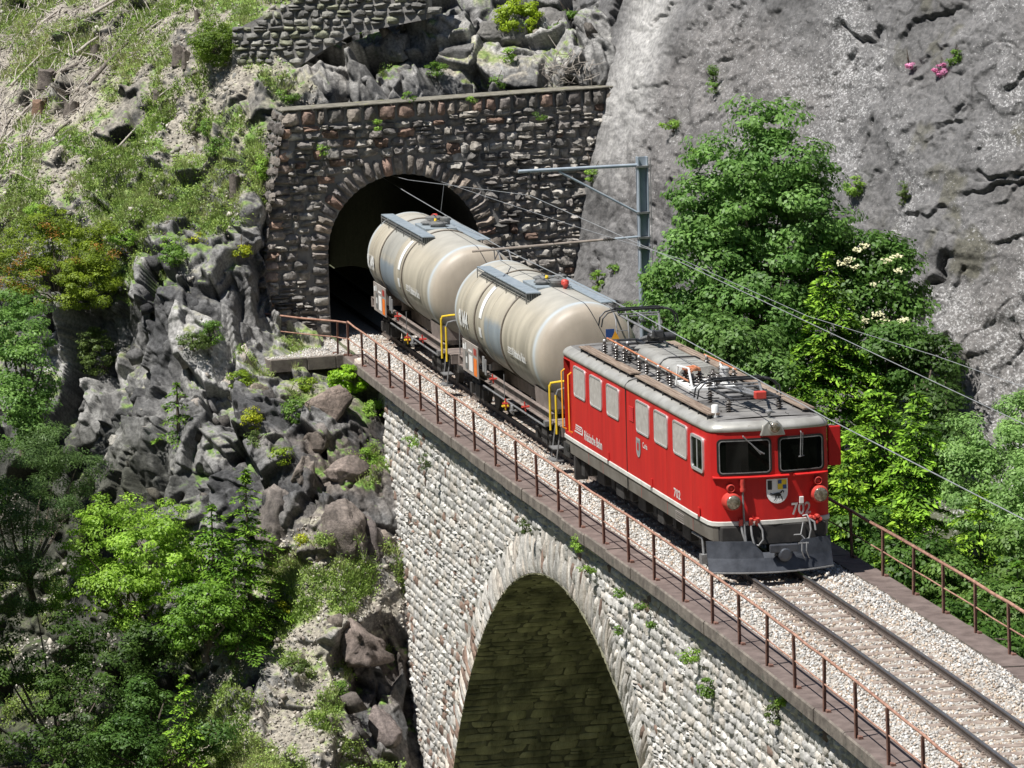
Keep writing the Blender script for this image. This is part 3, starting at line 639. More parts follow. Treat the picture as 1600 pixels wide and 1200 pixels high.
def hcolour(P, N, u, v, info):
    g, s, k, r2, c2, r3, c3 = info; n1 = fbm(P * .8, 51, 4); n2 = fbm(P * 3.1, 52, 4); n3 = fbm(P * .35, 53, 3); n4 = fbm(P * 11, 54, 2)
    up = N[:, 2]
    dark = np.array([.07, .07, .072]); lightr = np.array([.40, .39, .375]); brown = np.array([.22, .17, .135])
    t = np.clip(.26 + .8 * n3 + .75 * r2 + .35 * n1, 0, 1)[:, None]; rock = dark * (1 - t) + lightr * t
    wl_ = np.exp(-((u - 500) ** 2 / 9000 + (v - 120) ** 2 / 2500))[:, None]; rock = rock * (1 - .7 * wl_) + np.array([.5, .48, .45]) * .7 * wl_        # pale broken rock above the tunnel
    tb = np.clip((n1 + .25) * 1.5, 0, 1)[:, None] * np.clip((u - 380) / 120, 0, 1)[:, None] * np.clip((v - 560) / 60, 0, 1)[:, None]; rock = rock * (1 - .7 * tb) + brown * .7 * tb
    rock = rock * (1 + .5 * r3 + .3 * n4)[:, None] * (.62 + .38 * np.minimum(c2, c3))[:, None]
    soil = np.array([.33, .30, .25]) * (1 + .35 * n2 + .35 * n4)[:, None]; straw = np.array([.36, .34, .25]) * (1 + .3 * n4)[:, None]
    soil = np.where((n1 > .05)[:, None], straw, soil)
    rs = np.clip((s - .35 + .7 * n1 + .8 * (up - .45)) * 3, 0, 1) * np.clip(k * 2, 0, 1)
    C = rock * (1 - rs[:, None]) + soil * rs[:, None]
    gg = np.clip((g - .5 + .85 * n1 + .55 * n2 + .6 * (up - .5)) * 4, 0, 1)
    grass = np.array([.13, .23, .04]) * (1 + .5 * n4 + .3 * n2)[:, None]; dry = np.array([.26, .29, .12]); q = np.clip(.3 + n3 + .8 * n4, 0, 1)[:, None]
    C = C * (1 - gg[:, None]) + (grass * (1 - q) + dry * q) * gg[:, None]
    gd = np.clip((330 - u) / 120, 0, 1) * np.clip((v - 620) / 150, 0, 1); C = C * (1 - .8 * gd[:, None]) + np.array([.035, .038, .02]) * .8 * gd[:, None]  # gully shade painted into the ground colour at lower left
    return np.clip(C, .01, .8)
us = axis(-420, -10, 970, 1120, 1.45, 10); vs = axis(-240, -10, 1215, 1560, 1.4, 12)
def hdrop(cu, cv): return ((cu > 440) & (cu < 900) & (cv > 215) & (cv < 525)) | (cu > 505) & (cu < 900) & (cv > 215) & (cv < 548 + np.maximum(0, cu - 548) * .62)
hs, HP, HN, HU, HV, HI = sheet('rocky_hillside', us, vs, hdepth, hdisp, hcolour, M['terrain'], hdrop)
Hgg = HI[0]; Hk = HI[2]; HC = SHEET_COLOUR
# angular blocks broken out of the outcrops along the fracture planes
rb = np.random.default_rng(404); n5_ = fbm(HP * .5, 505, 3)
okb = (Hk < .42) & (HU > 90) & (HU < 960) & (HV > 20) & (HV < 1215) & ((HU < 632) | (HV < 150)) & ~((HU > 385) & (HU < 640) & (HV > 160) & (HV < 612)); ib = np.where(okb)[0]
def blocks(name, idx, n, lo, hi, rng, cols, label, inset=.62):
    s_ = rng.choice(idx, n); P = HP[s_]; c = cols[s_]; sz = np.exp(rng.uniform(math.log(lo), math.log(hi), n)); A = np.array([[.78, .35, .1], [-.3, .86, .3], [-.02, -.45, 1.0]]); A = A / np.linalg.norm(A, axis=1, keepdims=True)
    cor = np.array([[a, b, d] for d in (-.5, .5) for a, b in ((-.5, -.5), (.5, -.5), (.5, .5), (-.5, .5))]); dim = rng.uniform([.6, .35, .7], [1.2, .9, 1.6], (n, 3)) * sz[:, None]
    tap = 1 - rng.uniform(0, .55, (n, 1, 1)) * (cor[None, :, 2:] > 0); L = (cor[None] + rng.uniform(-.16, .16, (n, 8, 3))) * dim[:, None] * np.concatenate([tap, tap, np.ones_like(tap)], 2); ang = rng.normal(size=(n, 3)) * .14
    W = np.einsum('nij,jk->nik', L, A); W = W + np.cross(np.repeat(ang[:, None], 8, 1), W) + (P - HN[s_] * (sz * inset)[:, None])[:, None]
    F = np.array([[3, 2, 1, 0], [4, 5, 6, 7], [0, 1, 5, 4], [1, 2, 6, 5], [2, 3, 7, 6], [3, 0, 4, 7]]); T = np.concatenate([F[:, [0, 1, 2]], F[:, [0, 2, 3]]]); FF = (T[None] + (np.arange(n) * 8)[:, None, None]).reshape(-1, 3)
    o = mesh_np(name, W.reshape(-1, 3), FF, M['terrain'], colors=np.repeat(np.clip(c * np.exp(rng.normal(-.08, .42, (n, 1))), .02, .7), 8, 0)); tag(o, label, 'rock', kind='stuff'); return o
HC = np.where((HC[:, 1] > HC[:, 0] * 1.06)[:, None], np.array([.16, .155, .15]), HC); HC = HC * np.where(n5_[:, None] > .08, [1.12, 1.02, .93], [1., 1., 1.02])
blocks('fractured_rock', ib, 380, .14, .50, rb, HC * .92, 'angular fractured rock blocks of the outcrops around the tunnel and ravine')

# --------------------------------------------------------------- the big cliff
def pd(u, v): return float((at_x(u, v, -43) - CAM) @ CF)
CD = [(882, 440, pd(882, 440) - .15), (905, 350, pd(905, 350) - .15), (930, 250, pd(930, 250) - .15), (957, 150, pd(957, 150) - .15), (860, 380, pd(860, 380) + 1.6), (900, 200, pd(900, 200) + 2.2), (960, 350, pd(905, 350) - 2.2), (800, 300, 138), (930, 0, 137.5), (900, -150, 141), (872, 520, 132.2), (1000, 560, 127), (1050, 300, 128), (1050, 60, 131.5), (1250, 300, 121.8), (1250, 0, 125.2), (1250, 600, 119.6), (1250, -200, 128), (1600, 300, 113.5), (1600, 0, 116), (1600, 620, 111.8), (1450, 500, 115), (1600, -200, 118),
      (1900, 300, 107), (2100, 0, 106), (2100, 700, 102), (1250, 900, 114), (1600, 900, 105.5), (1100, 900, 121), (900, 900, 129), (900, 1200, 121), (1250, 1200, 109), (1600, 1200, 100), (2100, 1200, 93), (800, 800, 134), (1250, 1600, 100), (900, 1600, 112), (2000, 1600, 84), (1400, 200, 118.5)]
cdepth = rbf(CD)
SC_ = np.array([[.5, .3, .2], [-.1, .6, .35], [.1, -.3, .55]])
CRK = [([(1480, 400), (1470, 428), (1448, 450), (1432, 500)], 7, .6), ([(1528, 270), (1545, 283), (1602, 275)], 2.6, .3), ([(1512, 306), (1560, 290), (1602, 287)], 2.2, .25), ([(1422, 334), (1450, 340), (1482, 326)], 2.6, .3), ([(1318, 38), (1335, 55), (1366, 63), (1372, 44)], 3.2, .35), ([(1418, 58), (1440, 30), (1502, 12)], 3, .35), ([(1502, 420), (1492, 455), (1480, 470)], 2.5, .25), ([(1335, 92), (1326, 132)], 2, .22), ([(1112, 112), (1122, 100), (1142, 88)], 2, .22), ([(1008, 42), (1048, 6)], 2.2, .25), ([(918, 62), (955, 26), (975, -8)], 4, .5), ([(1578, 140), (1605, 118)], 2.2, .3), ([(1338, 275), (1352, 212), (1364, 186)], 2, .2), ([(962, 478), (946, 515), (938, 545)], 3, .35), ([(1475, 196), (1502, 190)], 2, .2), ([(1160, 170), (1150, 204)], 1.8, .2), ([(1560, 380), (1602, 366)], 2, .25), ([(1020, 140), (1040, 132)], 2, .2), ([(900, 480), (925, 440), (940, 400)], 2, .2), ([(1585, 500), (1602, 540)], 5, .4), ([(1180, -5), (1176, 20)], 2, .2), ([(1400, 330), (1412, 270), (1410, 240)], 1.6, .15)] + [([(1370, 267), (1361, 283), (1354, 289)], 1.8, 0.19), ([(1059, 84), (1070, 57), (1090, 36)], 1.8, 0.14), ([(1101, 156), (1119, 139), (1129, 130)], 1.7, 0.11), ([(991, 157), (1021, 115), (1040, 80)], 1.4, 0.13), ([(1111, 158), (1128, 137), (1133, 124)], 2.0, 0.14), ([(1003, 75), (1014, 59), (1029, 35)], 1.7, 0.16), ([(1422, 24), (1453, -14), (1484, -47)], 1.6, 0.17), ([(1025, 176), (1045, 126), (1068, 79)], 1.7, 0.14), ([(1220, 151), (1226, 147), (1241, 132)], 1.4, 0.18), ([(1557, 584), (1584, 555), (1602, 533)], 1.6, 0.16), ([(1466, 228), (1481, 212), (1485, 207)], 1.5, 0.16), ([(1550, 211), (1543, 222), (1531, 237)], 1.9, 0.16), ([(1430, 111), (1439, 104), (1458, 85)], 1.7, 0.14), ([(1135, 107), (1155, 78), (1177, 59)], 1.9, 0.1), ([(1291, 151), (1321, 101), (1350, 60)], 1.9, 0.14), ([(1093, 67), (1110, 22), (1133, -21)], 2.0, 0.19), ([(1585, 281), (1614, 250), (1646, 224)], 1.6, 0.19), ([(1059, 148), (1029, 191), (996, 234)], 1.5, 0.11), ([(1156, 141), (1143, 167), (1123, 186)], 1.8, 0.17), ([(1453, 225), (1482, 195), (1517, 153)], 1.8, 0.2), ([(1197, 32), (1214, 0), (1224, -27)], 1.5, 0.13), ([(1295, 121), (1315, 104), (1331, 80)], 1.9, 0.14), ([(1504, 539), (1549, 503), (1583, 466)], 1.7, 0.12), ([(1500, 581), (1513, 567), (1536, 548)], 1.6, 0.16), ([(1561, 320), (1580, 307), (1598, 286)], 1.5, 0.2), ([(1109, 106), (1082, 140), (1062, 170)], 1.7, 0.1)]
def cracks(u, v):
    out = np.zeros(len(u)); q3 = np.stack([u, v, u * 0], 1); wob = u + 9 * fbm(q3 / 16, 401, 4), v + 9 * fbm(q3 / 16, 411, 4); nz = np.clip(.75 + 1.6 * fbm(q3 / 14, 421, 3), .12, 1.3)
    for P, w_, dep in CRK:
        best = np.full(len(u), 1e9); sg = np.zeros(len(u))
        for (ax, ay), (bx, by) in zip(P[:-1], P[1:]):
            L2 = (bx - ax) ** 2 + (by - ay) ** 2; t = np.clip(((wob[0] - ax) * (bx - ax) + (wob[1] - ay) * (by - ay)) / L2, 0, 1); dx = wob[0] - ax - t * (bx - ax); dy = wob[1] - ay - t * (by - ay); d = np.hypot(dx, dy); m_ = d < best; best = np.where(m_, d, best); sg = np.where(m_, dy, sg)
        ww = w_ * .36 * (.55 + .9 * nz); out += -dep * .9 * np.exp(-(best / ww) ** 2) * np.clip(nz * 1.6, 0, 1) + .22 * dep * np.exp(-(best / (w_ * 9)) ** 2) * np.tanh(-sg / w_)
    return out
def cdisp(B, N, u, v):
    f1, c1, r1 = facet(B, 5.5, 105, 1.0, SC_); f2, c2, r2 = facet(B + .4 * fbm(B, 9, 2)[:, None], 1.9, 106, 1.2, SC_); f3, c3, r3 = facet(B, .4, 107, 1.2)
    lo = np.clip((v - 650) / 150, 0, 1)
    m = np.clip(.25 + 1.2 * fbm(B * .22, 66, 3), 0, 1)
    # a few long cracks
    w1 = fbm(B * .28, 201, 4); crack = np.exp(-(w1 / .012) ** 2) * np.clip(fbm(B * .17, 222, 2) * 4 + .1, 0, 1); w2 = fbm(B * np.array([.35, .35, .8]), 241, 4); crack2 = np.exp(-(w2 / .012) ** 2) * np.clip(fbm(B * .2, 262, 2) * 4 - .1, 0, 1)
    h = (.02 + .06 * m) * f2 + (.08 + .3 * m) * f3 + .7 * fbm(B * .18, 61, 3) + .16 * fbm(B * .8, 62, 4) + .055 * fbm(B * 3.2, 63, 4) + .03 * fbm(B * 11, 64, 2) - .10 * crack - .06 * crack2 + cracks(u, v)
    return h, (m, crack, r2, c2, lo)
def ccolour(P, N, u, v, info):
    m, crack, r2, c2, lo = info; n1 = fbm(P * .5, 151, 4); n2 = fbm(P * 2.6, 152, 4); n3 = fbm(P * .16, 153, 3); Pq = P * [.45, .8, 1.]; n4 = fbm(Pq * 9, 154, 3)
    n5 = fbm(Pq * 24, 155, 2)
    base = np.array([.155, .152, .152]) * (1 + .45 * n1 + .25 * n2 + .2 * r2)[:, None]
    warm = np.clip((n3 + .05) * 2.5, 0, 1)[:, None] * .4; base = base * (1 - warm) + np.array([.18, .165, .155]) * warm * (1 + .3 * n2)[:, None]
    zone = (.35 + .65 * np.clip((u - 1050) / 350, 0, 1)) * np.clip(.5 + 1.3 * n1 + .9 * n3, 0, 1)
    li = np.clip((zone * .72 - .72 + .8 * n4 + 1.3 * n5) * 4, 0, 1)[:, None] * .8; base = base * (1 - li * 0) + 0 * li; globals()['LICH'] = np.clip(zone * 1.15 + .35 * n1 + .25 * n4 - .12, 0, 1)
    lt = np.clip(1.35 - np.abs(u - 945 - .25 * (300 - v)) / 40, 0, 1) * np.clip((320 - v) / 150 + .4 * n2, 0, 1); base = base * (1 - lt[:, None] * .75) + np.array([.5, .49, .475]) * lt[:, None] * .75
    ms = np.clip((fbm(P * .9, 171, 4) - .28) * 6, 0, 1)[:, None] * np.clip((u - 1300) / 200, 0, 1)[:, None]; base = base * (1 - .6 * ms) + np.array([.09, .085, .05]) * .6 * ms
    base = base * (.85 + .15 * c2)[:, None]
    gl = lo[:, None] * .8; base = base * (1 - gl) + np.array([.07, .08, .035]) * gl
    return np.clip(base, .01, .8)
us = axis(700, 866, 1612, 2140, 1.5, 14); vs = axis(-260, -10, 690, 1640, 1.5, 12)
cs, CP, CN, CU_, CV_, CI = sheet('cliff_face', us, vs, cdepth, cdisp, ccolour, M['cliff'])
at_ = cs.data.attributes.new('Lichen', 'FLOAT', 'POINT'); at_.data.foreach_set('value', LICH.astype(np.float32))
# unseen other side of the gorge, added to shade the low sky and darken the glass
th = np.linspace(math.radians(-150), math.radians(62), 60); hh = np.linspace(0, 1, 26); V = []
for a in th:
    for q in hh:
        r = 190 + 190 * q + 12 * math.sin(a * 9 + 3 * q); V.append((60 + r * math.cos(a), r * math.sin(a), -44 + 175 * q ** .9 * (1 if a > -1.9 else .8) + 6 * math.sin(a * 13) * q))
i0 = np.arange(59)[:, None] * 26 + np.arange(25)[None]; V = np.array(V); V = V + 5 * np.stack([fbm(V * .03, 1, 3), fbm(V * .03, 2, 3), fbm(V * .04, 3, 3)], 1)
M['forest'] = mat('far forest slope', (.010, .02, .006), (.03, .045, .016), .08, .95, bump=1, bscale=.4, dist=2)
tag(mesh_np('opposite_slope', V, np.stack([i0, i0 + 26, i0 + 27, i0 + 1], -1).reshape(-1, 4), M['forest'], smooth=True), kind='structure')
# broad valley ground and the opposite rising ground far below
M['ground'] = mat('valley ground', (.05, .07, .02), (.13, .12, .07), .15, .95, bump=.6, bscale=2)
tag(mesh_np('valley_floor', [(-900, -900, -42), (900, -900, -42), (900, 900, -42), (-900, 900, -42)], [(0, 1, 2, 3)], M['ground']), kind='structure')

# --------------------------------------------------------------- dry stone retaining wall above the tunnel
rng = np.random.default_rng(31)
rw = empty('retaining_wall', tuple(at_d(480, 110, 137.5))); tag(rw, 'grey dry stone retaining wall of rounded blocks above the tunnel portal', 'wall')
def rm(u, v, h):    # u,v in metres on a wall plane facing the valley
    a = at_d(np.array(360.), np.array(110.), np.array(137.6)); b = at_d(np.array(700.), np.array(60.), np.array(136.2)); ex = b - a; ex[2] = 0; ex /= np.linalg.norm(ex); nrm = np.array([-ex[1], ex[0], 0]); nrm = -nrm if nrm @ (CAM - a) < 0 else nrm
    return a + u[:, None] * ex + v[:, None] * np.array([0, 0, 1]) - v[:, None] * .18 * nrm + h[:, None] * nrm
k_ = 6929 / 137.
def uvw(pu, pv): return (pu - 360) / k_, (110 - pv) / k_
def wtop(u): return np.interp(u, [0, .5, 1.2, 2.0, 3.5, 7], [1.15, 1.45, 1.75, 2.1, 2.7, 3.4])
def wbot(u): return np.interp(u, [0, 1.5, 2.3, 3.0, 3.9, 7], [-.15, -.05, .55, 1.0, 1.45, 2.0])
R = courses(0, 6.2, -.3, 3.6, .2, .34, rng, jit=.5, gap=.012, keep=lambda u, v: (v < wtop(u)) & (v > wbot(u) - .25) & (u > .12))
relief('wall_stones', R, rm, M['dark_masonry'], rw, rng, .08, .17, [(.2, .2, .19), (.15, .15, .145), (.25, .25, .23), (.22, .23, .17)], n=6, rough=.45, base=-.06, wig=.08)
uu = np.linspace(.05, 6.2, 30); V = np.concatenate([rm(uu, wbot(uu) - .4, 0 * uu - .02), rm(uu, wtop(uu) - .03, 0 * uu - .02), rm(uu, wtop(uu) - .03, 0 * uu - .9), rm(uu, wbot(uu) - .4, 0 * uu - .9)]); n = 30
F = [(i + a * n, i + 1 + a * n, i + 1 + (a + 1) * n, i + (a + 1) * n) for a in range(3) for i in range(n - 1)] + [(0, n, 2 * n, 3 * n), (n - 1, 4 * n - 1, 3 * n - 1, 2 * n - 1)]
mesh_np('wall_core', V, F, M['dark_mortar'], rw)
# --------------------------------------------------------------- boulders
def boulder(name, c, sx, sy, sz, seed, col, label, rot=0., group=None):
    rr = np.random.default_rng(seed); pts = rr.normal(size=(16, 3)); pts /= np.linalg.norm(pts, axis=1, keepdims=True); pts *= rr.uniform(.82, 1.1, (16, 1)); pts *= [sx, sy, sz]
    ca, sa = math.cos(rot), math.sin(rot); pts = pts @ np.array([[ca, 0, -sa], [0, 1, 0], [sa, 0, ca]])
    bm = bmesh.new(); [bm.verts.new(p) for p in pts]; r = bmesh.ops.convex_hull(bm, input=bm.verts); bmesh.ops.delete(bm, geom=[g for g in r['geom_interior'] if isinstance(g, bmesh.types.BMVert)], context='VERTS')
    bmesh.ops.subdivide_edges(bm, edges=bm.edges, cuts=7, use_grid_fill=True); bmesh.ops.triangulate(bm, faces=bm.faces)
    me = bpy.data.meshes.new(name); bm.to_mesh(me); bm.free(); V = np.array([v.co for v in me.vertices]); F = np.array([list(p.vertices) for p in me.polygons]); bpy.data.meshes.remove(me)
    W = V + c; N = V / np.linalg.norm(V, axis=1, keepdims=True); f1, c1, r1 = facet(W, .75, seed, 1.9, SH, .8); f2, c2, r2 = facet(W, .25, seed + 1, 1.8, SH, .4); V = V + N * (.20 * f1 + .30 * f2 + .012 * fbm(W * 12, seed + 3, 2))[:, None]
    t = np.clip(.4 + fbm(W * 1.2, seed + 5, 4) * 1.3, 0, 1)[:, None]; C = np.array(col) * (.6 + .6 * t) * (1 + .45 * r1)[:, None] * (.6 + .4 * c1)[:, None]
    o = mesh_np(name, V, F, M['terrain'], colors=C); o.location = tuple(c); tag(o, label, 'boulder', group); return o
BL = [(512, 640, .9, 1.1, .9, 'brown angular boulder jutting out under the end of the walkway', (.24, .19, .16), 2.2), (535, 835, .9, .95, 1.35, 'tall brown boulder with a pointed foot beside the viaduct pier', (.24, .2, .175), 1.2), (430, 820, .9, .8, 1.4, 'leaning grey brown slab of rock left of the tall pointed boulder', (.22, .19, .17), 1.0), (580, 845, .6, .6, .8, 'dark narrow rock wedged between pointed boulder and viaduct', (.19, .16, .15), .9),
      (408, 620, .55, .45, .65, 'pale brown angular block below the stone ledge', (.33, .28, .22), .8), (190, 690, .6, .5, .4, 'pale rounded boulder at the dark gully edge', (.42, .4, .36), .7), (180, 715, .45, .4, .5, 'lower pale boulder under the rounded one in the gully', (.36, .34, .31), .5), (575, 1010, .8, .9, 1.0, 'broad brown rock bulging out low beside the viaduct', (.25, .2, .175), 1.3),
      (545, 735, .8, .8, .7, 'brown cracked boulder halfway down beside the viaduct', (.23, .185, .16), 1.2), (600, 1150, .5, .5, .9, 'dark broken rock at the foot of the viaduct pier', (.17, .14, .13), .7), (470, 745, .8, .7, .7, 'brown flat topped boulder above the leaning slab', (.25, .21, .18), 1.0), (495, 690, .5, .5, .5, 'small brown block above the flat topped boulder', (.27, .22, .185), .5),
      (720, 95, .8, .8, .6, 'big dark overhanging rock above the middle of the portal', (.17, .165, .16), .6), (790, 60, 1.0, 1.0, 1.1, 'jagged grey rock under the yellow green bush above the portal', (.25, .24, .225), .5), (620, 80, .8, .7, .7, 'grey split rock beside the end of the dry stone wall', (.24, .235, .225), .4), (862, 50, .7, .7, 1.2, 'upright grey rock rib next to the smooth cliff', (.24, .23, .22), .4)]
for i, (a, b, sx, sy, sz, lb, col, fw) in enumerate(BL):
    D = float(hdepth(np.array([float(a)]), np.array([float(b)]))[0]); c = at_d(a, b, D - fw * .35 + .2); boulder('boulder', c, sx * .8, sy * .85, sz * .85, 300 + i * 7, col, lb, rot=(-.35 if i != 1 else .1))
# ================================================================ LETTERING
def text_mesh(body, size, bold=False):
    c = bpy.data.curves.new('lettering', 'FONT'); c.body = body; c.size = size; c.offset = (.022 if bold is True else bold) * size; c.resolution_u = 3
    o = bpy.data.objects.new('lettering', c); COL.objects.link(o); dg = bpy.context.evaluated_depsgraph_get(); dg.update(); me = bpy.data.meshes.new_from_object(o.evaluated_get(dg))
    V = np.array([v.co[:2] for v in me.vertices]); F = [list(p.vertices) for p in me.polygons]
    bpy.data.objects.remove(o); bpy.data.curves.remove(c); bpy.data.meshes.remove(me); return V, F
def text_on(name, body, x0, z0, width, height, fn, m, parent, bold=True):
    V, F = text_mesh(body, 1.0, bold); mn = V.min(0); mx = V.max(0); V = (V - mn) / (mx - mn) * [width, height] + [x0, z0]
    return mesh_np(name, np.array([fn(a, b) for a, b in V]), F, m, parent)
def polys_on(name, P, fn, mats, parent, mi=None):
    V = []; F = []
    for p in P: F.append(list(range(len(V), len(V) + len(p)))); V += [fn(a, b) for a, b in p]
    return mesh_np(name, np.array(V), F, mats, parent, matidx=mi)
def rrect(x0, x1, z0, z1, r, n=5):
    P = _rr(x0, x1, z0, z1, r, n); Q = []
    for i, a in enumerate(P):
        b = P[(i + 1) % len(P)]; Q.append(a)
        if math.dist(a, b) > .3: Q += [(a[0] + (b[0] - a[0]) * t / 6, a[1] + (b[1] - a[1]) * t / 6) for t in range(1, 6)]
    return Q
def _rr(x0, x1, z0, z1, r, n=5):
    P = []
    for cx, cz, a0 in ((x1 - r, z1 - r, 0), (x0 + r, z1 - r, 90), (x0 + r, z0 + r, 180), (x1 - r, z0 + r, 270)):
        for k in range(n + 1): t = math.radians(a0 + 90 * k / n); P.append((cx + r * math.cos(t), cz + r * math.sin(t)))
    return P
def ring(mb, outer, inner, fn, d0, d1):
    """frame between two loops; fn(a, b, depth)"""
    n = len(outer); V = [fn(a, b, d0) for a, b in outer] + [fn(a, b, d1) for a, b in outer] + [fn(a, b, d1) for a, b in inner] + [fn(a, b, d0) for a, b in inner]
    F = []
    for i in range(n):
        j = (i + 1) % n
        for k in range(3): F.append((k * n + i, k * n + j, (k + 1) * n + j, (k + 1) * n + i))
    mb.add(V, F)
def logo(x0, z0, w, h, sl=.35):
    """slanted bars of the railway's emblem"""
    P = []; s = sl * h
    P.append([(x0 + s, z0 + h * .82), (x0 + w * .9 + s * 0, z0 + h * .82), (x0 + w * .9, z0 + h), (x0 + s * 1.3, z0 + h)])
    for k, (a, b) in enumerate(((.58, .70), (.36, .48))): P.append([(x0 + s * (a + .1), z0 + h * a), (x0 + w * .78, z0 + h * a), (x0 + w * .78 + .02, z0 + h * b), (x0 + s * (b + .1), z0 + h * b)])
    P.append([(x0 - .1 * w, z0), (x0 + w * .95, z0), (x0 + w * .98, z0 + h * .2), (x0 - .02 * w, z0 + h * .2)])
    P.append([(x0 + w * .86, z0 + h * .2), (x0 + w * .98, z0 + h * .2), (x0 + w * 1.0, z0 + h * .8), (x0 + w * .88, z0 + h * .8)])
    return P
# ================================================================ LOCOMOTIVE MATERIALS
M['red'] = mat('locomotive red paint', (.47, .018, .018), (.58, .023, .02), 2.2, .45, bump=.02, bscale=3, spec=.28, stretch=(1.5, 1.5, .22), detail=9)
M['red_dark'] = mat('shaded recess red', (.42, .02, .014), (.5, .03, .02), 3, .5)
M['silver'] = mat('weathered silver roof edge', (.34, .33, .30), (.52, .51, .47), 1.6, .42, metal=.35, bump=.05, bscale=12, spots=((.33, .31, .27), 3, .64))
M['roof'] = mat('sooty grey roof', (.13, .123, .115), (.27, .262, .25), 1.7, .6, metal=.2, bump=.08, bscale=9)
M['skirt'] = mat('brown grey skirt', (.135, .12, .10), (.2, .185, .16), 1.8, .6)
M['strip'] = mat('pale sill strip', (.5, .49, .45), (.64, .63, .58), 3, .5)
M['grille'] = mat('grey louvre grille', (.33, .31, .285), (.44, .42, .39), 6, .6, bump=.35, bscale=1, stretch=(1, 1, 1))
M['frame'] = mat('bright aluminium frame', (.6, .6, .6), (.7, .7, .7), 9, .35, metal=.5)
M['rubber'] = mat('black rubber', (.012, .012, .012), None, 5, .5)
M['glass'] = mat('dark cab glass', (.002, .0025, .002), (.005, .006, .005), 1, .04, spec=.18)
M['lens'] = mat('lamp lens', (.16, .13, .09), (.42, .38, .3), 16, .1, metal=.5)
M['lampred'] = mat('red lamp housing', (.5, .05, .04), (.56, .07, .05), 5, .45)
M['hose'] = mat('grey rubber hose', (.2, .2, .2), (.34, .34, .34), 5, .5)
M['plough'] = mat('grey steel plough', (.035, .039, .048), (.085, .092, .108), 2.5, .45, metal=.3, bump=.15, bscale=8)
M['under'] = mat('dirty black running gear', (.018, .017, .016), (.05, .046, .042), 3, .8)
M['steel'] = mat('grey steel', (.2, .2, .2), (.33, .33, .33), 8, .5, metal=.5)
M['dark_steel'] = mat('dark steel', (.035, .036, .038), (.075, .075, .078), 8, .5, metal=.4)
M['wood'] = mat('worn roof boards', (.17, .12, .09), (.33, .26, .2), 5, .9, bump=.5, bscale=14, stretch=(.25, 4, 1))
M['copper'] = mat('orange painted conductor bar', (.42, .15, .07), (.52, .22, .11), 6, .55)
M['white'] = mat('white paint', (.75, .75, .73), (.82, .82, .8), 5, .5)
M['porcelain'] = mat('brown porcelain', (.06, .05, .045), (.1, .09, .08), 5, .2, spec=.8)
M['yellow'] = mat('yellow paint', (.75, .5, .02), (.85, .6, .04), 5, .5)
M['orange'] = mat('orange yellow paint', (.85, .38, .02), (.9, .45, .04), 5, .5)
M['blue'] = mat('blue paint', (.03, .08, .25), None, 5, .5); M['black'] = mat('black paint', (.015, .015, .015), None, 5, .5)
M['letter'] = mat('pale lettering', (.62, .58, .55), (.75, .72, .7), 7, .5); M['letter_grey'] = mat('grey aluminium digits', (.42, .37, .35), (.55, .5, .48), 7, .5)
# ================================================================ LOCOMOTIVE
loco = empty('electric_locomotive', (-6.8, 0, 0)); tag(loco, 'red electric locomotive with silver roof and number 702 leading the train', 'locomotive')
LW = 1.325
def outline(inset, xr=-13.6):
    P = [(-1.45, -LW), (-.32, -LW + .03), (-.14, -LW + .07), (-.05, -LW + .17), (.0, -LW + .32), (.07, -.6), (.11, 0)]
    H = P + [(x, -y) for x, y in P[-2::-1]]
    B = [(xr + 1.2, LW), (xr + .3, LW - .01), (xr + .12, LW - .06), (xr + .03, LW - .16), (xr, LW - .3), (xr - .04, 0), (xr, -LW + .3), (xr + .03, -LW + .16), (xr + .12, -LW + .06), (xr + .3, -LW + .01), (xr + 1.2, -LW)]
    Q = H + B; cx = xr / 2; out = []
    for i, (x, y) in enumerate(Q):
        a = Q[i - 1]; b = Q[(i + 1) % len(Q)]; tx, ty = b[0] - a[0], b[1] - a[1]; n = math.hypot(tx, ty); nx, ny = -ty / n, tx / n      # inward for ccw
        out.append((x + nx * inset, y + ny * inset))
    return out
def loft(name, levels, mats, mi, capt=None, smooth=35):
    V = []; F = []; I = []; n = None
    for z, ins in levels:
        o = outline(ins); n = len(o); V += [(x, y, z) for x, y in o]
    for k in range(len(levels) - 1):
        for i in range(n): F.append((k * n + i, k * n + (i + 1) % n, (k + 1) * n + (i + 1) % n, (k + 1) * n + i)); I.append(mi[k])
    if capt is not None: F.append(tuple((len(levels) - 1) * n + i for i in range(n))); I.append(capt)
    return mesh_np(name, np.array(V), F, mats, loco, smooth=True, matidx=I, sharp=smooth)
# red body with the recessed rear doorway on the near side
body = loft('body', [(1.13, 0), (2.1, 0), (3.0, .012)], [M['red']], [0, 0])
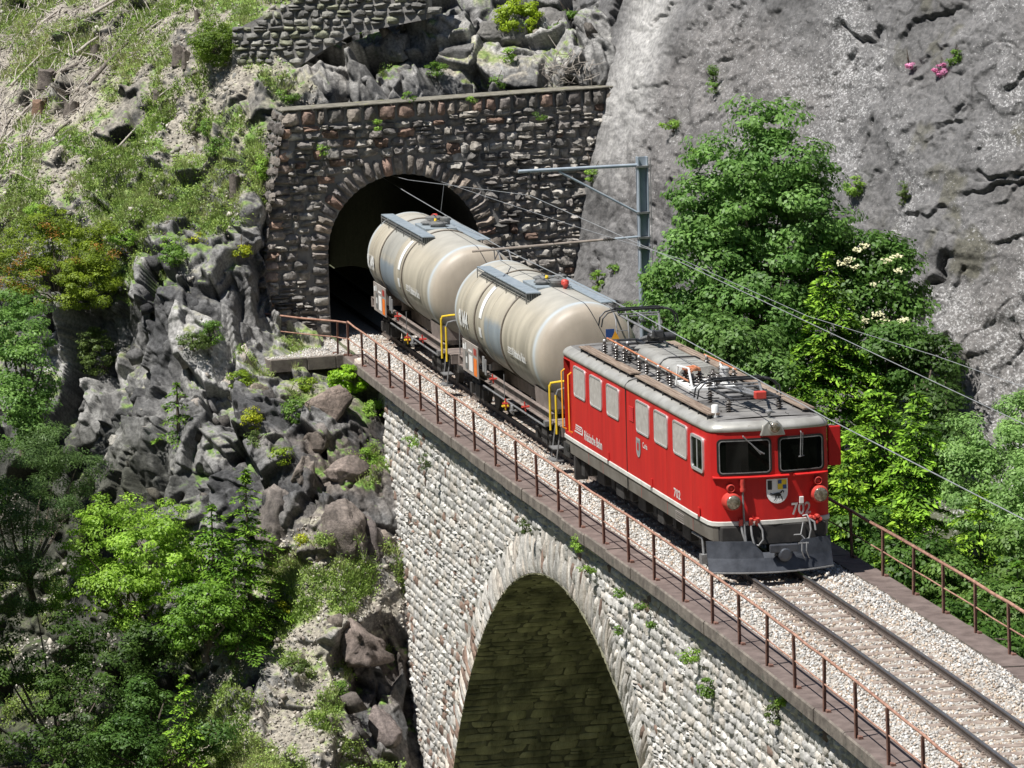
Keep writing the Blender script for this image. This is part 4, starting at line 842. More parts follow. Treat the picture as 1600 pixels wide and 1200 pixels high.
# cut the doorways by replacing side faces: build recess boxes proud of nothing - a real notch
bm = bmesh.new(); bm.from_mesh(body.data); 
og = origin_of(loco)
def cut(bm, co, no): bmesh.ops.bisect_plane(bm, geom=bm.verts[:] + bm.edges[:] + bm.faces[:], plane_co=Vector(co) - Vector(og), plane_no=no)
for x in (-13.28, -12.62): cut(bm, (x, 0, 0), (1, 0, 0))
for z in (1.2, 2.93): cut(bm, (0, 0, z), (0, 0, 1))
kill = [f for f in bm.faces if (lambda c: -13.28 < c.x + og[0] < -12.62 and 1.2 < c.z < 2.93)(f.calc_center_median())]
bmesh.ops.delete(bm, geom=kill, context='FACES'); bm.to_mesh(body.data); bm.free()
for s in (-1, 1):
    mb = MB(); y0 = s * 1.318; y1 = s * 1.06; xa, xb = -13.28, -12.62; za, zb = 1.2, 2.93
    mb.add([(xa, y0, za), (xb, y0, za), (xb, y0, zb), (xa, y0, zb), (xa, y1, za), (xb, y1, za), (xb, y1, zb), (xa, y1, zb)], [(4, 5, 6, 7), (0, 1, 5, 4), (1, 2, 6, 5), (2, 3, 7, 6), (3, 0, 4, 7)])
    d = mb.build('door', M['red_dark'], loco)
    hn = MB(); hn.tube([(-12.78, s * 1.05, 1.95), (-12.78, s * 1.12, 1.95), (-12.9, s * 1.12, 1.95)], .02, 6); hn.build('handle', M['white'], d)
    for x in (-13.2, -12.52):
        MB().tube([(x, s * 1.31, 1.25), (x, s * 1.39, 1.3), (x, s * 1.39, 2.62), (x, s * 1.31, 2.68)], .02, 7).build('handrail', M['orange'], loco, smooth=50)
sk_ = loft('skirt', [(.66, .16), (.72, .03), (1.03, .004)], [M['skirt'], M['under']], [0, 0])
for p_ in sk_.data.polygons:
    c_ = p_.center
    if abs(c_.y) < 1.16 and c_.x > 6: p_.material_index = 1
loft('sill_strip', [(1.03, -.006), (1.045, -.022), (1.12, -.018), (1.132, 0.0)], [M['strip']], [0, 0, 0])
loft('roof', [(3.0, .006), (3.015, -.012), (3.07, -.006), (3.12, .03), (3.165, .10), (3.195, .19), (3.212, .27)], [M['silver'], M['roof']], [0, 0, 0, 0, 0, 1], capt=1, smooth=60)
yy = np.linspace(-1.04, 1.04, 15); V = np.array([(x, y, 3.214 + .03 * (1 - (y / 1.04) ** 2)) for x in (-13.3, -.32) for y in yy]); mesh_np('roof_sheet', V, [(i, i + 1, 16 + i, 15 + i) for i in range(14)], M['roof'], loco, smooth=True)
# articulation joint of the two halves
mb = MB(); 
for s in (-1, 1): mb.box(-7.18, -7.13, s * 1.322, s * 1.332, .7, 3.0)
mb.tube([(-7.15, -1.33, 3.0), (-7.15, -1.32, 3.08), (-7.15, -1.24, 3.17), (-7.15, -1.0, 3.235), (-7.15, 0, 3.25), (-7.15, 1.0, 3.235), (-7.15, 1.24, 3.17), (-7.15, 1.32, 3.08), (-7.15, 1.33, 3.0)], .022, 6)
mb.build('joint_seal', M['rubber'], loco)
# inner body block so nothing is see-through
MB().box(-13.3, -.35, -1.0, 1.0, .8, 3.1).build('engine_room', M['under'], loco)
M['floor'] = M['under']
# side windows, grilles
for s in (-1, 1):
    fn = lambda a, b, d, s=s: (a, s * (LW + d), b)
    for x0 in (-12.2, -10.58, -8.95, -6.2, -4.58, -2.94):
        mb = MB(); ring(mb, rrect(x0, x0 + 1.15, 2.18, 2.90, .1), rrect(x0 + .035, x0 + 1.115, 2.215, 2.865, .075), fn, -.01, .02); w_ = mb.build('window', M['frame'], loco, smooth=40)
        P = [[(x0 + .03, 2.21), (x0 + 1.12, 2.21), (x0 + 1.12, 2.87), (x0 + .03, 2.87)]]; mb = MB()
        nl = 26; xs_ = np.linspace(x0 + .035, x0 + 1.115, nl * 2 + 1)
        V = []; 
        for i, x in enumerate(xs_):
            d = .004 if i % 2 else .013
            V += [fn(x, 2.2, d), fn(x, 2.88, d)]
        V2 = np.array(V); zz = (.1 - np.clip(np.minimum(xs_ - x0, x0 + 1.15 - xs_), 0, .1)); q = .1 - np.sqrt(np.maximum(0, .01 - zz * zz)); V2[0::2, 2] = 2.185 + q; V2[1::2, 2] = 2.895 - q
        mesh_np('grille', V2, [(2 * i, 2 * i + 2, 2 * i + 3, 2 * i + 1) for i in range(len(xs_) - 1)], M['grille'], w_)
    # cab window, sliding, half open
    mb = MB(); ring(mb, rrect(-1.42, -.5, 2.08, 2.83, .1), rrect(-1.36, -.56, 2.14, 2.77, .07), lambda a, b, d, s=s: (a, s * (LW + d - .02 * (a + 1.4)), b), -.03, .03); w_ = mb.build('cab_window', M['frame'], loco, smooth=40)
    mb = MB(); mb.add([(-1.37, s * 1.331, 2.12), (-.55, s * 1.317, 2.12), (-.55, s * 1.317, 2.79), (-1.37, s * 1.331, 2.79), (-1.37, s * 1.2, 2.12), (-.55, s * 1.2, 2.12), (-.55, s * 1.2, 2.79), (-1.37, s * 1.2, 2.79)], [(0, 1, 2, 3), (4, 5, 6, 7), (0, 1, 5, 4), (1, 2, 6, 5), (2, 3, 7, 6), (3, 0, 4, 7)]); mb.build('pane', M['glass'], w_)
    mb = MB(); mb.box(-1.0, -.95, min(s * 1.3, s * 1.335), max(s * 1.3, s * 1.335), 2.13, 2.78); mb.build('sliding_bar', M['frame'], w_)
    # small ventilation louvre
    mb = MB(); 
    for k in range(8): z = 2.34 + k * .042; mb.add([fn(-6.86, z, .002), fn(-6.46, z, .002), fn(-6.46, z + .01, .016), fn(-6.86, z + .01, .016), fn(-6.86, z + .04, .002), fn(-6.46, z + .04, .002)], [(0, 1, 2, 3), (3, 2, 5, 4)])
    mb.build('vent_louvre', M['red'], loco)
    for x in (-8.9, -4.9, -.9):     # jacking brackets
        mb = MB(); mb.box(x - .07, x + .07, min(s * 1.33, s * 1.345), max(s * 1.33, s * 1.345), 1.12, 1.32); mb.k = 1
        for d in (-.06, .04): mb.box(x + d, x + d + .03, min(s * 1.345, s * 1.352), max(s * 1.345, s * 1.352), 1.04, 1.14)
        mb.build('jacking_bracket', [M['red'], M['black']], loco)
    mb = MB(); 
    for x in (-10.9, -9.5, -5.9, -3.6, -1.45): mb.box(x, x + .012, min(s * 1.3255, s * 1.3275), max(s * 1.3255, s * 1.3275), .74, 3.0 if x == -1.45 else 2.95)
    mb.build('panel_joint', M['red_dark'], loco)
    mb = MB()       # frame details under the skirt
    mb.box(-13.5, -12.9, min(s * 1.05, s * 1.32), max(s * 1.05, s * 1.32), .6, .92); mb.box(-12.55, -12.4, min(s * 1.0, s * 1.3), max(s * 1.0, s * 1.3), .15, .7); mb.box(-12.2, -11.9, min(s * .9, s * 1.2), max(s * .9, s * 1.2), .3, .62); mb.box(-13.4, -11.9, min(s * 1.02, s * 1.1), max(s * 1.02, s * 1.1), .58, .66)
    mb.build('frame_bracket', M['under'], loco)
MB().box(-13.15, -12.9, -1.335, -1.31, .76, .86).build('step_hole_shade', M['black'], loco)  # flat black block painted as step hole shade; the skirt stays uncut
fs = lambda a, b: (a, -(LW + .006), b)
text_on('lettering', 'Rhätische Bahn', -11.27, 1.27, 1.75, .22, fs, M['letter'], loco)
polys_on('emblem', logo(-12.2, 1.33, .8, .19), fs, M['letter'], loco)
text_on('number', '702', -3.0, 1.22, .56, .2, fs, M['letter'], loco)
text_on('name_lettering', 'Curia', -5.68, 1.89, .42, .13, fs, M['letter'], loco)
sh = lambda x0, x1, z0, z1: [(x0, z1)] + [(x0 + (x1 - x0) * (.5 - .5 * math.cos(t)), z0 + (z1 - z0) * .45 * (1 - math.sin(t))) for t in np.linspace(0, math.pi, 11)] + [(x1, z1)]
s0 = polys_on('name_shield', [sh(-6.24, -5.86, 1.62, 2.05)], lambda a, b: (a, -(LW + .014), b), M['frame'], loco)
polys_on('shield_charge', [sh(-6.18, -5.92, 1.68, 2.0)], lambda a, b: (a, -(LW + .018), b), M['hose'], s0)
polys_on('shield_gate', [[(-6.12, 1.78), (-5.98, 1.78), (-5.98, 1.94), (-6.12, 1.94)]], lambda a, b: (a, -(LW + .022), b), M['red'], s0)
polys_on('data_panel', [[(-2.9, .74), (-2.9, .755), (-2.2, .755), (-2.2, .74)], [(-2.9, .93), (-2.9, .945), (-2.2, .945), (-2.2, .93)], [(-2.9, .755), (-2.89, .755), (-2.89, .93), (-2.9, .93)], [(-2.21, .755), (-2.2, .755), (-2.2, .93), (-2.21, .93)], [(-2.85, .85), (-2.25, .85), (-2.25, .857), (-2.85, .857)], [(-2.85, .8), (-2.25, .8), (-2.25, .807), (-2.85, .807)], [(-2.85, .9), (-2.25, .9), (-2.25, .907), (-2.85, .907)]], lambda a, b: (a, -(LW + .003), b), M['letter_grey'], loco)
# ---- front
def fx(y):      # x of the front skin
    y = abs(y); return np.interp(y, [0, .6, LW - .32, LW - .17, LW - .07], [.11, .07, 0, -.05, -.14])
ff = lambda a, b, d=0: (float(fx(a)) + d - (.012 * max(0, b - 2.1) / .9), a, b)
for (ya, yb) in ((-1.15, -.02), (.12, 1.15)):
    mb = MB(); ring(mb, rrect(ya, yb, 2.1, 2.86, .1), rrect(ya + .045, yb - .045, 2.145, 2.815, .07), ff, -.02, .025); w_ = mb.build('windscreen', M['rubber'], loco, smooth=40)
    nn_ = 8; yy = np.linspace(ya + .03, yb - .03, nn_); V = [ff(y, z, .008) for y in yy for z in (2.13, 2.83)]
    mesh_np('pane', np.array(V), [(2 * i, 2 * i + 2, 2 * i + 3, 2 * i + 1) for i in range(nn_ - 1)], M['glass'], w_)
    mb = MB(); ring(mb, rrect(ya + .035, yb - .035, 2.135, 2.825, .075), rrect(ya + .055, yb - .055, 2.155, 2.805, .06), ff, .02, .03); mb.build('trim', M['steel'], w_, smooth=40)
MB().tube([ff(-.62, 2.92, .03), ff(-.62, 2.9, .07), ff(-.3, 2.6, .06), ff(-.22, 2.55, .06)], .013, 5).tube([ff(-.6, 2.9, .07), ff(-.26, 2.52, .06)], .008, 5).tube([ff(-.3, 2.57, .05), ff(-.18, 2.53, .05)], .016, 5).build('wiper', M['steel'], loco)
MB().tube([ff(.62, 2.95, .03), ff(.62, 2.92, .07), ff(.6, 2.5, .06), ff(.6, 2.42, .06)], .013, 5).tube([ff(.66, 2.92, .07), ff(.64, 2.45, .06)], .008, 5).tube([ff(.56, 2.42, .05), ff(.68, 2.44, .05)], .014, 5).build('wiper', M['steel'], loco)
# ledge below the windscreens, in two pieces
for ya, yb in ((-1.24, .34), (.44, 1.22)):
    mb = MB(); yy = np.linspace(ya, yb, 8); V = []
    for y in yy: V += [ff(y, 2.045, -.01), ff(y, 2.03, .09), ff(y, 2.055, .10), ff(y, 2.085, -.01)]
    mb.add(V, [(4 * i + k, 4 * i + (k + 1) % 4, 4 * i + 4 + (k + 1) % 4, 4 * i + 4 + k) for i in range(7) for k in range(4)] + [(3, 2, 1, 0), (28, 29, 30, 31)]); mb.build('ledge', M['red'], loco)
for y, z in ((-.88, 1.56), (1.0, 1.61)):
    x = float(fx(y)); m_ = MB(); m_.lathe([(.20, -.06), (.19, .06), (.165, .19), (.15, .2), (.145, .17)], (x, y, z), (1, 0, 0), 24); h_ = m_.build('headlight', M['lampred'], loco, smooth=40)
    m_ = MB(); m_.lathe([(.15, .165), (.15, .195), (.13, .215), (.09, .228), (.04, .235)], (x, y, z), (1, 0, 0), 24); m_.build('lens', M['lens'], h_, smooth=60)
    m_ = MB(); m_.lathe([(.085, -.03), (.085, .10), (.07, .11), (.06, .05)], (x, y - .02, z + .28), (1, 0, 0), 18); t_ = m_.build('tail_lamp', M['lampred'], loco, smooth=40)
    m_ = MB(); m_.lathe([(.055, .05), (.05, .075), (.02, .085)], (x, y - .02, z + .28), (1, 0, 0), 14); m_.build('lens', M['red_dark'], t_, smooth=60)
# top lamp in its silver fairing
mb = MB(); fo = [(-.26, 2.9), (.28, 2.9), (.2, 3.12), (.1, 3.22), (-.08, 3.22), (-.19, 3.12)]
mb.prism(fo, lambda a, b: (-.35, a, b), lambda a, b: (.16, a, b)); tl = mb.build('lamp_fairing', M['silver'], loco, bevel=.02)
m_ = MB(); m_.lathe([(.13, -.1), (.13, .08), (.11, .09)], (.12, .04, 3.07), (1, 0, 0), 20); m_.build('headlight', M['silver'], loco, smooth=40)
m_ = MB(); m_.lathe([(.11, .06), (.105, .095), (.05, .12)], (.12, .04, 3.07), (1, 0, 0), 20); m_.build('lens', M['lens'], tl, smooth=60)
m_ = MB(); m_.lathe([(.03, 0), (.03, .08), (.075, .12), (.075, .15), (.02, .19)], (-.2, .03, 3.22), n=12); m_.build('roof_bell', M['steel'], loco, smooth=40)
# mirrors
for s in (1,):
    mb = MB(); mb.box(-.42, -.3, s * 1.33, s * 1.6, 2.12, 2.95); mb.build('mirror', M['red'], loco, bevel=.02)
    MB().tube([(-.4, 1.26, 2.95), (-.35, 1.4, 2.98), (-.35, 1.5, 2.95)], .015, 6).tube([(-.4, 1.26, 2.2), (-.35, 1.36, 2.2)], .015, 6).build('mirror_bracket', M['steel'], loco)
# coat of arms
fe = lambda a, b, d=.02: (float(fx(a)) + d, a, b)
X0, X1, Z0, Z1 = -.145, .315, 1.47, 1.985
arms = polys_on('coat_of_arms', [sh(X0, X1, Z0, Z1)], lambda a, b: fe(a, b, .02), M['white'], loco)
MB().prism(sh(X0, X1, Z0, Z1), lambda a, b: fe(a, b, .0), lambda a, b: fe(a, b, .018)).build('plate', M['frame'], arms)
xm = (X0 + X1) / 2; zm = 1.755; Q = [[(X0 + .025, zm + .01), (X0 + .115, zm + .01), (X0 + .115, Z1 - .03), (X0 + .025, Z1 - .03)]]; mi = [0]
a0, a1 = xm + .01, X1 - .025
Q.append([(a0, zm + .01), (a1, zm + .01), (a1, Z1 - .02), (a0, Z1 - .02)]); mi.append(1)
Q.append([(a0 + .005, (zm + Z1) / 2 + .012), (a0 + .085, (zm + Z1) / 2 + .012), (a0 + .085, Z1 - .028), (a0 + .005, Z1 - .028)]); mi.append(2)
Q.append([(a1 - .085, zm + .015), (a1 - .005, zm + .015), (a1 - .005, (zm + Z1) / 2 - .012), (a1 - .085, (zm + Z1) / 2 - .012)]); mi.append(2)
ib = [[(.0, 1.68), (.12, 1.70), (.17, 1.655), (.15, 1.62), (.04, 1.63)], [(-.08, 1.70), (.01, 1.67), (.03, 1.64), (-.07, 1.68)], [(.04, 1.64), (.07, 1.63), (.05, 1.56), (.0, 1.515), (.0, 1.53), (.035, 1.57)], [(.15, 1.64), (.18, 1.62), (.2, 1.55), (.18, 1.53), (.175, 1.56)], [(-.09, 1.66), (.0, 1.655), (.03, 1.64), (-.06, 1.645)], [(.13, 1.69), (.17, 1.73), (.2, 1.71), (.17, 1.68)], [(.16, 1.72), (.2, 1.745), (.235, 1.72), (.22, 1.67), (.21, 1.71), (.19, 1.725)], [(.1, 1.64), (.13, 1.6), (.11, 1.57), (.1, 1.6)]]
for q in ib: Q.append(q); mi.append(0)
V = []; F = []
for i, q in enumerate(Q): d = .024 if i != 2 and i != 3 else .028; F.append(list(range(len(V), len(V) + len(q)))); V += [fe(a, b, d) for a, b in q]
mesh_np('charges', np.array(V), F, [M['black'], M['yellow'], M['blue']], arms, matidx=mi)
text_on('number', '702', .39, 1.2, .43, .26, lambda a, b: fe(a, b, .014), M['letter_grey'], loco)
mb = MB(); mb.box(.075, .13, .56, .65, 1.44, 1.58); mb.build('socket', M['letter'], loco, bevel=.008)
# air connection, cables and hoses
mb = MB(); x = float(fx(-.65)); mb.lathe([(.05, 0), (.06, .06), (.04, .1), (.055, .16), (.045, .26)], (x + .07, -.66, 1.76), n=12); mb.tube([(x, -.66, 1.97), (x + .07, -.66, 1.98)], .04, 8)
mb.build('cable_socket', M['lampred'], loco, smooth=40)
MB().tube([(x + .07, -.66, 1.78), (x + .075, -.655, 1.5), (x + .09, -.65, 1.2), (x + .12, -.64, .9), (x + .16, -.63, .72)], .022, 7).build('heating_cable', M['steel'], loco, smooth=60)
mb = MB(); 
for y in (-.71, -.5, -.36): mb.lathe([(.03, -.05), (.05, 0), (.04, .12)], (.12, y, 1.08), (.3, 0, 1), 8)
mb.tube([(.1, -.52, 1.12), (.16, -.4, 1.16), (.16, -.3, 1.14)], .02, 6); mb.build('brake_coupling', M['lampred'], loco, smooth=40)
mb = MB(); mb.tube([(.14, -.71, 1.05), (.17, -.69, .9), (.2, -.64, .72)], .026, 7); mb.tube([(.14, -.36, 1.1), (.22, -.28, .95), (.22, -.26, .75), (.2, -.36, .62), (.17, -.42, .64)], .022, 7); mb.tube([(.12, -.5, 1.08), (.2, -.5, .85), (.22, -.46, .66)], .024, 7); mb.build('brake_hose', M['hose'], loco, smooth=60)
mb = MB(); 
for y, z in ((.85, 1.1), (.93, 1.13), (.78, 1.12), (.9, 1.02), (.98, 1.07)): mb.lathe([(.04, -.05), (.06, .0), (.05, .1), (.03, .14)], (.05, y, z), (1, .1, .2), 8)
mb.build('brake_coupling', M['lampred'], loco, smooth=40)
mb = MB(); mb.tube([(.12, .62, 1.17), (.16, .7, 1.2), (.2, .74, 1.1), (.24, .76, .9), (.24, .72, .72), (.2, .64, .68), (.2, .56, .78)], .022, 7); mb.tube([(.14, .7, 1.15), (.22, .84, 1.05), (.24, .86, .88)], .022, 7); mb.tube([(.15, .62, 1.05), (.2, .55, .8), (.2, .4, .8)], .015, 6); mb.build('brake_hose', M['hose'], loco, smooth=60)
# head beam, plough, coupler
MB().box(-.55, .12, -1.12, 1.12, .62, 1.03).build('head_beam', M['under'], loco, bevel=.02)
yy = np.linspace(-1.42, 1.22, 13); V = []
for y in yy:
    xf = .42 - .42 * (abs(y) / 1.42) ** 2; zt = .72 if abs(y + .95) < .5 else (.44 if -.45 < y < .25 else .70 if y > .3 else .6)
    zt = .74 if y < -.5 else (.5 if y < .35 else .72)
    V += [(xf - .03, y, zt), (xf + .05, y, .4), (xf + .16, y, .14), (xf + .12, y, .11), (xf - .0, y, .4), (xf - .08, y, zt)]
F = [(6 * i + k, 6 * i + 6 + k, 6 * i + 6 + (k + 1) % 6, 6 * i + (k + 1) % 6) for i in range(12) for k in range(6)] + [(0, 1, 2, 3, 4, 5), (77, 76, 75, 74, 73, 72)]
mesh_np('snow_plough', np.array(V), F, M['plough'], loco)
MB().tube([(V[6 * i + 2][0] + .01, V[6 * i + 2][1], .115) for i in range(13)], .018, 6).build('plough_edge', M['steel'], loco)
mb = MB(); mb.box(.1, .52, -.1, .26, .44, .62); mb.box(.5, .6, -.22, .38, .52, .68); mb.lathe([(.15, 0), (.16, .06), (.1, .1)], (.52, .1, .48), (1, 0, 0), 16); mb.build('coupler', M['plough'], loco, bevel=.015)
mb = MB(); 
for y in (.5, .6): mb.tube([(.45, y, .68), (.5, y - .02, .5), (.5, y + .03, .36), (.48, y + .05, .35)], .014, 6)
mb.tube([(.45, .42, .66), (.45, .64, .66)], .016, 6); mb.build('coupler_hook', M['steel'], loco)
# bogies
for xb in (-2.9, -6.8, -10.7):
    bo = MB(); 
    for s in (-1, 1): bo.box(xb - 1.6, xb + 1.6, min(s * .82, s * .95), max(s * .82, s * .95), .45, .7); bo.box(xb - .35, xb + .35, min(s * .8, s * 1.1), max(s * .8, s * 1.1), .3, .62)
    for x in (xb - 1.1, xb + 1.1):
        for s in (-1, 1): bo.box(x - .16, x + .16, min(s * .84, s * 1.08), max(s * .84, s * 1.08), .35, .68)
    bo.box(xb - .2, xb + .2, -.95, .95, .48, .66)
    b_ = bo.build('bogie', M['under'], loco, bevel=.02)
    for x in (xb - 1.1, xb + 1.1):
        m_ = MB()
        for s in (-1, 1): m_.lathe([(.53, -.07 * s), (.53, .0), (.5, .01), (.5, .07 * s), (.38, .05 * s), (.12, .06 * s)], (x, s * .53, .5), (0, 1, 0), 28)
        m_.tube([(x, -.5, .5), (x, .5, .5)], .08, 10); m_.build('wheelset', M['under'], b_, smooth=40)
mb = MB()
for s in (-1, 1):
    for x, d in ((-5.0, .5), (-8.8, .7), (-12.9, .3)): mb.box(x, x + d, min(s * .95, s * 1.2), max(s * .95, s * 1.2), .35, .64)
mb.build('equipment_box', M['under'], loco, bevel=.02)
mb = MB(); mb.tube([(-1.9, -1.22, .62), (-1.1, -1.22, .62), (-1.0, -1.22, .2)], .03, 6); mb.box(-1.1, -.9, -1.3, -1.1, .1, .3); mb.build('sand_pipe', M['steel'], loco)
# ---- roof equipment
RZ = 3.24
for s in (-1, 1):
    for xa, xb in ((-12.35, -7.35), (-6.95, -.65)):
        mb = MB(); y0, y1 = (s * 1.16, s * .90); y0, y1 = min(y0, y1), max(y0, y1)
        for k in range(3): a = y0 + (y1 - y0) * k / 3; mb.box(xa + .02 * (k % 2), xb - .03 * (k % 2), a + .005, a + (y1 - y0) / 3 - .005, RZ + .04, RZ + .075)
        mb.build('roof_boards', M['wood'], loco)
        mb = MB(); x = xa + .2
        while x < xb: mb.box(x, x + .04, s * 1.03 - .13, s * 1.03 + .13, RZ - .06, RZ + .038); x += .75
        mb.build('board_bracket', M['dark_steel'], loco)
def insulator(mb, x, y, z, h=.3, r=.075, up=(0, 0, 1)):
    pr = [(.03, 0)]; n = 4
    for k in range(n): a = h * (.1 + .8 * k / n); pr += [(r * .5, a), (r, a + h * .05), (r * .9, a + h * .09), (r * .5, a + h * .14)]
    pr += [(.035, h * .92), (.035, h)]; mb.lathe(pr, (x, y, z), up, 12)
# ventilation hood
mb = MB(); hp = [(-.42, RZ + .1), (-.42, RZ + .2), (-.36, RZ + .28), (-.25, RZ + .33), (.35, RZ + .33), (.46, RZ + .28), (.52, RZ + .2), (.52, RZ + .1)]
for xa, xb in ((-10.1, -7.55), (-7.5, -5.9)): mb.prism(hp, lambda a, b, xa=xa: (xa, a, b), lambda a, b, xb=xb: (xb, a, b))
hd_ = mb.build('roof_hood', M['silver'], loco, smooth=40)
mb = MB(); 
for x in np.arange(-9.9, -6.0, .42): mb.box(x, x + .03, -.2, .3, RZ + .328, RZ + .334)
mb.box(-10.05, -6.0, .04, .06, RZ + .328, RZ + .336); mb.build('hood_seams', M['roof'], hd_)
mb = MB(); mb.tube([(-7.52, -.44, RZ), (-7.52, -.43, RZ + .22), (-7.52, -.34, RZ + .31), (-7.52, -.22, RZ + .345), (-7.52, .38, RZ + .345), (-7.52, .5, RZ + .28)], .02, 6); mb.box(-10.0, -6.0, -.38, .48, RZ, RZ + .12); mb.build('hood_base', M['dark_steel'], hd_)
for y, xa, xb in ((-.72, -11.3, -3.6), (.62, -7.6, -4.9)):
    MB().tube([(xa, y, RZ + .36), (xb, y - .08 if y < 0 else y, RZ + .36)], .022, 6).build('conductor_bar', M['copper'], loco)
ip = [(-11.0, -.86), (-10.6, -.70), (-10.1, -.80), (-9.6, -.74), (-10.4, -.46), (-7.95, -.80), (-7.35, -.78), (-6.2, -.80), (-5.8, -.68), (-5.3, -.76), (-7.4, .62), (-6.2, .62), (-5.1, .62)]
for x, y in ip:
    mb = MB(); insulator(mb, x, y, RZ + .02, .3, .08); i_ = mb.build('insulator', M['porcelain'], loco, smooth=50)
    mb = MB(); mb.lathe([(.02, .28), (.034, .3), (.038, .34), (.02, .36)], (x, y, RZ + .02), n=10); mb.build('cap', M['frame'], i_, smooth=50)
# main switch and surge arrester
mb = MB(); 
for x, y in ((-5.6, -.35), (-5.3, -.1), (-5.0, -.35), (-4.9, .2), (-5.5, .25), (-4.7, -.05)): insulator(mb, x, y, RZ, .32, .1)
mb.build('main_switch', M['porcelain'], loco, smooth=50)
mb = MB(); mb.tube([(-5.65, -.55, RZ), (-5.65, -.5, RZ + .42), (-4.9, -.45, RZ + .45), (-4.6, -.45, RZ)], .025, 6); mb.tube([(-5.65, .5, RZ + .1), (-5.6, .45, RZ + .4), (-4.9, .3, RZ + .42)], .025, 6); mb.box(-5.9, -4.5, -.5, .5, RZ - .0, RZ + .06); mb.build('switch_frame', M['white'], loco)
mb = MB(); mb.tube([(-5.6, -.4, RZ + .36), (-5.4, -.2, RZ + .42), (-5.2, -.2, RZ + .42), (-5.0, -.38, RZ + .36)], .03, 6); mb.box(-5.6, -5.2, -.42, -.1, RZ + .34, RZ + .40); mb.build('switch_bar', M['copper'], loco)
mb = MB(); mb.lathe([(.09, 0), (.09, .2), (.11, .22), (.11, .26), (.08, .28), (.11, .3), (.11, .34), (.08, .36), (.11, .38), (.06, .42)], (-5.15, .42, RZ), n=14); mb.build('surge_arrester', M['frame'], loco, smooth=40)
mb = MB(); mb.lathe([(.075, 0), (.075, .24), (.06, .26)], (-.75, -.98, RZ - .02), n=14); mb.build('antenna', M['white'], loco, smooth=40)
mb = MB(); mb.lathe([(.075, 0), (.075, .24), (.06, .26)], (-12.6, .9, RZ - .02), n=14); mb.build('antenna', M['white'], loco, smooth=40)
mb = MB(); mb.tube([(-3.1, -.9, RZ + .2), (-2.7, -.7, RZ + .1), (-2.2, -.5, RZ + .16)], .015, 5); mb.tube([(-9.9, -.9, RZ + .02), (-9.5, -.95, RZ + .1), (-8.6, -.85, RZ + .12)], .015, 5); mb.build('roof_cable', M['rubber'], loco)
mb = MB()
for x in (-12.9, -11.2, -9.2, -7.9, -6.0, -4.3, -3.0, -1.9): mb.box(x, x + .02, -.88, .88, RZ - .004, RZ + .008)
for x, y in ((-1.4, -.7), (-2.6, -.8), (-4.0, -.8), (-8.9, -.82), (-11.9, -.75), (-.5, .5), (-1.9, .7)): mb.tube([(x - .1, y, RZ), (x - .1, y, RZ + .03), (x + .1, y, RZ + .03), (x + .1, y, RZ)], .01, 5)
mb.build('roof_seams', M['roof'], loco)
def pantograph(x0, sgn, raise_, name='pantograph'):
    """x0 base centre, sgn direction of the knee along x, raise_ head height above the roof"""
    z0 = RZ + .27; mb = MB()
    for dx in (-.75, .75):
        for y in (-.55, .55): insulator(mb, x0 + dx, y, RZ, .25, .085)
    base = mb.build(name, M['porcelain'], loco, smooth=50)
    mb = MB(); 
    for y in (-.5, .5): mb.tube([(x0 - .95, y, z0), (x0 + .95, y, z0)], .03, 6)
    for dx in (-.9, -.2, .5, .9): mb.tube([(x0 + dx, -.55, z0), (x0 + dx, .55, z0)], .028, 6)
    mb.tube([(x0 - .3, -.1, z0 + .05), (x0 + .5, -.1, z0 + .05)], .05, 8); mb.build('base_frame', M['dark_steel'], base)
    kx, kz = x0 + sgn * 1.25, z0 + .1 + raise_ * .5; hx, hz = x0 - sgn * .55, z0 + .16 + raise_; fx_ = x0 - sgn * .4
    mb = MB(); mb.tube([(fx_, 0, z0 + .05), (kx, 0, kz)], [.06, .05], 8); mb.tube([(fx_ - sgn * .2, .1, z0), (kx, .08, kz - .06)], .018, 6); mb.build('lower_arm', M['steel'], base)
    mb = MB(); mb.tube([(kx, -.06, kz), (hx, -.48, hz - .06)], [.035, .028], 7); mb.tube([(kx, .06, kz), (hx, .48, hz - .06)], [.035, .028], 7); mb.tube([(hx + sgn * .5, -.34, hz - .05), (hx + sgn * .5, .34, hz - .05)], .018, 6); mb.tube([(hx + sgn * .9, -.22, hz - .08), (hx, .4, hz - .06)], .012, 5); mb.tube([(hx, -.5, hz - .06), (hx, .5, hz - .06)], .02, 6); mb.build('upper_arm', M['steel'], base)
    m_ = MB(); m_.box(kx - .09, kx + .09, -.12, .12, kz - .07, kz + .09); m_.build('knee_joint', M['lampred'] if raise_ < .3 else M['dark_steel'], base, bevel=.02)
    mb = MB()
    for dx in (-.14, .14):
        P = [(hx + dx, -.92, hz - .32), (hx + dx, -.88, hz - .12), (hx + dx, -.76, hz + .0), (hx + dx, -.6, hz + .04), (hx + dx, 0, hz + .05), (hx + dx, .6, hz + .04), (hx + dx, .76, hz), (hx + dx, .88, hz - .12), (hx + dx, .92, hz - .32)]
        mb.tube(P, .02, 6)
        mb.box(hx + dx - .03, hx + dx + .03, -.55, .55, hz + .055, hz + .08)
    for y in (-.62, -.45, .45, .62): mb.tube([(hx - .14, y, hz + .03), (hx + .14, y, hz + .03)], .014, 5)
    for y in (-.48, .48): mb.tube([(hx, y, hz - .08), (hx - .14, y, hz + .03)], .014, 5); mb.tube([(hx, y, hz - .08), (hx + .14, y, hz + .03)], .014, 5)
    mb.build('collector_head', M['dark_steel'], base)
    return base
pantograph(-2.0, 1, .02); pantograph(-10.6, 1, .55)
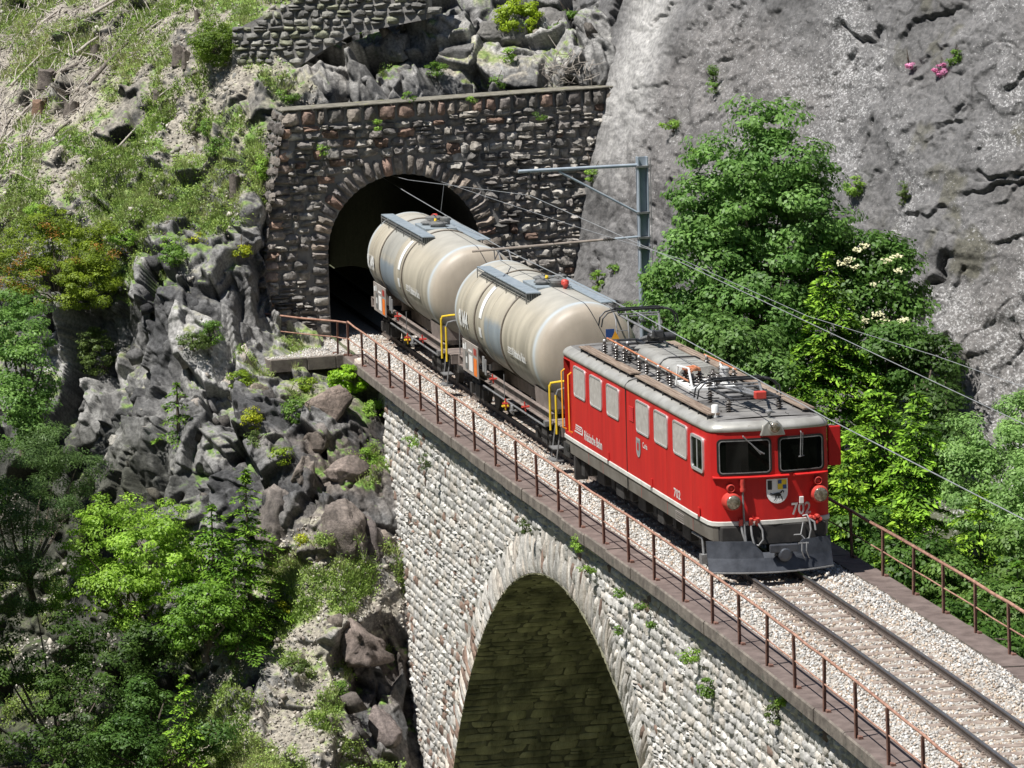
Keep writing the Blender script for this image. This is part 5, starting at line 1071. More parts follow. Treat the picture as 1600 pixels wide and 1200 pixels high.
mb = MB(); mb.lathe([(.1, -.32), (.1, .32)], (-10.0, .25, RZ + .5), (0, 1, 0), 12); mb.build('pantograph_cylinder', M['dark_steel'], loco, smooth=40)
# warning triangle by the rear pantograph
mb = MB(); mb.box(-11.85, -11.83, -.62, -.42, RZ + .3, RZ + .5); p_ = mb.build('warning_board', M['blue'], loco)
polys_on('warning_sign', [[(-.5, RZ + .26), (-.3, RZ + .26), (-.4, RZ + .46)]], lambda a, b: (-11.82, a, b), M['orange'], loco)
# rear end platform details, gangway rail
mb = MB(); mb.box(-13.95, -13.6, -.15, .15, .55, .8); mb.build('rear_coupler', M['under'], loco)
# ================================================================ TANK WAGONS
M['tank'] = mat('weathered beige tank paint', (.88, .88, .88), (1.1, 1.1, 1.1), 1.4, .5, attr=True, metal=.0, bump=.03, bscale=5, stretch=(1, 1, .5))
M['band'] = mat('brown tank strap', (.11, .09, .07), (.19, .16, .125), 5, .6)
M['galv'] = mat('galvanised grating', (.24, .29, .33), (.34, .39, .43), 6, .55, metal=.3)
M['hatch'] = mat('grey hatch steel', (.14, .14, .135), (.26, .26, .25), 6, .5, metal=.3)
M['solebar'] = mat('brown grey frame paint', (.15, .12, .105), (.25, .205, .18), 3, .7)
M['placard'] = mat('grey data board', (.27, .24, .215), (.36, .32, .29), 4, .6)
M['placard_orange'] = mat('orange board', (.8, .17, .02), (.9, .24, .03), 6, .5)
TZ, TR = 2.45, 1.3
def wagon(x0, number, label, opt):
    root = empty('tank_wagon', (x0, float(yc(x0)), 0), math.atan(float(hd(x0)))); tag(root, label, 'tank wagon', 'grey tank wagons behind the locomotive')
    Lb = lambda mb, nm, m, par=root, **k: mb.build(nm, m, par, local=True, **k)
    def Lnp(nm, V, F, m, par=root, **k): return mesh_np(nm, V, F, m, par, local=True, **k)
    prof = [(-5.62, .02), (-5.6, .5), (-5.53, .9), (-5.45, 1.1), (-5.35, 1.21), (-5.2, 1.28)] + [(x, TR) for x in np.linspace(-5.05, 5.05, 90)] + [(5.2, 1.28), (5.35, 1.21), (5.45, 1.1), (5.53, .9), (5.6, .5), (5.62, .02)]
    n = 96; th = np.linspace(0, 2 * np.pi, n, endpoint=False); px_ = np.array([p[0] for p in prof]); pr = np.array([p[1] for p in prof])
    # extra rings on the heads for smooth colour
    V = np.stack([np.repeat(px_, n), -np.outer(pr, np.cos(th)).ravel(), TZ + np.outer(pr, np.sin(th)).ravel()], 1)
    m_ = len(prof); i0 = (np.arange(m_ - 1)[:, None] * n + np.arange(n)[None]); i1 = (np.arange(m_ - 1)[:, None] * n + (np.arange(n)[None] + 1) % n); F = np.stack([i0, i1, i1 + n, i0 + n], -1).reshape(-1, 4)
    X, Y, Z = V.T; W_ = V + [x0 * 3.1, 0, 0]; n1 = fbm(W_ * [1.2, 1.2, .5], 5, 4); n2 = fbm(W_ * [3, 3, .7], 6, 4)
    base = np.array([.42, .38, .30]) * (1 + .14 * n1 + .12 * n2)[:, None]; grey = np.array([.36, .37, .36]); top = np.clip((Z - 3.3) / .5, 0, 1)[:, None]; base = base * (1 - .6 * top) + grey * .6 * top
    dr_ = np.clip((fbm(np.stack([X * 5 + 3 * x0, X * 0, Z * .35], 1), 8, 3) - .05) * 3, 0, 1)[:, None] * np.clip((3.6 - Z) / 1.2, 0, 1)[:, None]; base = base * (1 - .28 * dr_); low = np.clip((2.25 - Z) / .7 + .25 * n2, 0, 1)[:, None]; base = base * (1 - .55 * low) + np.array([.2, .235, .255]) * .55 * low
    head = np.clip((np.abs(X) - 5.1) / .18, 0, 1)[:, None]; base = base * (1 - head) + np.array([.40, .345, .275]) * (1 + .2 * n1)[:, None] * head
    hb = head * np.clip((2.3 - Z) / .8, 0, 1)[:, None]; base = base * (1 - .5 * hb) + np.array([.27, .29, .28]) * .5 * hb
    st = np.exp(-((np.abs(X) - 5.02) / .13) ** 2)[:, None] * .8; base = base * (1 - st) + np.array([.46, .53, .58]) * st
    for a, b, z0, z1, k in opt['patch']:
        q = (np.clip((X - a) / .06, 0, 1) * np.clip((b - X) / .06, 0, 1) * np.clip((Z - z0) / .15, 0, 1) * np.clip((z1 - Z) / .15 + .4 * n2, 0, 1) * (Y < .9))[:, None] * k; base = base * (1 - q) + np.array([.20, .245, .285]) * (1 + .15 * n2)[:, None] * q
    seam = (np.exp(-((X + 4.0) / .05) ** 2) + np.exp(-((X - .1) / .05) ** 2) * .5)[:, None] * .25; base = base * (1 - seam) + np.array([.3, .22, .12]) * seam
    sp = np.exp(-((Y + .55) ** 2 + (Z - 2.75) ** 2) / .0022)[:, None] * (X > 5.3)[:, None]; base = base * (1 - .8 * sp) + np.array([.12, .11, .1]) * .8 * sp
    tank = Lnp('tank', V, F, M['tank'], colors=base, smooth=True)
    A, B = opt['bands']
    for x in (A, B):
        mb = MB(); P = [(x, -(TR + .012) * math.cos(t), TZ + (TR + .012) * math.sin(t)) for t in np.linspace(0, 2 * math.pi, 73)]
        mb.add([(x + d, p[1] * k, TZ + (p[2] - TZ) * k) for p in P for d, k in ((-.05, 1), (.05, 1))], [(2 * i, 2 * i + 1, 2 * i + 3, 2 * i + 2) for i in range(72)])
        mb.tube([(x, p[1], p[2]) for p in P], .026, 6, cap=False); Lb(mb, 'strap', M['band'], smooth=50)
    mb = MB()
    for x in opt['seams']: mb.tube([(x, -(TR + .0) * math.cos(t), TZ + (TR + .0) * math.sin(t)) for t in np.linspace(0, 2 * math.pi, 73)], .008, 5, cap=False)
    Lb(mb, 'weld_seam', M['tank_plain'], smooth=50)
    def sk(a, z, d=.012): z = float(z); return (a, -math.sqrt(max(0, (TR + d) ** 2 - (z - TZ) ** 2)), z)
    def sl(a, s, d=.03): t = s / TR; return (a, -(TR + d) * math.cos(t), TZ + (TR + d) * math.sin(t))       # s: arc length above the axis
    def words(nm, body, x, s, wd, h, m, bold=.045):
        Vt, Ft = text_mesh(body, 1.0, bold); mn = Vt.min(0); mx = Vt.max(0); Vt = (Vt - mn) / (mx - mn) * [wd, h] + [x, s]; Lnp(nm, np.array([sl(a, b) for a, b in Vt]), Ft, m)
    words('wagon_number', number, opt['num'], -.30, 1.15, .46, M['white'])
    words('lettering', 'Rhätische Bahn', opt['txt'] + .62, -.27, 1.55, .23, M['white'])
    Vq = []; Fq = []
    for q in logo(opt['txt'], -.24, .6, .17): Fq.append(list(range(len(Vq), len(Vq) + len(q)))); Vq += [sl(a, b) for a, b in q]
    Lnp('emblem', np.array(Vq), Fq, M['white'])
    Vq = []; Fq = []; xb = opt['bar']
    def strip(xa, xc, s0, s1, k=8):
        i = len(Vq); ss = np.linspace(s0, s1, k)
        for s in ss: Vq.extend([sl(xa, s, .012), sl(xc, s, .012)])
        for j in range(k - 1): Fq.append((i + 2 * j, i + 2 * j + 1, i + 2 * j + 3, i + 2 * j + 2))
    strip(xb - .17, xb + .17, .2, 1.12, 14); strip(xb - .15, xb + .15, -.3, -.04, 4); strip(xb - .1, xb + .12, -.95, -.62, 5)
    Lnp('level_gauge_marks', np.array(Vq), Fq, M['white'])
    # walkways
    for (xa, xb_, ya, yb, z, nm) in opt['walk']:
        mb = MB(); mb.box(xa, xb_, ya, yb, z, z + .035); w_ = Lb(mb, 'walkway', M['galv'], bevel=.006)
        mb = MB(); s = -1 if ya < 0 else 1; yo = ya if s < 0 else yb; k = xa + .05
        while k < xb_:
            zt = TZ + math.sqrt(max(0, TR * TR - yo * yo)); mb.tube([(k, yo, z), (k, yo, zt - .02)], .014, 5); yi = yb if s < 0 else ya; zi = TZ + math.sqrt(TR * TR - yi * yi); mb.tube([(k, yi, z), (k, yi, zi - .02)], .014, 5); k += 1.25
        mb.tube([(xa, yo, z - .05), (xb_, yo, z - .05)], .012, 5); k = xa
        for j in range(3): mb.tube([(xa, yo, z - .03 - .05 * j), (xb_, yo, z - .03 - .05 * j)], .006, 4)
        if s < 0:
            for j in range(7): yy = ya + (yb - ya) * j / 6; mb.tube([(xb_, yy, z), (xb_, yy, TZ + math.sqrt(TR * TR - yy * yy))], .007, 4)
        Lb(mb, 'walkway_bracket', M['hatch'], w_)
    # top fittings
    fl = opt['flip']; zt = TZ + TR
    mb = MB(); mb.box(-.15 if fl > 0 else -1.6, 1.6 if fl > 0 else .15, -.45, .45, zt - .12, zt + .01); Lb(mb, 'dome_plate', M['hatch_light'], bevel=.01)
    for (x, y, r, h) in ((.3 * fl, .0, .27, .12), (.95 * fl, -.15, .24, .09), (.85 * fl, .32, .16, .2), (1.5 * fl, .1, .25, .17)):
        mb = MB(); mb.lathe([(r * .8, -.05), (r * .8, h * .6), (r, h * .65), (r, h), (r * .7, h + .03), (.03, h + .04)], (x, y, zt), n=20); h_ = Lb(mb, 'manhole_cover', M['hatch'], smooth=40)
        mb = MB(); mb.tube([(x - r, y, zt + h), (x - r * .4, y, zt + h + .06), (x + r * .6, y, zt + h + .06)], .018, 5); Lb(mb, 'handle', M['steel'], h_)
    mb = MB(); x = 1.95 * fl; mb.lathe([(.05, 0), (.05, .1), (.1, .12), (.1, .2), (.06, .24)], (x, .2, zt - .02), n=12); mb.lathe([(.04, -.12), (.07, -.1), (.07, .1), (.04, .12)], (x, .2, zt + .1), (1, 0, 0), 10); Lb(mb, 'valve', M['lampred'], smooth=40)
    mb = MB(); mb.lathe([(.03, 0), (.03, .12), (.05, .14), (.03, .2)], (.7 * fl, .0, zt), n=8); mb.tube([(.6 * fl, 0, zt + .18), (.85 * fl, 0, zt + .18)], .02, 5); Lb(mb, 'small_valve', M['yellow'])
    # frame
    mb = MB()
    for s in (-1, 1):
        y = s * 1.12; mb.box(-5.7, 6.0, min(y, y - s * .1), max(y, y - s * .1), 1.17, 1.2); mb.box(-5.7, 6.0, min(y, y - s * .1), max(y, y - s * .1), .92, .95); mb.box(-5.7, 6.0, min(y - s * .08, y - s * .1), max(y - s * .08, y - s * .1), .95, 1.17)
    mb.box(-5.75, -5.6, -1.12, 1.12, .9, 1.2); mb.box(5.95, 7.3, -1.12, 1.12, 1.02, 1.06); mb.box(7.2, 7.3, -1.12, 1.12, .8, 1.06); mb.box(-5.5, 7.1, -.25, .25, .7, 1.0)
    Lb(mb, 'frame', M['solebar'], bevel=.008)
    for x in (-4.5, 4.6):
        mb = MB(); 
        mb.add([(x - .75, -1.02, 1.2), (x + .75, -1.02, 1.2), (x + .75, -1.05, 1.62), (x - .75, -1.05, 1.62), (x - .75, 1.02, 1.2), (x + .75, 1.02, 1.2), (x + .75, 1.05, 1.62), (x - .75, 1.05, 1.62)], [(0, 1, 2, 3), (4, 5, 6, 7), (0, 4, 7, 3), (1, 5, 6, 2)])
        for y in (-.6, 0, .6): mb.box(x - .7, x + .7, y - .02, y + .02, 1.2, 1.6)
        Lb(mb, 'saddle', M['solebar'])
    # data board
    mb = MB(); mb.box(-4.15, -2.1, -1.3, -1.27, 1.0, 1.84); p_ = Lb(mb, 'data_board', M['placard'], bevel=.006)
    def rect(a, b, c, d): return [(a, c), (b, c), (b, d), (a, d)]
    bl = lambda a, b, d=.008: (a, -1.3 - d, b)
    def bits(nm, L_, m):
        Vq = []; Fq = []
        for q in L_: Fq.append(list(range(len(Vq), len(Vq) + len(q)))); Vq += [bl(a, b) for a, b in q]
        Lnp(nm, np.array(Vq), Fq, m, p_)
    bits('orange_plate', [rect(-2.62, -2.2, 1.04, 1.5)], M['placard_orange']); bits('plate_line', [], M['black']) if False else None
    bits('white_sheet', [rect(-3.25, -2.75, 1.1, 1.52), rect(-3.3, -2.8, 1.6, 1.66), rect(-4.05, -3.8, 1.58, 1.72), rect(-3.72, -3.58, 1.6, 1.78)], M['white'])
    bits('card_holder', [rect(-3.75, -3.4, 1.1, 1.55)], M['hatch']); bits('red_marks', [rect(-2.6, -2.5, 1.58, 1.76), rect(-2.45, -2.35, 1.58, 1.76), rect(-2.3, -2.24, 1.58, 1.76)], M['lampred'])
    Vq = [bl(a, b, .012) for a, b in rect(-3.65, -3.48, 1.25, 1.42)]; Lnp('card', np.array(Vq), [(0, 1, 2, 3)], M['white'], p_)
    mb = MB(); mb.box(-1.75, -1.55, -1.25, -1.22, 1.25, 1.65); mb.box(-1.45, -1.3, -1.25, -1.22, 1.2, 1.6); Lb(mb, 'card_slot', M['hose'])
    # brake gear on the side
    for (x, z, c) in ((-.6, 1.2, 'lampred'), (1.0, .78, 'lampred'), (1.9, .72, 'steel'), (3.4, 1.02, 'lampred'), (.9, .7, 'yellow')):
        mb = MB(); mb.tube([(x, -1.1, z), (x, -1.28, z), (x + .1, -1.3, z + .02)], .03, 6); mb.tube([(x, -1.2, z - .12), (x, -1.22, z + .12)], .022, 6); Lb(mb, 'brake_lever', M[c])
    mb = MB(); mb.lathe([(.13, -.02), (.13, .0), (.11, .02)], (1.75, -1.22, .74), (0, -1, 0), 14); mb.tube([(.8, -1.2, 1.5), (.8, -1.2, .8)], .012, 5); mb.tube([(-2.2, -1.15, .82), (5.5, -1.15, .82)], .025, 6); mb.box(5.6, 5.8, -1.22, -1.12, .86, .98); Lb(mb, 'brake_rigging', M['steel'])
    mb = MB(); mb.tube([(6.35, -1.2, .85), (6.35, -1.2, 1.95)], .03, 7); mb.tube([(6.35, -1.2, 1.9), (6.38, -1.17, 2.0), (6.45, -.95, 2.03), (6.5, -.75, 2.04)], .03, 7); Lb(mb, 'handrail', M['yellow'], smooth=50)
    mb = MB(); mb.tube([(7.05, -1.2, .85), (7.05, -1.2, 1.8)], .03, 7); Lb(mb, 'handrail', M['yellow'], smooth=50)
    mb = MB(); mb.tube([(7.05, -1.2, 1.78), (7.08, -1.15, 1.92), (7.12, -1.0, 1.96), (7.15, .95, 1.96), (7.12, 1.15, 1.9), (7.1, 1.2, 1.0)], .025, 7)
    for y in (-.85, -.6, .1, .6, .9): mb.tube([(7.14, y, 1.96), (7.14, y, 1.06)], .018, 5)
    Lb(mb, 'end_railing', M['steel'], smooth=50)
    mb = MB(); mb.box(6.45, 7.0, -1.28, -1.0, .46, .49); mb.box(6.5, 7.05, -1.32, -1.05, .18, .21)
    for x in (6.45, 7.02): mb.tube([(x, -1.1, 1.0), (x, -1.22, .2)], .02, 5)
    Lb(mb, 'steps', M['steel'])
    mb = MB(); mb.lathe([(.03, 0), (.03, .25), (.05, .27)], (6.7, -.3, 1.06), n=8); mb.lathe([(.22, 0), (.22, .04)], (6.7, -.3, 1.45), n=16); Lb(mb, 'hand_brake', M['hatch'])
    # yellow plate on the front head
    mb = MB(); mb.box(5.66, 5.69, .55, .95, 2.35, 2.62); p2 = Lb(mb, 'warning_plate', M['yellow'])
    mb = MB(); mb.box(5.692, 5.696, .57, .66, 2.37, 2.60); Lb(mb, 'plate_mark', M['black'], p2)
    # ladder over the far front shoulder
    mb = MB(); 
    for y in (.62, .92): mb.tube([(4.6, y, 3.62), (5.4, y, 3.6), (5.75, y, 3.35), (5.85, y, 2.8), (5.85, y, 1.1)], .02, 6)
    for z in np.arange(1.3, 3.3, .3): mb.tube([(5.85 if z < 2.9 else 5.78, .62, z), (5.85 if z < 2.9 else 5.78, .92, z)], .012, 5)
    Lb(mb, 'ladder', M['steel'], smooth=50)
    # bogies
    for xb2 in (-4.0, 4.4):
        mb = MB()
        for s in (-1, 1):
            mb.box(xb2 - 1.15, xb2 + 1.15, min(s * .78, s * .88), max(s * .78, s * .88), .45, .62); mb.box(xb2 - .3, xb2 + .3, min(s * .78, s * .95), max(s * .78, s * .95), .25, .6)
            for x in (xb2 - .8, xb2 + .8): mb.box(x - .12, x + .12, min(s * .78, s * .98), max(s * .78, s * .98), .28, .55)
        mb.box(xb2 - .15, xb2 + .15, -.9, .9, .55, .92); bo = Lb(mb, 'bogie', M['under'])
        for x in (xb2 - .8, xb2 + .8):
            mb = MB()
            for s in (-1, 1): mb.lathe([(.39, -.07 * s), (.39, 0), (.36, .01), (.36, .07 * s), (.1, .06 * s)], (x, s * .53, .36), (0, 1, 0), 24)
            mb.tube([(x, -.5, .36), (x, .5, .36)], .07, 8); Lb(mb, 'wheelset', M['under'], bo, smooth=40)
    mb = MB(); mb.box(7.3, 7.65, -.1, .1, .6, .8); mb.box(-6.1, -5.75, -.1, .1, .6, .8); Lb(mb, 'coupler', M['under'])
    return root
M['tank_plain'] = mat('tank seam', (.3, .27, .21), (.36, .33, .26), 4, .6); M['hatch_light'] = mat('bluish dome plate', (.22, .26, .29), (.3, .34, .36), 5, .5)
wagon(-22.1, '8144', 'grey beige tank wagon numbered 8144 coupled right behind the red locomotive', dict(bands=(-2.35, 1.1), seams=(-3.9, -.6), patch=[(-1.15, 1.05, 1.75, 2.8, .85)], bar=-1.65, num=-4.4, txt=1.95,
      walk=[(-4.1, 2.3, -.86, -.50, 3.69, 'near'), (-1.4, 4.7, .5, .88, 3.66, 'far')], flip=1))
wagon(-36.1, '8149', 'grey beige tank wagon numbered 8149 half emerging from the tunnel mouth', dict(bands=(-2.9, .85), seams=(-4.3, -.45), patch=[(-2.85, -.5, 1.3, 2.75, .9), (-2.85, -.5, 2.7, 3.9, .35)], bar=.3, num=-4.95, txt=1.55,
      walk=[(-5.0, 1.9, -.86, -.50, 3.69, 'near'), (-3.3, 3.0, .5, .88, 3.66, 'far')], flip=-1))
# ================================================================ CATENARY MAST AND WIRES
M['mast'] = mat('galvanised mast', (.27, .32, .37), (.38, .43, .48), 2.2, .5); M['wire'] = mat('grey overhead wire', (.22, .23, .24), (.32, .33, .34), 3, .5)
XM = -23.6
M['arm'] = mat('brown grey arm', (.26, .21, .17), (.36, .31, .27), 4, .6)
mast = empty('catenary_mast', (XM, 3.26, -1.2)); tag(mast, 'grey steel overhead line mast with bracket arms standing beside the track', 'mast')
mb = MB(); lean = .0
for a, b in ((3.13, 3.16), (3.37, 3.40)): mb.box(XM - .13, XM + .13, a, b, -1.3, 6.65)
mb.box(XM - .012, XM + .012, 3.16, 3.37, -1.3, 6.65); mb.build('column', M['mast'], mast)
A1 = at_x(810, 268, XM); A2 = at_x(996, 258, XM); MB().tube([tuple(A1), tuple(A2)], .045, 8).build('upper_arm', M['mast'], mast, smooth=50)
B1 = at_x(873, 268, XM); B2 = at_x(996, 332, XM); MB().tube([tuple(B1), tuple(B2)], .03, 7).build('brace', M['mast'], mast, smooth=50)
C1 = at_x(742, 393, XM) * 0 + at_x(738, 393, XM); C2 = at_x(996, 370, XM); Cm = C1 + (C2 - C1) * .86; Cn = C1 + (C2 - C1) * .79
MB().tube([tuple(C1), tuple(Cn)], .032, 7).build('steady_arm', M['arm'], mast, smooth=50); MB().tube([tuple(Cm), tuple(C2)], .03, 7).build('steady_arm_root', M['mast'], mast, smooth=50)
mb = MB(); d = Cm - Cn; 
insulator(mb, Cn[0], Cn[1], Cn[2], float(np.linalg.norm(d)), .06, tuple(d)); mb.build('insulator', M['porcelain'], mast, smooth=50)
mb = MB(); D1 = at_x(827, 305, XM); insulator(mb, D1[0], D1[1], D1[2], .6, .05); mb.build('insulator', M['porcelain'], mast, smooth=50)
mb = MB()
for z in (6.4, 5.2, 4.55, 4.3, 3.6, 2.4): mb.box(XM - .15, XM + .15, 3.1, 3.42, z - .025, z + .025)
mb.tube([(XM + .15, 3.45, 6.6), (XM + .15, 3.45, -.5)], .012, 5); mb.build('clamps', M['steel'], mast)
D2 = at_z(783, 388, 4.26)
mb = MB(); e = C1 + (C2 - C1) * .13; mb.tube([tuple(e), (e[0] + .1, e[1], e[2] - .25), tuple(D2 + [0, 0, .05])], .015, 5); mb.build('registration_hook', M['dark_steel'], mast)
def wire(P, label, r=.014, nm='overhead_wire', sag=0.):
    Q = []
    for i in range(len(P) - 1):
        for t in np.linspace(0, 1, 9)[:-1]: q = P[i] * (1 - t) + P[i + 1] * t; q = q.copy(); q[2] -= sag * 4 * t * (1 - t); Q.append(tuple(q))
    Q.append(tuple(P[-1])); o = MB().tube(Q, r, 5).build(nm, M['wire'], None, smooth=60); tag(o, label, 'wire'); return o
cw = [at_z(a, b, 4.26) for a, b in ((560, 255), (638, 302), (783, 387), (1000, 491), (1295, 655), (1620, 822))]
wire(cw, 'lowest overhead wire running just above the train roofs', .011, 'contact_wire')
D1 = at_x(827, 305, XM)
ms = [at_y(600, 271, .6), at_y(637, 281, .5), D1, at_y(1064, 410, 0.), at_y(1469, 601, -.1), at_y(1680, 700, -.6)]
wire(ms, 'thin carrier wire hung from the insulator of the upper mast arm', .008)
fw = [at_y(690, 284, 1.8), at_y(903, 355, 2.2), at_y(1064, 405, 2.5), at_y(1262, 494, 2.7), at_y(1459, 555, 3.), at_y(1700, 640, 3.)]
wire(fw, 'uppermost thin wire passing behind the mast before the broad green tree', .007)
dr = [(at_z(668, 319, 4.26), at_y(668, 288, .4)), (at_z(900, 443, 4.26), None), (at_z(1205, 603, 4.26), None), (at_z(1420, 722, 4.26), None)]
k = 0
for xd in (-35.5,):
    def atx(P, x):
        P = sorted(P, key=lambda p: p[0]); X = [p[0] for p in P]; return np.array([x, np.interp(x, X, [p[1] for p in P]), np.interp(x, X, [p[2] for p in P])])
    a, b = atx(cw, xd), atx(ms, xd); o = MB().tube([tuple(a), tuple(b)], .006, 4).build('dropper_wire', M['wire'], None)
    tag(o, ['thin vertical dropper wire in front of the tunnel mouth', 'thin vertical dropper wire above the second tank wagon', 'thin vertical dropper wire above the locomotive roof', 'thin vertical dropper wire right of the locomotive'][k], 'wire'); k += 1
# ================================================================ VEGETATION
M['leaf'] = mat('leaves', (.85, .85, .85), (1.15, 1.15, 1.15), 2, .5, attr=True, trans=.42, spec=.35)
M['needle'] = mat('needles', (.85, .85, .85), (1.15, 1.15, 1.15), 2, .6, attr=True, trans=.25, spec=.2)
M['grass'] = mat('grass blades', (.85, .85, .85), (1.15, 1.15, 1.15), 2, .6, attr=True, trans=.3, spec=.2)
M['flower'] = mat('blossom', (.8, .8, .8), (1.1, 1.1, 1.1), 8, .7, attr=True, trans=.2)
def quads(name, C, N, size, asp, cols, m, rng, parent=None, T=None):
    n = len(C); N = N / (np.linalg.norm(N, axis=1, keepdims=True) + 1e-9)
    if T is None: T = rng.normal(size=(n, 3))
    T = T - (T * N).sum(1, keepdims=True) * N; T /= (np.linalg.norm(T, axis=1, keepdims=True) + 1e-9); B = np.cross(N, T); s = size[:, None] if np.ndim(size) else size
    V = np.stack([C - T * s, C - B * s * asp + N * s * .12, C + T * s, C + B * s * asp + N * s * .12], 1).reshape(-1, 3)
    return V, np.repeat(cols, 4, 0)
def link_quads(name, V, c, m, parent=None):
    F = np.arange(len(V)).reshape(-1, 4); c = c * (np.array([1.5, 1.68, 1.2]) if m is M['leaf'] else np.array([1.25, 1.6, 1.0]) if m is M['needle'] else 1); return mesh_np(name, V, F, m, parent, colors=np.clip(c, 0.004, .9))
def ell_world(e):
    u, v, d, ru, rv = e[:5]; k = FPX / d; rd = e[5] if len(e) > 5 else (ru + rv) / 2 / k; return at_d(u, v, d), ru / k, rv / k, rd
def crown(ells, ncl, per, rc, size, c1, c2, rng, up=.5, asp=.55, shell=.55, yel=0.):
    E = [ell_world(e) for e in ells]; w_ = np.array([(a * b * c) ** (2 / 3) for _, a, b, c in E]); w_ /= w_.sum(); idx = rng.choice(len(E), ncl, p=w_)
    d = rng.normal(size=(ncl, 3)); d /= np.linalg.norm(d, axis=1, keepdims=True); r = rng.uniform(shell, 1.0, (ncl, 1)) ** .6
    cen = np.array([E[i][0] for i in idx]); R = np.array([E[i][1:] for i in idx]); L_ = d * r * R
    cl = cen + L_[:, :1] * CR + L_[:, 1:2] * np.array([0, 0, 1]) + L_[:, 2:] * np.array([CF[0], CF[1], 0]) ; cn = cl - cen; cn /= (np.linalg.norm(cn, axis=1, keepdims=True) + 1e-9)
    rcs = rc * rng.uniform(.6, 1.35, (ncl, 1, 1)); dd = rng.normal(size=(ncl, per, 3)); dd /= np.linalg.norm(dd, axis=2, keepdims=True); rr = rng.uniform(.25, 1, (ncl, per, 1)) ** .5
    P = cl[:, None] + dd * rr * rcs * np.array([1.25, 1.25, .62]); N = dd * .8 + cn[:, None] * .5 + np.array([0, 0, up]) + rng.normal(size=dd.shape) * .35
    t = rng.random((ncl, 1, 1)) * .55 + rng.random((ncl, per, 1)) * .45; c = np.array(c1) * (1 - t) + np.array(c2) * t; c = c * rng.uniform(.8, 1.2, (ncl, per, 1))
    sz = size * rng.uniform(.6, 1.25, ncl * per)
    V, cc = quads('', P.reshape(-1, 3), N.reshape(-1, 3), sz, asp, c.reshape(-1, 3), None, rng); return V, cc, cl, cen
def limbs(base, targets, r0, rng, name='trunk', parent=None, m=None, fork=.35):
    mb = MB(); base = np.array(base, float); top = targets.mean(0); hub = base + (top - base) * fork
    mb.tube([tuple(base), tuple((base + hub) / 2 + rng.normal(size=3) * .06), tuple(hub)], [r0, r0 * .85, r0 * .7], 8)
    for t in targets:
        mid = hub + (t - hub) * .5 + rng.normal(size=3) * .15 + np.array([0, 0, .1]); mb.tube([tuple(hub), tuple(mid), tuple(t)], [r0 * .5, r0 * .3, r0 * .08], 5)
    return mb.build(name, m or M['bark'], parent, smooth=60)
def broadleaf(name, label, cat, ells, ncl, per, rc, size, c1, c2, seed, r0=.12, base=None, group=None, nl=14, **kw):
    rng = np.random.default_rng(seed); V, cc, cl, cen = crown(ells, ncl, per, rc, size, c1, c2, rng, **kw)
    if base is None: b = V[:, :].mean(0); base = np.array([b[0], b[1], V[:, 2].min() - .3])
    root = empty(name, tuple(base)); tag(root, label, cat, group); link_quads('crown' if 'tree' in name else 'foliage', V, cc, M['leaf'], root)
    limbs(base, cl[rng.choice(len(cl), min(nl, len(cl)), replace=False)], r0, rng, 'trunk' if 'tree' in name else 'stem', root); return root
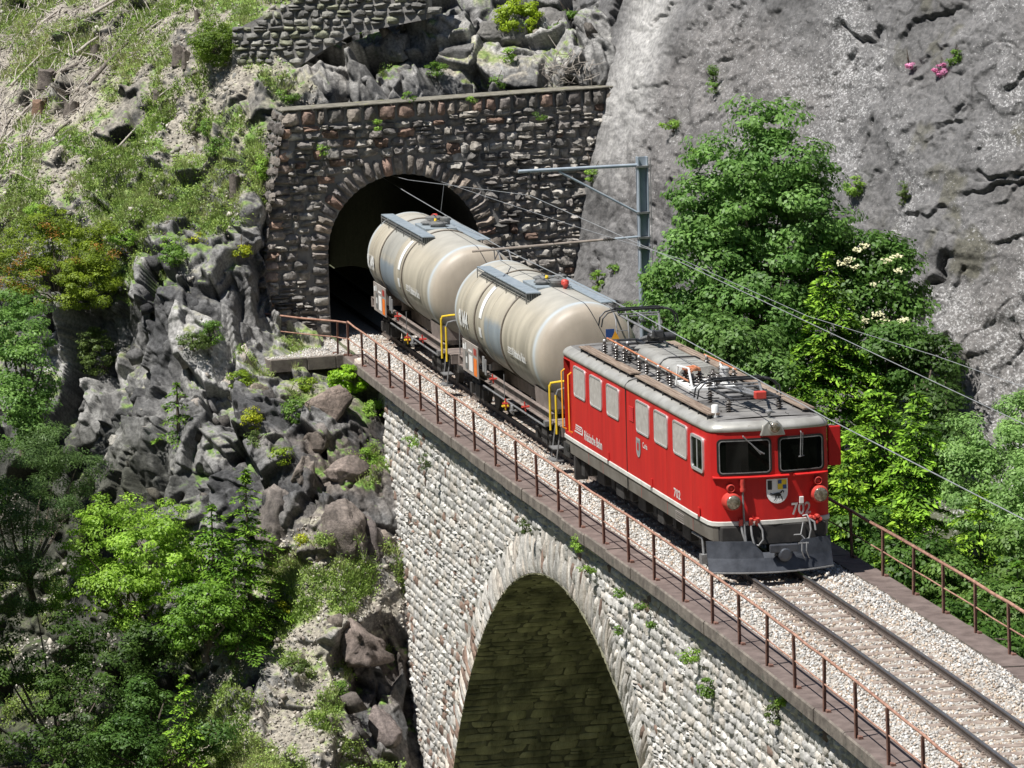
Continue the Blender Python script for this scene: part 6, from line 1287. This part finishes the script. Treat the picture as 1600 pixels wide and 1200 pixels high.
def spruce(label, top, H, R, seed, c1, c2, tip, group=None, name='spruce_tree', dens=1.0, sp=.24, size=.085, droop=.3):
    rng = np.random.default_rng(seed); top = np.array(top, float); base = top - [0, 0, H]; root = empty(name, tuple(base)); tag(root, label, 'tree', group)
    C = []; N = []; T = []; Cc = []; mb = MB(); mb.tube([tuple(base), tuple(base + [0, 0, H * .5]), tuple(top)], [.028 * H ** .6 * 1.2, .05, .01], 7)
    z = .05
    while z < H * .97:
        r = R * min(1, (z / H) ** .8 * 1.05 + .04); nb = rng.integers(4, 8); a0 = rng.uniform(0, 6.28)
        for k in range(nb):
            a = a0 + 6.283 * k / nb + rng.uniform(-.25, .25); L_ = r * rng.uniform(.5, 1.3); o = np.array([math.cos(a), math.sin(a), 0]); p0 = top - [0, 0, z + rng.uniform(-.08, .08)]
            ns = max(3, int(L_ / .085 * dens)); t = (np.arange(ns) + .6) / ns; dz = .12 * L_ * t - droop * L_ * t * t * 1.6; pts = p0 + o * (L_ * t)[:, None] + np.stack([0 * t, 0 * t, dz], 1)
            if L_ > .35: mb.tube([tuple(p0), tuple(pts[len(pts) // 2]), tuple(pts[-1])], [.014, .009, .003], 4, cap=False)
            sd_ = np.array([-o[1], o[0], 0]); wl_ = np.minimum(.34 * L_, .5) * np.sin(np.pi * np.clip(t * .8 + .22, 0, 1)) + .05
            for sg in (-1, 1):
                m_ = max(1, int(wl_.max() / .1))
                for q in range(m_ + 1):
                    f = (q + .4) / (m_ + .6); cpos = pts + sd_ * (sg * wl_ * f)[:, None] + o * (wl_ * f * .5)[:, None] + rng.normal(size=pts.shape) * .02 - np.stack([0 * t, 0 * t, .22 * wl_ * f], 1)
                    C.append(cpos); N.append(np.array([0, 0, 1.0]) + rng.normal(size=pts.shape) * .45 + o * .25); T.append(sd_ * sg * .7 + o * .8 + rng.normal(size=pts.shape) * .3)
                    e = np.clip(np.maximum(t, .25 + f * .75) ** 3 + rng.uniform(-.25, .25, ns), 0, 1)[:, None]; bb = np.array(c1) * (1 - rng.random((ns, 1))) + np.array(c2) * rng.random((ns, 1)); Cc.append(bb * (1 - e) + np.array(tip) * e)
            C.append(pts); N.append(np.array([0, 0, 1.]) + rng.normal(size=pts.shape) * .4); T.append(np.repeat(o[None], ns, 0)); Cc.append(np.repeat(np.array(c2)[None], ns, 0))
        z += sp * rng.uniform(.8, 1.5) * (.95 + .7 * z / H)
    tz = np.linspace(0, .5, 8); C.append(top - np.stack([0 * tz, 0 * tz, tz], 1)); N.append(rng.normal(size=(8, 3))); T.append(np.repeat([[0, 0, 1.]], 8, 0)); Cc.append(np.repeat(np.array(tip)[None], 8, 0))
    C = np.concatenate(C); V, cc = quads('', C, np.concatenate(N), size * rng.uniform(.7, 1.3, len(C)), .36, np.concatenate(Cc) * rng.uniform(.75, 1.2, (len(C), 1)), None, rng, T=np.concatenate(T))
    link_quads('crown', V, cc, M['needle'], root); mb.build('trunk', M['bark'], root, smooth=60); return root
# terrain look-up
HUs = np.unique(HU); HVs = np.unique(HV); HG = HP.reshape(len(HVs), len(HUs), 3); CUs = np.unique(CU_); CVs = np.unique(CV_); CG = CP.reshape(len(CVs), len(CUs), 3)
def on_hill(u, v): return HG[np.clip(np.searchsorted(HVs, v), 0, len(HVs) - 1), np.clip(np.searchsorted(HUs, u), 0, len(HUs) - 1)].copy()
def on_cliff(u, v): return CG[np.clip(np.searchsorted(CVs, v), 0, len(CVs) - 1), np.clip(np.searchsorted(CUs, u), 0, len(CUs) - 1)].copy()
G1, G2 = (.055, .10, .025), (.14, .21, .055)
# ---- right of the track
broadleaf('maple_tree', 'tall broad green leafy tree standing right of the mast before the cliff', 'tree', [(1200, 190, 112, 48, 45), (1180, 255, 112, 105, 55), (1235, 270, 112, 70, 60), (1120, 330, 112, 100, 70), (1245, 345, 112, 80, 85), (1100, 420, 112, 85, 80), (1210, 430, 112, 100, 80), (1290, 420, 113, 55, 90), (1170, 500, 111.5, 120, 75), (1060, 470, 112, 50, 70), (1085, 555, 111.5, 60, 60), (1250, 540, 112, 90, 80), (1180, 350, 113, 110, 90)],
          430, 150, .40, .072, (.05, .105, .03), (.17, .265, .09), 1, r0=.2, base=at_d(1180, 720, 112), nl=26)
broadleaf('leafy_shrub', 'rounded pale green shrub between the broad tree and the locomotive roof', 'shrub', [(1150, 545, 108.5, 70, 50), (1195, 590, 108, 45, 40), (1100, 520, 109, 40, 40)], 90, 110, .34, .07, (.06, .11, .035), (.15, .23, .08), 2)
el = broadleaf('elder_tree', 'leafy tree with cream flower heads behind the tallest spruce', 'tree', [(1365, 405, 112, 60, 48), (1400, 450, 112, 35, 70), (1340, 480, 112, 50, 60), (1400, 560, 110.5, 60, 60), (1360, 600, 111, 60, 60), (1430, 520, 111.5, 25, 50)], 190, 105, .38, .075, (.04, .09, .02), (.11, .18, .05), 3, r0=.1, base=at_d(1390, 800, 111))
fl = MB(); rng = np.random.default_rng(5)
FLW = [(1340, 390), (1352, 384), (1318, 412), (1326, 405), (1335, 418), (1402, 400), (1388, 407), (1366, 445), (1404, 422), (1350, 500), (1372, 492), (1390, 510), (1410, 500), (1345, 515), (1398, 540), (1360, 530), (1420, 560), (1405, 590), (1428, 545), (1380, 500), (1412, 515), (1395, 560)]
V = []; cc = []
for a, b in FLW:
    n = 26; c = at_d(a, b, 110.6 if b > 480 else 111.0); P = c + rng.normal(size=(n, 3)) * [.05, .07, .035]; v_, c_ = quads('', P, rng.normal(size=(n, 3)) * .4 + [.5, -.3, .8], .035 * np.ones(n), .8, np.tile([.75, .72, .45], (n, 1)), None, rng); link_quads('flower_head', v_, c_, M['flower'], el)
Y1, Y2, YT = (.028, .058, .01), (.06, .11, .018), (.25, .35, .05)  # dark inner needle tones carry the crown shade; tip tone is fresh growth
spruce('tallest spruce with drooping light tipped branches before the leafy tree', at_d(1293, 395, 110), 9, 2.5, 11, (.03, .065, .012), (.055, .11, .02), (.25, .33, .05), droop=.4)
spruce('bright yellow green spruce behind the locomotive cab', at_d(1372, 588, 104), 8, 2.7, 12, Y1, Y2, YT)
spruce('slender bright spruce second to the right of the locomotive cab', at_d(1434, 615, 102.5), 8, 2.5, 13, Y1, Y2, YT)
spruce('bushy young spruce right behind the start of the far railing', at_d(1325, 705, 100), 7, 2.6, 14, Y1, Y2, (.3, .37, .045))
spruce('low spruce below the middle of the far railing', at_d(1405, 800, 97), 6, 2.4, 15, Y1, Y2, (.3, .37, .05))
spruce('low spruce crown beyond the right end of the far railing', at_d(1530, 770, 98), 6.5, 2.6, 16, Y1, Y2, (.27, .34, .05))
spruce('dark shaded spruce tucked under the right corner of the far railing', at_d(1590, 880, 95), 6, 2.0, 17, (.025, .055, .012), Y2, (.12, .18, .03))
spruce('small dark spruce at the foot of the tallest spruce', at_d(1255, 575, 107.5), 6, 1.7, 18, (.025, .055, .012), (.05, .1, .018), (.14, .21, .03), droop=.4)
broadleaf('hazel_shrub', 'large soft green shrub filling the right edge below the cliff', 'shrub', [(1545, 690, 103, 75, 48), (1590, 740, 102, 80, 80), (1510, 745, 102.5, 50, 55), (1610, 650, 103, 50, 40), (1560, 800, 100.5, 80, 60), (1640, 800, 100, 80, 110)], 330, 120, .28, .048, (.09, .15, .06), (.24, .34, .14), 4)
broadleaf('leafy_shrub', 'dark green shrub in the cliff shade right of the elder tree', 'shrub', [(1460, 580, 110, 40, 60), (1455, 660, 107, 50, 60), (1480, 700, 106, 40, 50)], 90, 100, .36, .07, (.025, .05, .014), (.06, .1, .025), 6)  # its shade is put into the dark leaf colours
broadleaf('leafy_shrub', 'green shrub with pale blossoms at the lower right edge', 'shrub', [(1600, 880, 97, 50, 60), (1575, 960, 94, 60, 50), (1500, 920, 96, 60, 50)], 110, 100, .32, .06, (.05, .1, .025), (.14, .2, .06), 7)
broadleaf('leafy_shrub', 'dark green undergrowth below the far railing', 'shrub', [(1420, 900, 97, 90, 60), (1500, 1000, 93, 90, 60), (1350, 850, 99, 50, 70), (1590, 1040, 91, 60, 60)], 170, 100, .36, .07, (.03, .065, .015), (.08, .14, .03), 8)
broadleaf('leafy_shrub', 'small light green bush between mast and tank wagon', 'shrub', [(1060, 500, 113.5, 40, 40), (1030, 450, 114, 22, 30)], 40, 90, .26, .06, (.06, .12, .03), (.15, .23, .06), 9)
# ---- left side
def bush(name, label, u, v, ru, rv, seed, c1, c2, ncl=22, per=80, rc=.2, size=.045, lift=.0, cat='shrub', off=.3, cliff=False, group=None, **kw):
    p = on_cliff(u, v + rv * .6) if cliff else on_hill(u, v + rv * .6); d = float((p - CAM) @ CF) - off; return broadleaf(name, label, cat, [(u, v, d, ru, rv)], ncl, per, rc, size, c1, c2, seed, r0=.03, nl=6, base=p, group=group, **kw)
J1, J2 = (.07, .10, .014), (.22, .26, .03)
jn = broadleaf('juniper_bush', 'large dark yellow green juniper with rust orange tips at the left edge', 'shrub', [(50, 390, 134.5, 45, 50), (65, 350, 134.5, 18, 34), (110, 400, 134.5, 50, 50), (158, 385, 134, 26, 42), (90, 440, 134, 90, 48), (20, 430, 134, 40, 50), (140, 440, 133.5, 50, 50), (95, 350, 134.5, 14, 28)], 230, 130, .24, .05, J1, J2, 21, r0=.08, asp=.35, up=.9)
rng = np.random.default_rng(9); V = []; cc = []
for a, b in [(12, 420), (28, 410), (40, 430), (22, 445), (45, 452), (120, 407), (70, 352), (150, 385), (38, 398), (8, 440), (178, 397), (60, 425), (85, 365)]:
    n = 60; c = at_d(a, b, 133.4); P = c + rng.normal(size=(n, 3)) * [.1, .13, .08]; v_, c_ = quads('', P, rng.normal(size=(n, 3)) + [0, 0, .8], .04 * np.ones(n), .4, np.array([.30, .14, .04]) * rng.uniform(.6, 1.2, (n, 1)), None, rng); link_quads('rusty_branch_tip', v_, c_, M['leaf'], jn)
broadleaf('beech_tree', 'mid green leafy tree at the left edge below the juniper', 'tree', [(25, 520, 129, 60, 45), (40, 590, 128, 45, 60), (10, 650, 127, 50, 60), (60, 660, 127, 30, 40), (30, 470, 130, 40, 30)], 140, 110, .3, .06, (.05, .10, .03), (.17, .26, .08), 22)
broadleaf('pine_tree', 'grey green pine with loose branches at the left edge', 'tree', [(20, 730, 122, 80, 50), (80, 700, 123, 50, 40), (50, 790, 120.5, 70, 50), (0, 850, 119.5, 80, 70), (120, 740, 123.5, 50, 35), (30, 910, 119.5, 70, 50)], 250, 120, .3, .05, (.04, .07, .03), (.12, .17, .07), 23, asp=.3, up=.5)
broadleaf('linden_tree', 'bright fresh green leafy tree in the gully at lower left', 'tree', [(180, 815, 121.5, 60, 42), (150, 870, 121, 60, 60), (230, 870, 120.5, 70, 65), (265, 820, 120.5, 30, 55), (200, 930, 120, 85, 55), (285, 880, 120.5, 30, 50), (120, 930, 120.5, 50, 45)], 230, 120, .26, .05, (.09, .15, .02), (.32, .44, .08), 24, shell=.3)
broadleaf('hazel_shrub', 'bright green shrub at the shadow edge left of the grassy rubble slope', 'shrub', [(320, 945, 119, 55, 32), (350, 975, 118.8, 40, 30), (290, 980, 119, 40, 35)], 75, 100, .24, .05, (.06, .12, .02), (.18, .28, .05), 25)
broadleaf('alder_tree', 'dark shaded leafy tree filling the lower left corner', 'tree', [(60, 1010, 119.5, 110, 70), (170, 1020, 119.5, 80, 60), (40, 1110, 118, 100, 80), (150, 1130, 118, 80, 80), (60, 1200, 116, 120, 60), (240, 1010, 119.5, 50, 45)], 230, 100, .3, .055, (.022, .045, .012), (.085, .13, .035), 26)  # leaf colours darkened to paint in the shade of this corner
broadleaf('alder_tree', 'dark green sapling cluster at the bottom left of the small spruce', 'tree', [(200, 1180, 116.5, 60, 60), (230, 1110, 118, 40, 50), (330, 1150, 117, 40, 25)], 120, 100, .3, .055, (.03, .065, .018), (.09, .15, .04), 27)
spruce('slim spruce leaning over the rocks left of the boulders', at_d(383, 736, 120.6), 4.2, 1.35, 31, Y1, Y2, (.17, .23, .035), size=.075)
spruce('bushy spruce below the slim one at the gully edge', at_d(330, 790, 120.4), 3.2, 1.9, 32, Y1, (.07, .13, .02), (.17, .24, .035), size=.075)
spruce('dark lower spruce at the head of the rubble slope', at_d(365, 880, 119.2), 2.6, 1.1, 33, Y1, Y2, (.13, .19, .03), size=.07)
spruce('small bright spruce at the bottom of the rubble slope', at_d(287, 1055, 116.6), 3.4, 1.15, 34, Y1, (.07, .12, .02), (.25, .33, .05), size=.07)
spruce('small dwarf spruce growing from a rock crack in the ravine wall', at_d(276, 600, 126.6), 1.9, .95, 35, Y1, Y2, (.15, .2, .035), size=.065)
bush('mountain_pine', 'round dark green bush at the left end of the dry stone wall', 335, 68, 36, 36, 41, (.05, .085, .012), (.14, .19, .03), 60, 110, .22, .05, asp=.3)
bush('barberry_bush', 'yellow green bush hanging over the jagged rocks above the portal', 812, 25, 34, 30, 42, (.13, .17, .015), (.32, .38, .03), 40, 110, .2, .05, off=1.2)
bush('beech_bush', 'vivid light green bush under the left end of the walkway', 546, 592, 27, 22, 43, (.13, .21, .02), (.31, .45, .04), 34, 120, .16, .045, off=1.4)
SB = [(375, 592, 22, 14, 'y', 'low green bush with yellow flowers left below the ledge'), (392, 655, 16, 16, 'Y', 'yellow flowering bush on the rocks below the ledge'), (440, 712, 16, 14, 'y', 'small green bush with yellow tips on the brown rocks'), (462, 640, 22, 22, 'g', 'grey green bush in the middle of the brown boulders'), (300, 535, 26, 14, 'd', 'thin olive bush on the dark rock wall'),
      (330, 520, 16, 20, 'g', 'small green sapling on the dark rock wall'), (400, 690, 12, 16, 'd', 'dark little bush beside the yellow flowering bush'), (478, 600, 20, 12, 'y', 'low bush with yellow specks under the ledge kerb'), (592, 640, 24, 12, 'G', 'light green tuft hanging beside the viaduct corner'), (575, 715, 12, 18, 'G', 'light green tuft at the pier edge below the walkway'), (472, 845, 8, 10, 'Y', 'tiny yellow flowering plant above the pointed boulder'),
      (442, 950, 8, 12, 'Y', 'yellow flowering stalk at the left of the rubble slope'), (405, 995, 22, 14, 'g', 'green patch of plants at the lower left rubble slope'), (530, 1075, 14, 10, 'g', 'small green plant on the low broad rock'), (465, 1040, 26, 10, 'd', 'dull green plants below the rubble slope'), (350, 905, 14, 12, 'g', 'green plant right of the linden tree'), (190, 370, 22, 14, 'G', 'light tuft of plants on the slope right of the juniper'), (270, 400, 22, 16, 'g', 'green plants above the dark rock wall'), (378, 395, 14, 10, 'Y', 'yellow flowering plants left of the portal corner'), (310, 375, 16, 9, 'Y', 'patch of yellow flowers on the slope left of the portal'),
      (345, 230, 24, 16, 'g', 'green bush on the slope left of the portal top'), (410, 260, 10, 20, 'G', 'light green upright plant at the portal wall edge'), (325, 200, 16, 14, 'g', 'small dark green plant above the rocks on the slope'), (265, 380, 16, 12, 'G', 'light green plants on the slope above the dark wall'), (450, 148, 18, 9, 'g', 'low green plants at the left end of the wall coping'), (565, 45, 16, 8, 'G', 'light green tuft at the foot of the dry stone wall'),
      (680, 108, 16, 10, 'g', 'small green bush on the rubble above the portal'), (778, 128, 10, 10, 'g', 'little green plant above the coping'), (795, 85, 8, 12, 'G', 'thin light green seedling before the jagged rocks'), (872, 45, 10, 8, 'g', 'green plant on the upright rock rib'), (890, 22, 8, 8, 'g', 'topmost green plant on the rock rib'), (150, 550, 30, 40, 'd', 'dark bush in the shaded gully'), (60, 330, 20, 12, 'G', 'light grass clump above the juniper')]
kinds = {'y': ((.08, .13, .02), (.25, .30, .03)), 'Y': ((.10, .14, .02), (.46, .42, .03)), 'g': ((.06, .11, .025), (.15, .23, .05)), 'd': ((.05, .075, .025), (.12, .15, .05)), 'G': ((.12, .19, .04), (.26, .36, .08))}
for i, (u, v, a, b, k, lb) in enumerate(SB): bush('small_bush', lb, u, v, a, b, 60 + i, *kinds[k], ncl=max(8, int(a * b / 14)), per=60, rc=.14, size=.035, off=.25)
CB = [(1115, 125, 7, 22, 'g', 'green plants growing in a vertical cliff crack'), (1045, 195, 18, 8, 'G', 'yellow green fern on the cliff above the mast'), (1095, 235, 14, 9, 'G', 'dry grass tuft on the cliff right of the mast top'), (1489, 88, 9, 12, 'g', 'green plant above the pink flowers'), (935, 440, 12, 18, 'G', 'light green bush at the cliff foot behind the tank wagon'), (960, 420, 16, 8, 'g', 'flat green plant on the cliff behind the tank wagon'), (985, 490, 20, 18, 'g', 'green bush at the cliff foot beside the mast base'), (1335, 290, 16, 16, 'G', 'grassy tuft on the cliff right of the broad tree'), (870, 225, 12, 10, 'G', 'yellow green plant on the portal wall right of the arch'), (925, 272, 10, 10, 'G', 'light plants where portal wall meets cliff'), (1412, 300, 6, 20, 'd', 'thin dark plants in a long cliff crack')]
for i, (u, v, a, b, k, lb) in enumerate(CB): bush('cliff_plant', lb, u, v, a, b, 160 + i, *kinds[k], ncl=max(7, int(a * b / 14)), per=60, rc=.12, size=.035, off=.2 if i not in (8,) else .9, cliff=True, cat='plant')
for i, (u, v, a, b) in enumerate([(1468, 108, 10, 12), (1422, 102, 5, 4)]):
    bush('pink_flower_cushion', ['bright pink flower cushion high on the cliff', 'tiny pale pink flowers left of the bright cushion'][i], u, v, a, b, 190 + i, (.5, .12, .38), (.75, .3, .6), ncl=12 if i == 0 else 5, per=50, rc=.08, size=.028, cliff=True, cat='flowers', off=.2)
# plants rooted in the viaduct masonry
VB = [(820, 822, 7, 14, 'd', 'thin dry plant above the crown of the big arch'), (905, 850, 12, 14, 'G', 'green plant trailing right of the arch crown'), (915, 890, 16, 6, 'G', 'flat green plant beside the arch ring'), (968, 925, 5, 6, 'g', 'tiny green plant right of the arch ring'), (1000, 950, 6, 6, 'g', 'second tiny green plant on the spandrel wall'), (965, 985, 5, 6, 'g', 'tiny plant low on the spandrel wall'), (1080, 1025, 18, 10, 'G', 'spreading light plant on the right spandrel'), (1105, 1075, 14, 16, 'g', 'hanging green plant on the right spandrel'), (1020, 975, 5, 7, 'g', 'small tuft between two stones right of the arch'), (665, 720, 7, 14, 'd', 'dry tuft on the wall near the left pier corner'), (640, 690, 16, 8, 'G', 'light creeper at the top left pier corner'), (1215, 1110, 18, 22, 'd', 'bunch of dry grass hanging under the right cornice'), (1225, 1095, 8, 6, 'G', 'green sprig above the dry hanging grass')]
for i, (u, v, a, b, k, lb) in enumerate(VB):
    p = at_y(u, v + b * .5, -2.42); d = float((p - CAM) @ CF) - .02; broadleaf('wall_plant', lb, 'plant', [(u, v, d, a, b, .1)], max(5, int(a * b / 14)), 40, .1, .03, *kinds[k], 210 + i, r0=.015, nl=4, base=p)
PB = [(505, 235, 'small green plant left above the tunnel arch'), (640, 150, 'small plant under the coping over the arch'), (735, 160, 'green plants hanging under the coping'), (845, 180, 'dry plants on the portal wall upper right'), (590, 195, 'tiny green plant above the arch crown')]
for i, (u, v, lb) in enumerate(PB):
    p = at_x(u, v, -42.75); d = float((p - CAM) @ CF) - .02; k = kinds['g' if i % 2 else 'G']; broadleaf('wall_plant', lb, 'plant', [(u, v, d, 10, 8, .1)], 7, 40, .1, .03, *k, 240 + i, r0=.012, nl=3, base=p)
broadleaf('beech_tree', 'tall unseen leafy tree added outside the left edge to shade the gully', 'tree', [(-130, 760, 118.5, 120, 120), (-200, 620, 118.5, 120, 120), (-90, 900, 118, 80, 100), (-110, 600, 118.5, 85, 90), (-170, 1000, 117, 110, 100)], 560, 110, .42, .1, (.04, .08, .02), (.1, .17, .04), 28)  # out-of-view crown added to cast shade over the lower left
# ---- grass and low plants on the soft ground
rng = np.random.default_rng(55); g = Hgg + .5 * fbm(HP * .8, 51, 4); inside = (HU > 470) & (HU < 930) & (HV > 190) & (HV < 660)
ok = (g > .42) & ~inside & (HU > -10) & (HV > -10) & (HV < 1215) & (HU < 660); idx = np.where(ok)[0]; pr = np.clip(g[idx] - .35, 0, .5); pr /= pr.sum(); sel = rng.choice(idx, 14000, p=pr)
b = 7; P = np.repeat(HP[sel], b, 0); Nn = np.repeat(HN[sel], b, 0); n = len(P); o = rng.normal(size=(n, 3)) * [1, 1, .3]; o /= np.linalg.norm(o, axis=1, keepdims=True); L_ = rng.uniform(.07, .20, (n, 1)) * rng.uniform(.6, 1.2, (len(sel), 1)).repeat(b, 0)
B0 = P + o * .05; tip = B0 + (np.array([0, 0, 1.0]) + o * .55 + Nn * .2) * L_; sd_ = np.cross(tip - B0, rng.normal(size=(n, 3))); sd_ /= np.linalg.norm(sd_, axis=1, keepdims=True) + 1e-9
V = np.stack([B0 - sd_ * .014, B0 + sd_ * .014, tip], 1).reshape(-1, 3); t = rng.random((len(sel), 1)).repeat(b, 0); nz_ = np.clip(.45 + 1.2 * fbm(HP[sel] * .7, 77, 3), 0, 1)[:, None].repeat(b, 0)
c = np.array([.20, .30, .06]) * (1 - nz_) + np.array([.46, .48, .22]) * nz_; c = c * (.75 + .5 * t)
tag(mesh_np('hillside_grass', V, np.arange(len(V)).reshape(-1, 3), M['grass'], colors=np.repeat(c, 3, 0)), 'short green and straw grass tufts growing over the hillside', 'grass', kind='stuff')
sel = rng.choice(idx, 4200); n_ = 11; P = np.repeat(HP[sel], n_, 0) + rng.normal(size=(4200 * n_, 3)) * [.09, .09, .06] + [0, 0, .1]; t = rng.random((4200, 1)).repeat(n_, 0); c = np.array([.08, .13, .03]) * (1 - t) + np.array([.26, .31, .10]) * t
V, cc = quads('', P, rng.normal(size=P.shape) * .5 + [.2, -.2, 1], .04 * np.ones(len(P)), .5, c, None, rng); o = link_quads('ground_plants', V, cc, M['leaf']); tag(o, 'low leafy plants scattered through the hillside grass', 'ground plants', kind='stuff')
# ---- loose rubble on the soft slopes
ok = (Hk > .45) & ~inside & (HU > -10) & (HV > -10) & (HV < 1215) & (HU < 640); idx = np.where(ok)[0]; sel = rng.choice(idx, 9000); P = HP[sel] + HN[sel] * .01
o = stones('scree', P, rng.uniform(.02, .075, len(P)) * np.where(rng.random(len(P)) < .04, 2.4, 1), rng, M['gravel'], [(.4, .37, .32), (.3, .28, .25), (.48, .45, .4), (.24, .21, .18)]); tag(o, 'loose pale stones scattered over the soft slopes', 'scree', kind='stuff')
M['rot'] = mat('rotten reddish wood', (.12, .075, .05), (.24, .15, .1), 6, .95, bump=1, bscale=25)
# ---- clear-felled slope: logs, stumps, brushwood
def stick(a, b, lift=.06, r=.05, rng=None):
    A = on_hill(*a); B = on_hill(*b); m_ = on_hill((a[0] + b[0]) / 2, (a[1] + b[1]) / 2); l = np.array([0, 0, lift]); m_ = m_ * .3 + (A + B) * .35 + rng.normal(size=3) * .04
    return [tuple(A + l), tuple(m_ + l), tuple(B + l)], [r, r * .85, r * .55]
rng = np.random.default_rng(88)
LG = [((160, 248), (208, 200), .05, 'pale bare branch lying across the grass in mid slope'), ((140, 136), (200, 68), .07, 'dark log lying upslope of the middle stump'), ((118, 85), (150, 55), .06, 'bleached log near the top left'), ((20, 140), (70, 85), .05, 'bleached log left of the highest stump'), ((85, 72), (100, 40), .05, 'short grey log high on the slope'), ((0, 230), (20, 205), .06, 'pale log at the left edge above the grass'), ((10, 268), (48, 285), .05, 'pale log end by the left edge grass'), ((95, 60), (140, 25), .05, 'thin bleached trunk among the brushwood'), ((235, 160), (262, 140), .05, 'small dead branch above the rocky outcrop'),
      ((50, 60), (92, 18), .06, 'long pale trunk pointing uphill at the top'), ((150, 30), (215, -10), .06, 'pale trunk running out of the top edge'), ((60, 235), (110, 190), .05, 'thin grey trunk below the red stump'), ((130, 155), (175, 130), .04, 'short pale branch right of the grey stump'), ((15, 200), (60, 160), .05, 'bleached branch left of the red stump'), ((170, 95), (245, 20), .05, 'long thin bleached trunk crossing the upper slope'), ((100, 120), (135, 80), .06, 'grey log between the two upper stumps'), ((215, 55), (250, 30), .04, 'short bleached branch below the lone upper stump')]
for a, b, r, lb in LG:
    p, rr = stick(a, b, .07, r, rng); o = MB().tube(p, rr, 7).build('fallen_log', M['stump'] if 'dark' in lb or 'grey' in lb else M['deadwood'], None, smooth=60); tag(o, lb, 'log', 'logs on the felled slope')
ST = [(74, 126, .26, .42, 'broad dark tree stump with a flat cut top'), (62, 170, .2, .3, 'short reddish rotten stump beside the brushwood'), (111, 170, .2, .32, 'pale grey stump right of the reddish stump'), (142, 76, .13, .35, 'narrow upright stump high on the slope'), (276, 88, .18, .45, 'split dark stump near the round bush'), (292, 96, .12, .4, 'broken leaning stump next to the split stump'), (305, 30, .08, .4, 'thin grey snag above the round bush'), (245, 150, .12, .22, 'small black charred stump above the outcrop'), (372, 300, .14, .55, 'tall splintered grey stump left of the portal wall')]
for i, (u, v, r, h, lb) in enumerate(ST):
    p = on_hill(u, v); r *= 1.12; h *= .72; mb = MB(); n = 14; V = []; ph = rng.uniform(0, 6.28, 4)
    for k, z in enumerate((-.25, 0, h * .5, h)):
        for j in range(n):
            t = 6.283 * j / n; q = r * (1.25 if k == 0 else 1.1 if k == 1 else 1) * (1 + .12 * math.sin(3 * t + ph[0]) + .08 * math.sin(5 * t + ph[1])); V.append((p[0] + q * math.cos(t), p[1] + q * math.sin(t), p[2] + z + (0 if k < 3 else rng.uniform(-.08, .12))))
    mb.add(V, [(k * n + j, k * n + (j + 1) % n, (k + 1) * n + (j + 1) % n, (k + 1) * n + j) for k in range(3) for j in range(n)] + [tuple(3 * n + j for j in range(n))]); o = mb.build('tree_stump', M['stump'] if i not in (1,) else M['rot'], None, smooth=50); tag(o, lb, 'stump', 'stumps on the felled slope')
n = 1300; V = []; 
zone = []
while len(zone) < n:
    u, v = rng.uniform(-20, 330), rng.uniform(-20, 300)
    if v < 290 - u * 1.05 + rng.normal() * 25: zone.append((u, v))
mb = MB()
for u, v in zone:
    L_ = rng.uniform(6, 34); a = rng.normal(.85, .5) if rng.random() < .75 else rng.uniform(0, 3.14); q, rr = stick((u, v), (u + L_ * math.cos(a), v - L_ * math.sin(a)), rng.uniform(.02, .12), rng.uniform(.008, .025), rng); mb.tube(q, rr, 4, cap=False)
o = mb.build('brushwood', M['deadwood'], None); tag(o, 'tangle of bleached twigs and branches covering the felled slope', 'brushwood', kind='stuff')
mb = MB()
for k in range(70):
    u, v = rng.uniform(845, 930), rng.uniform(95, 130); A = on_hill(u, v) + CF * -.3; B = A + rng.normal(size=3) * [.3, .35, .25]; mb.tube([tuple(A), tuple((A + B) / 2 + rng.normal(size=3) * .05), tuple(B)], [.015, .012, .006], 4, cap=False)
o = mb.build('dead_branches', M['deadwood'], None); tag(o, 'heap of dry twigs above the right end of the portal coping', 'brushwood', kind='stuff')
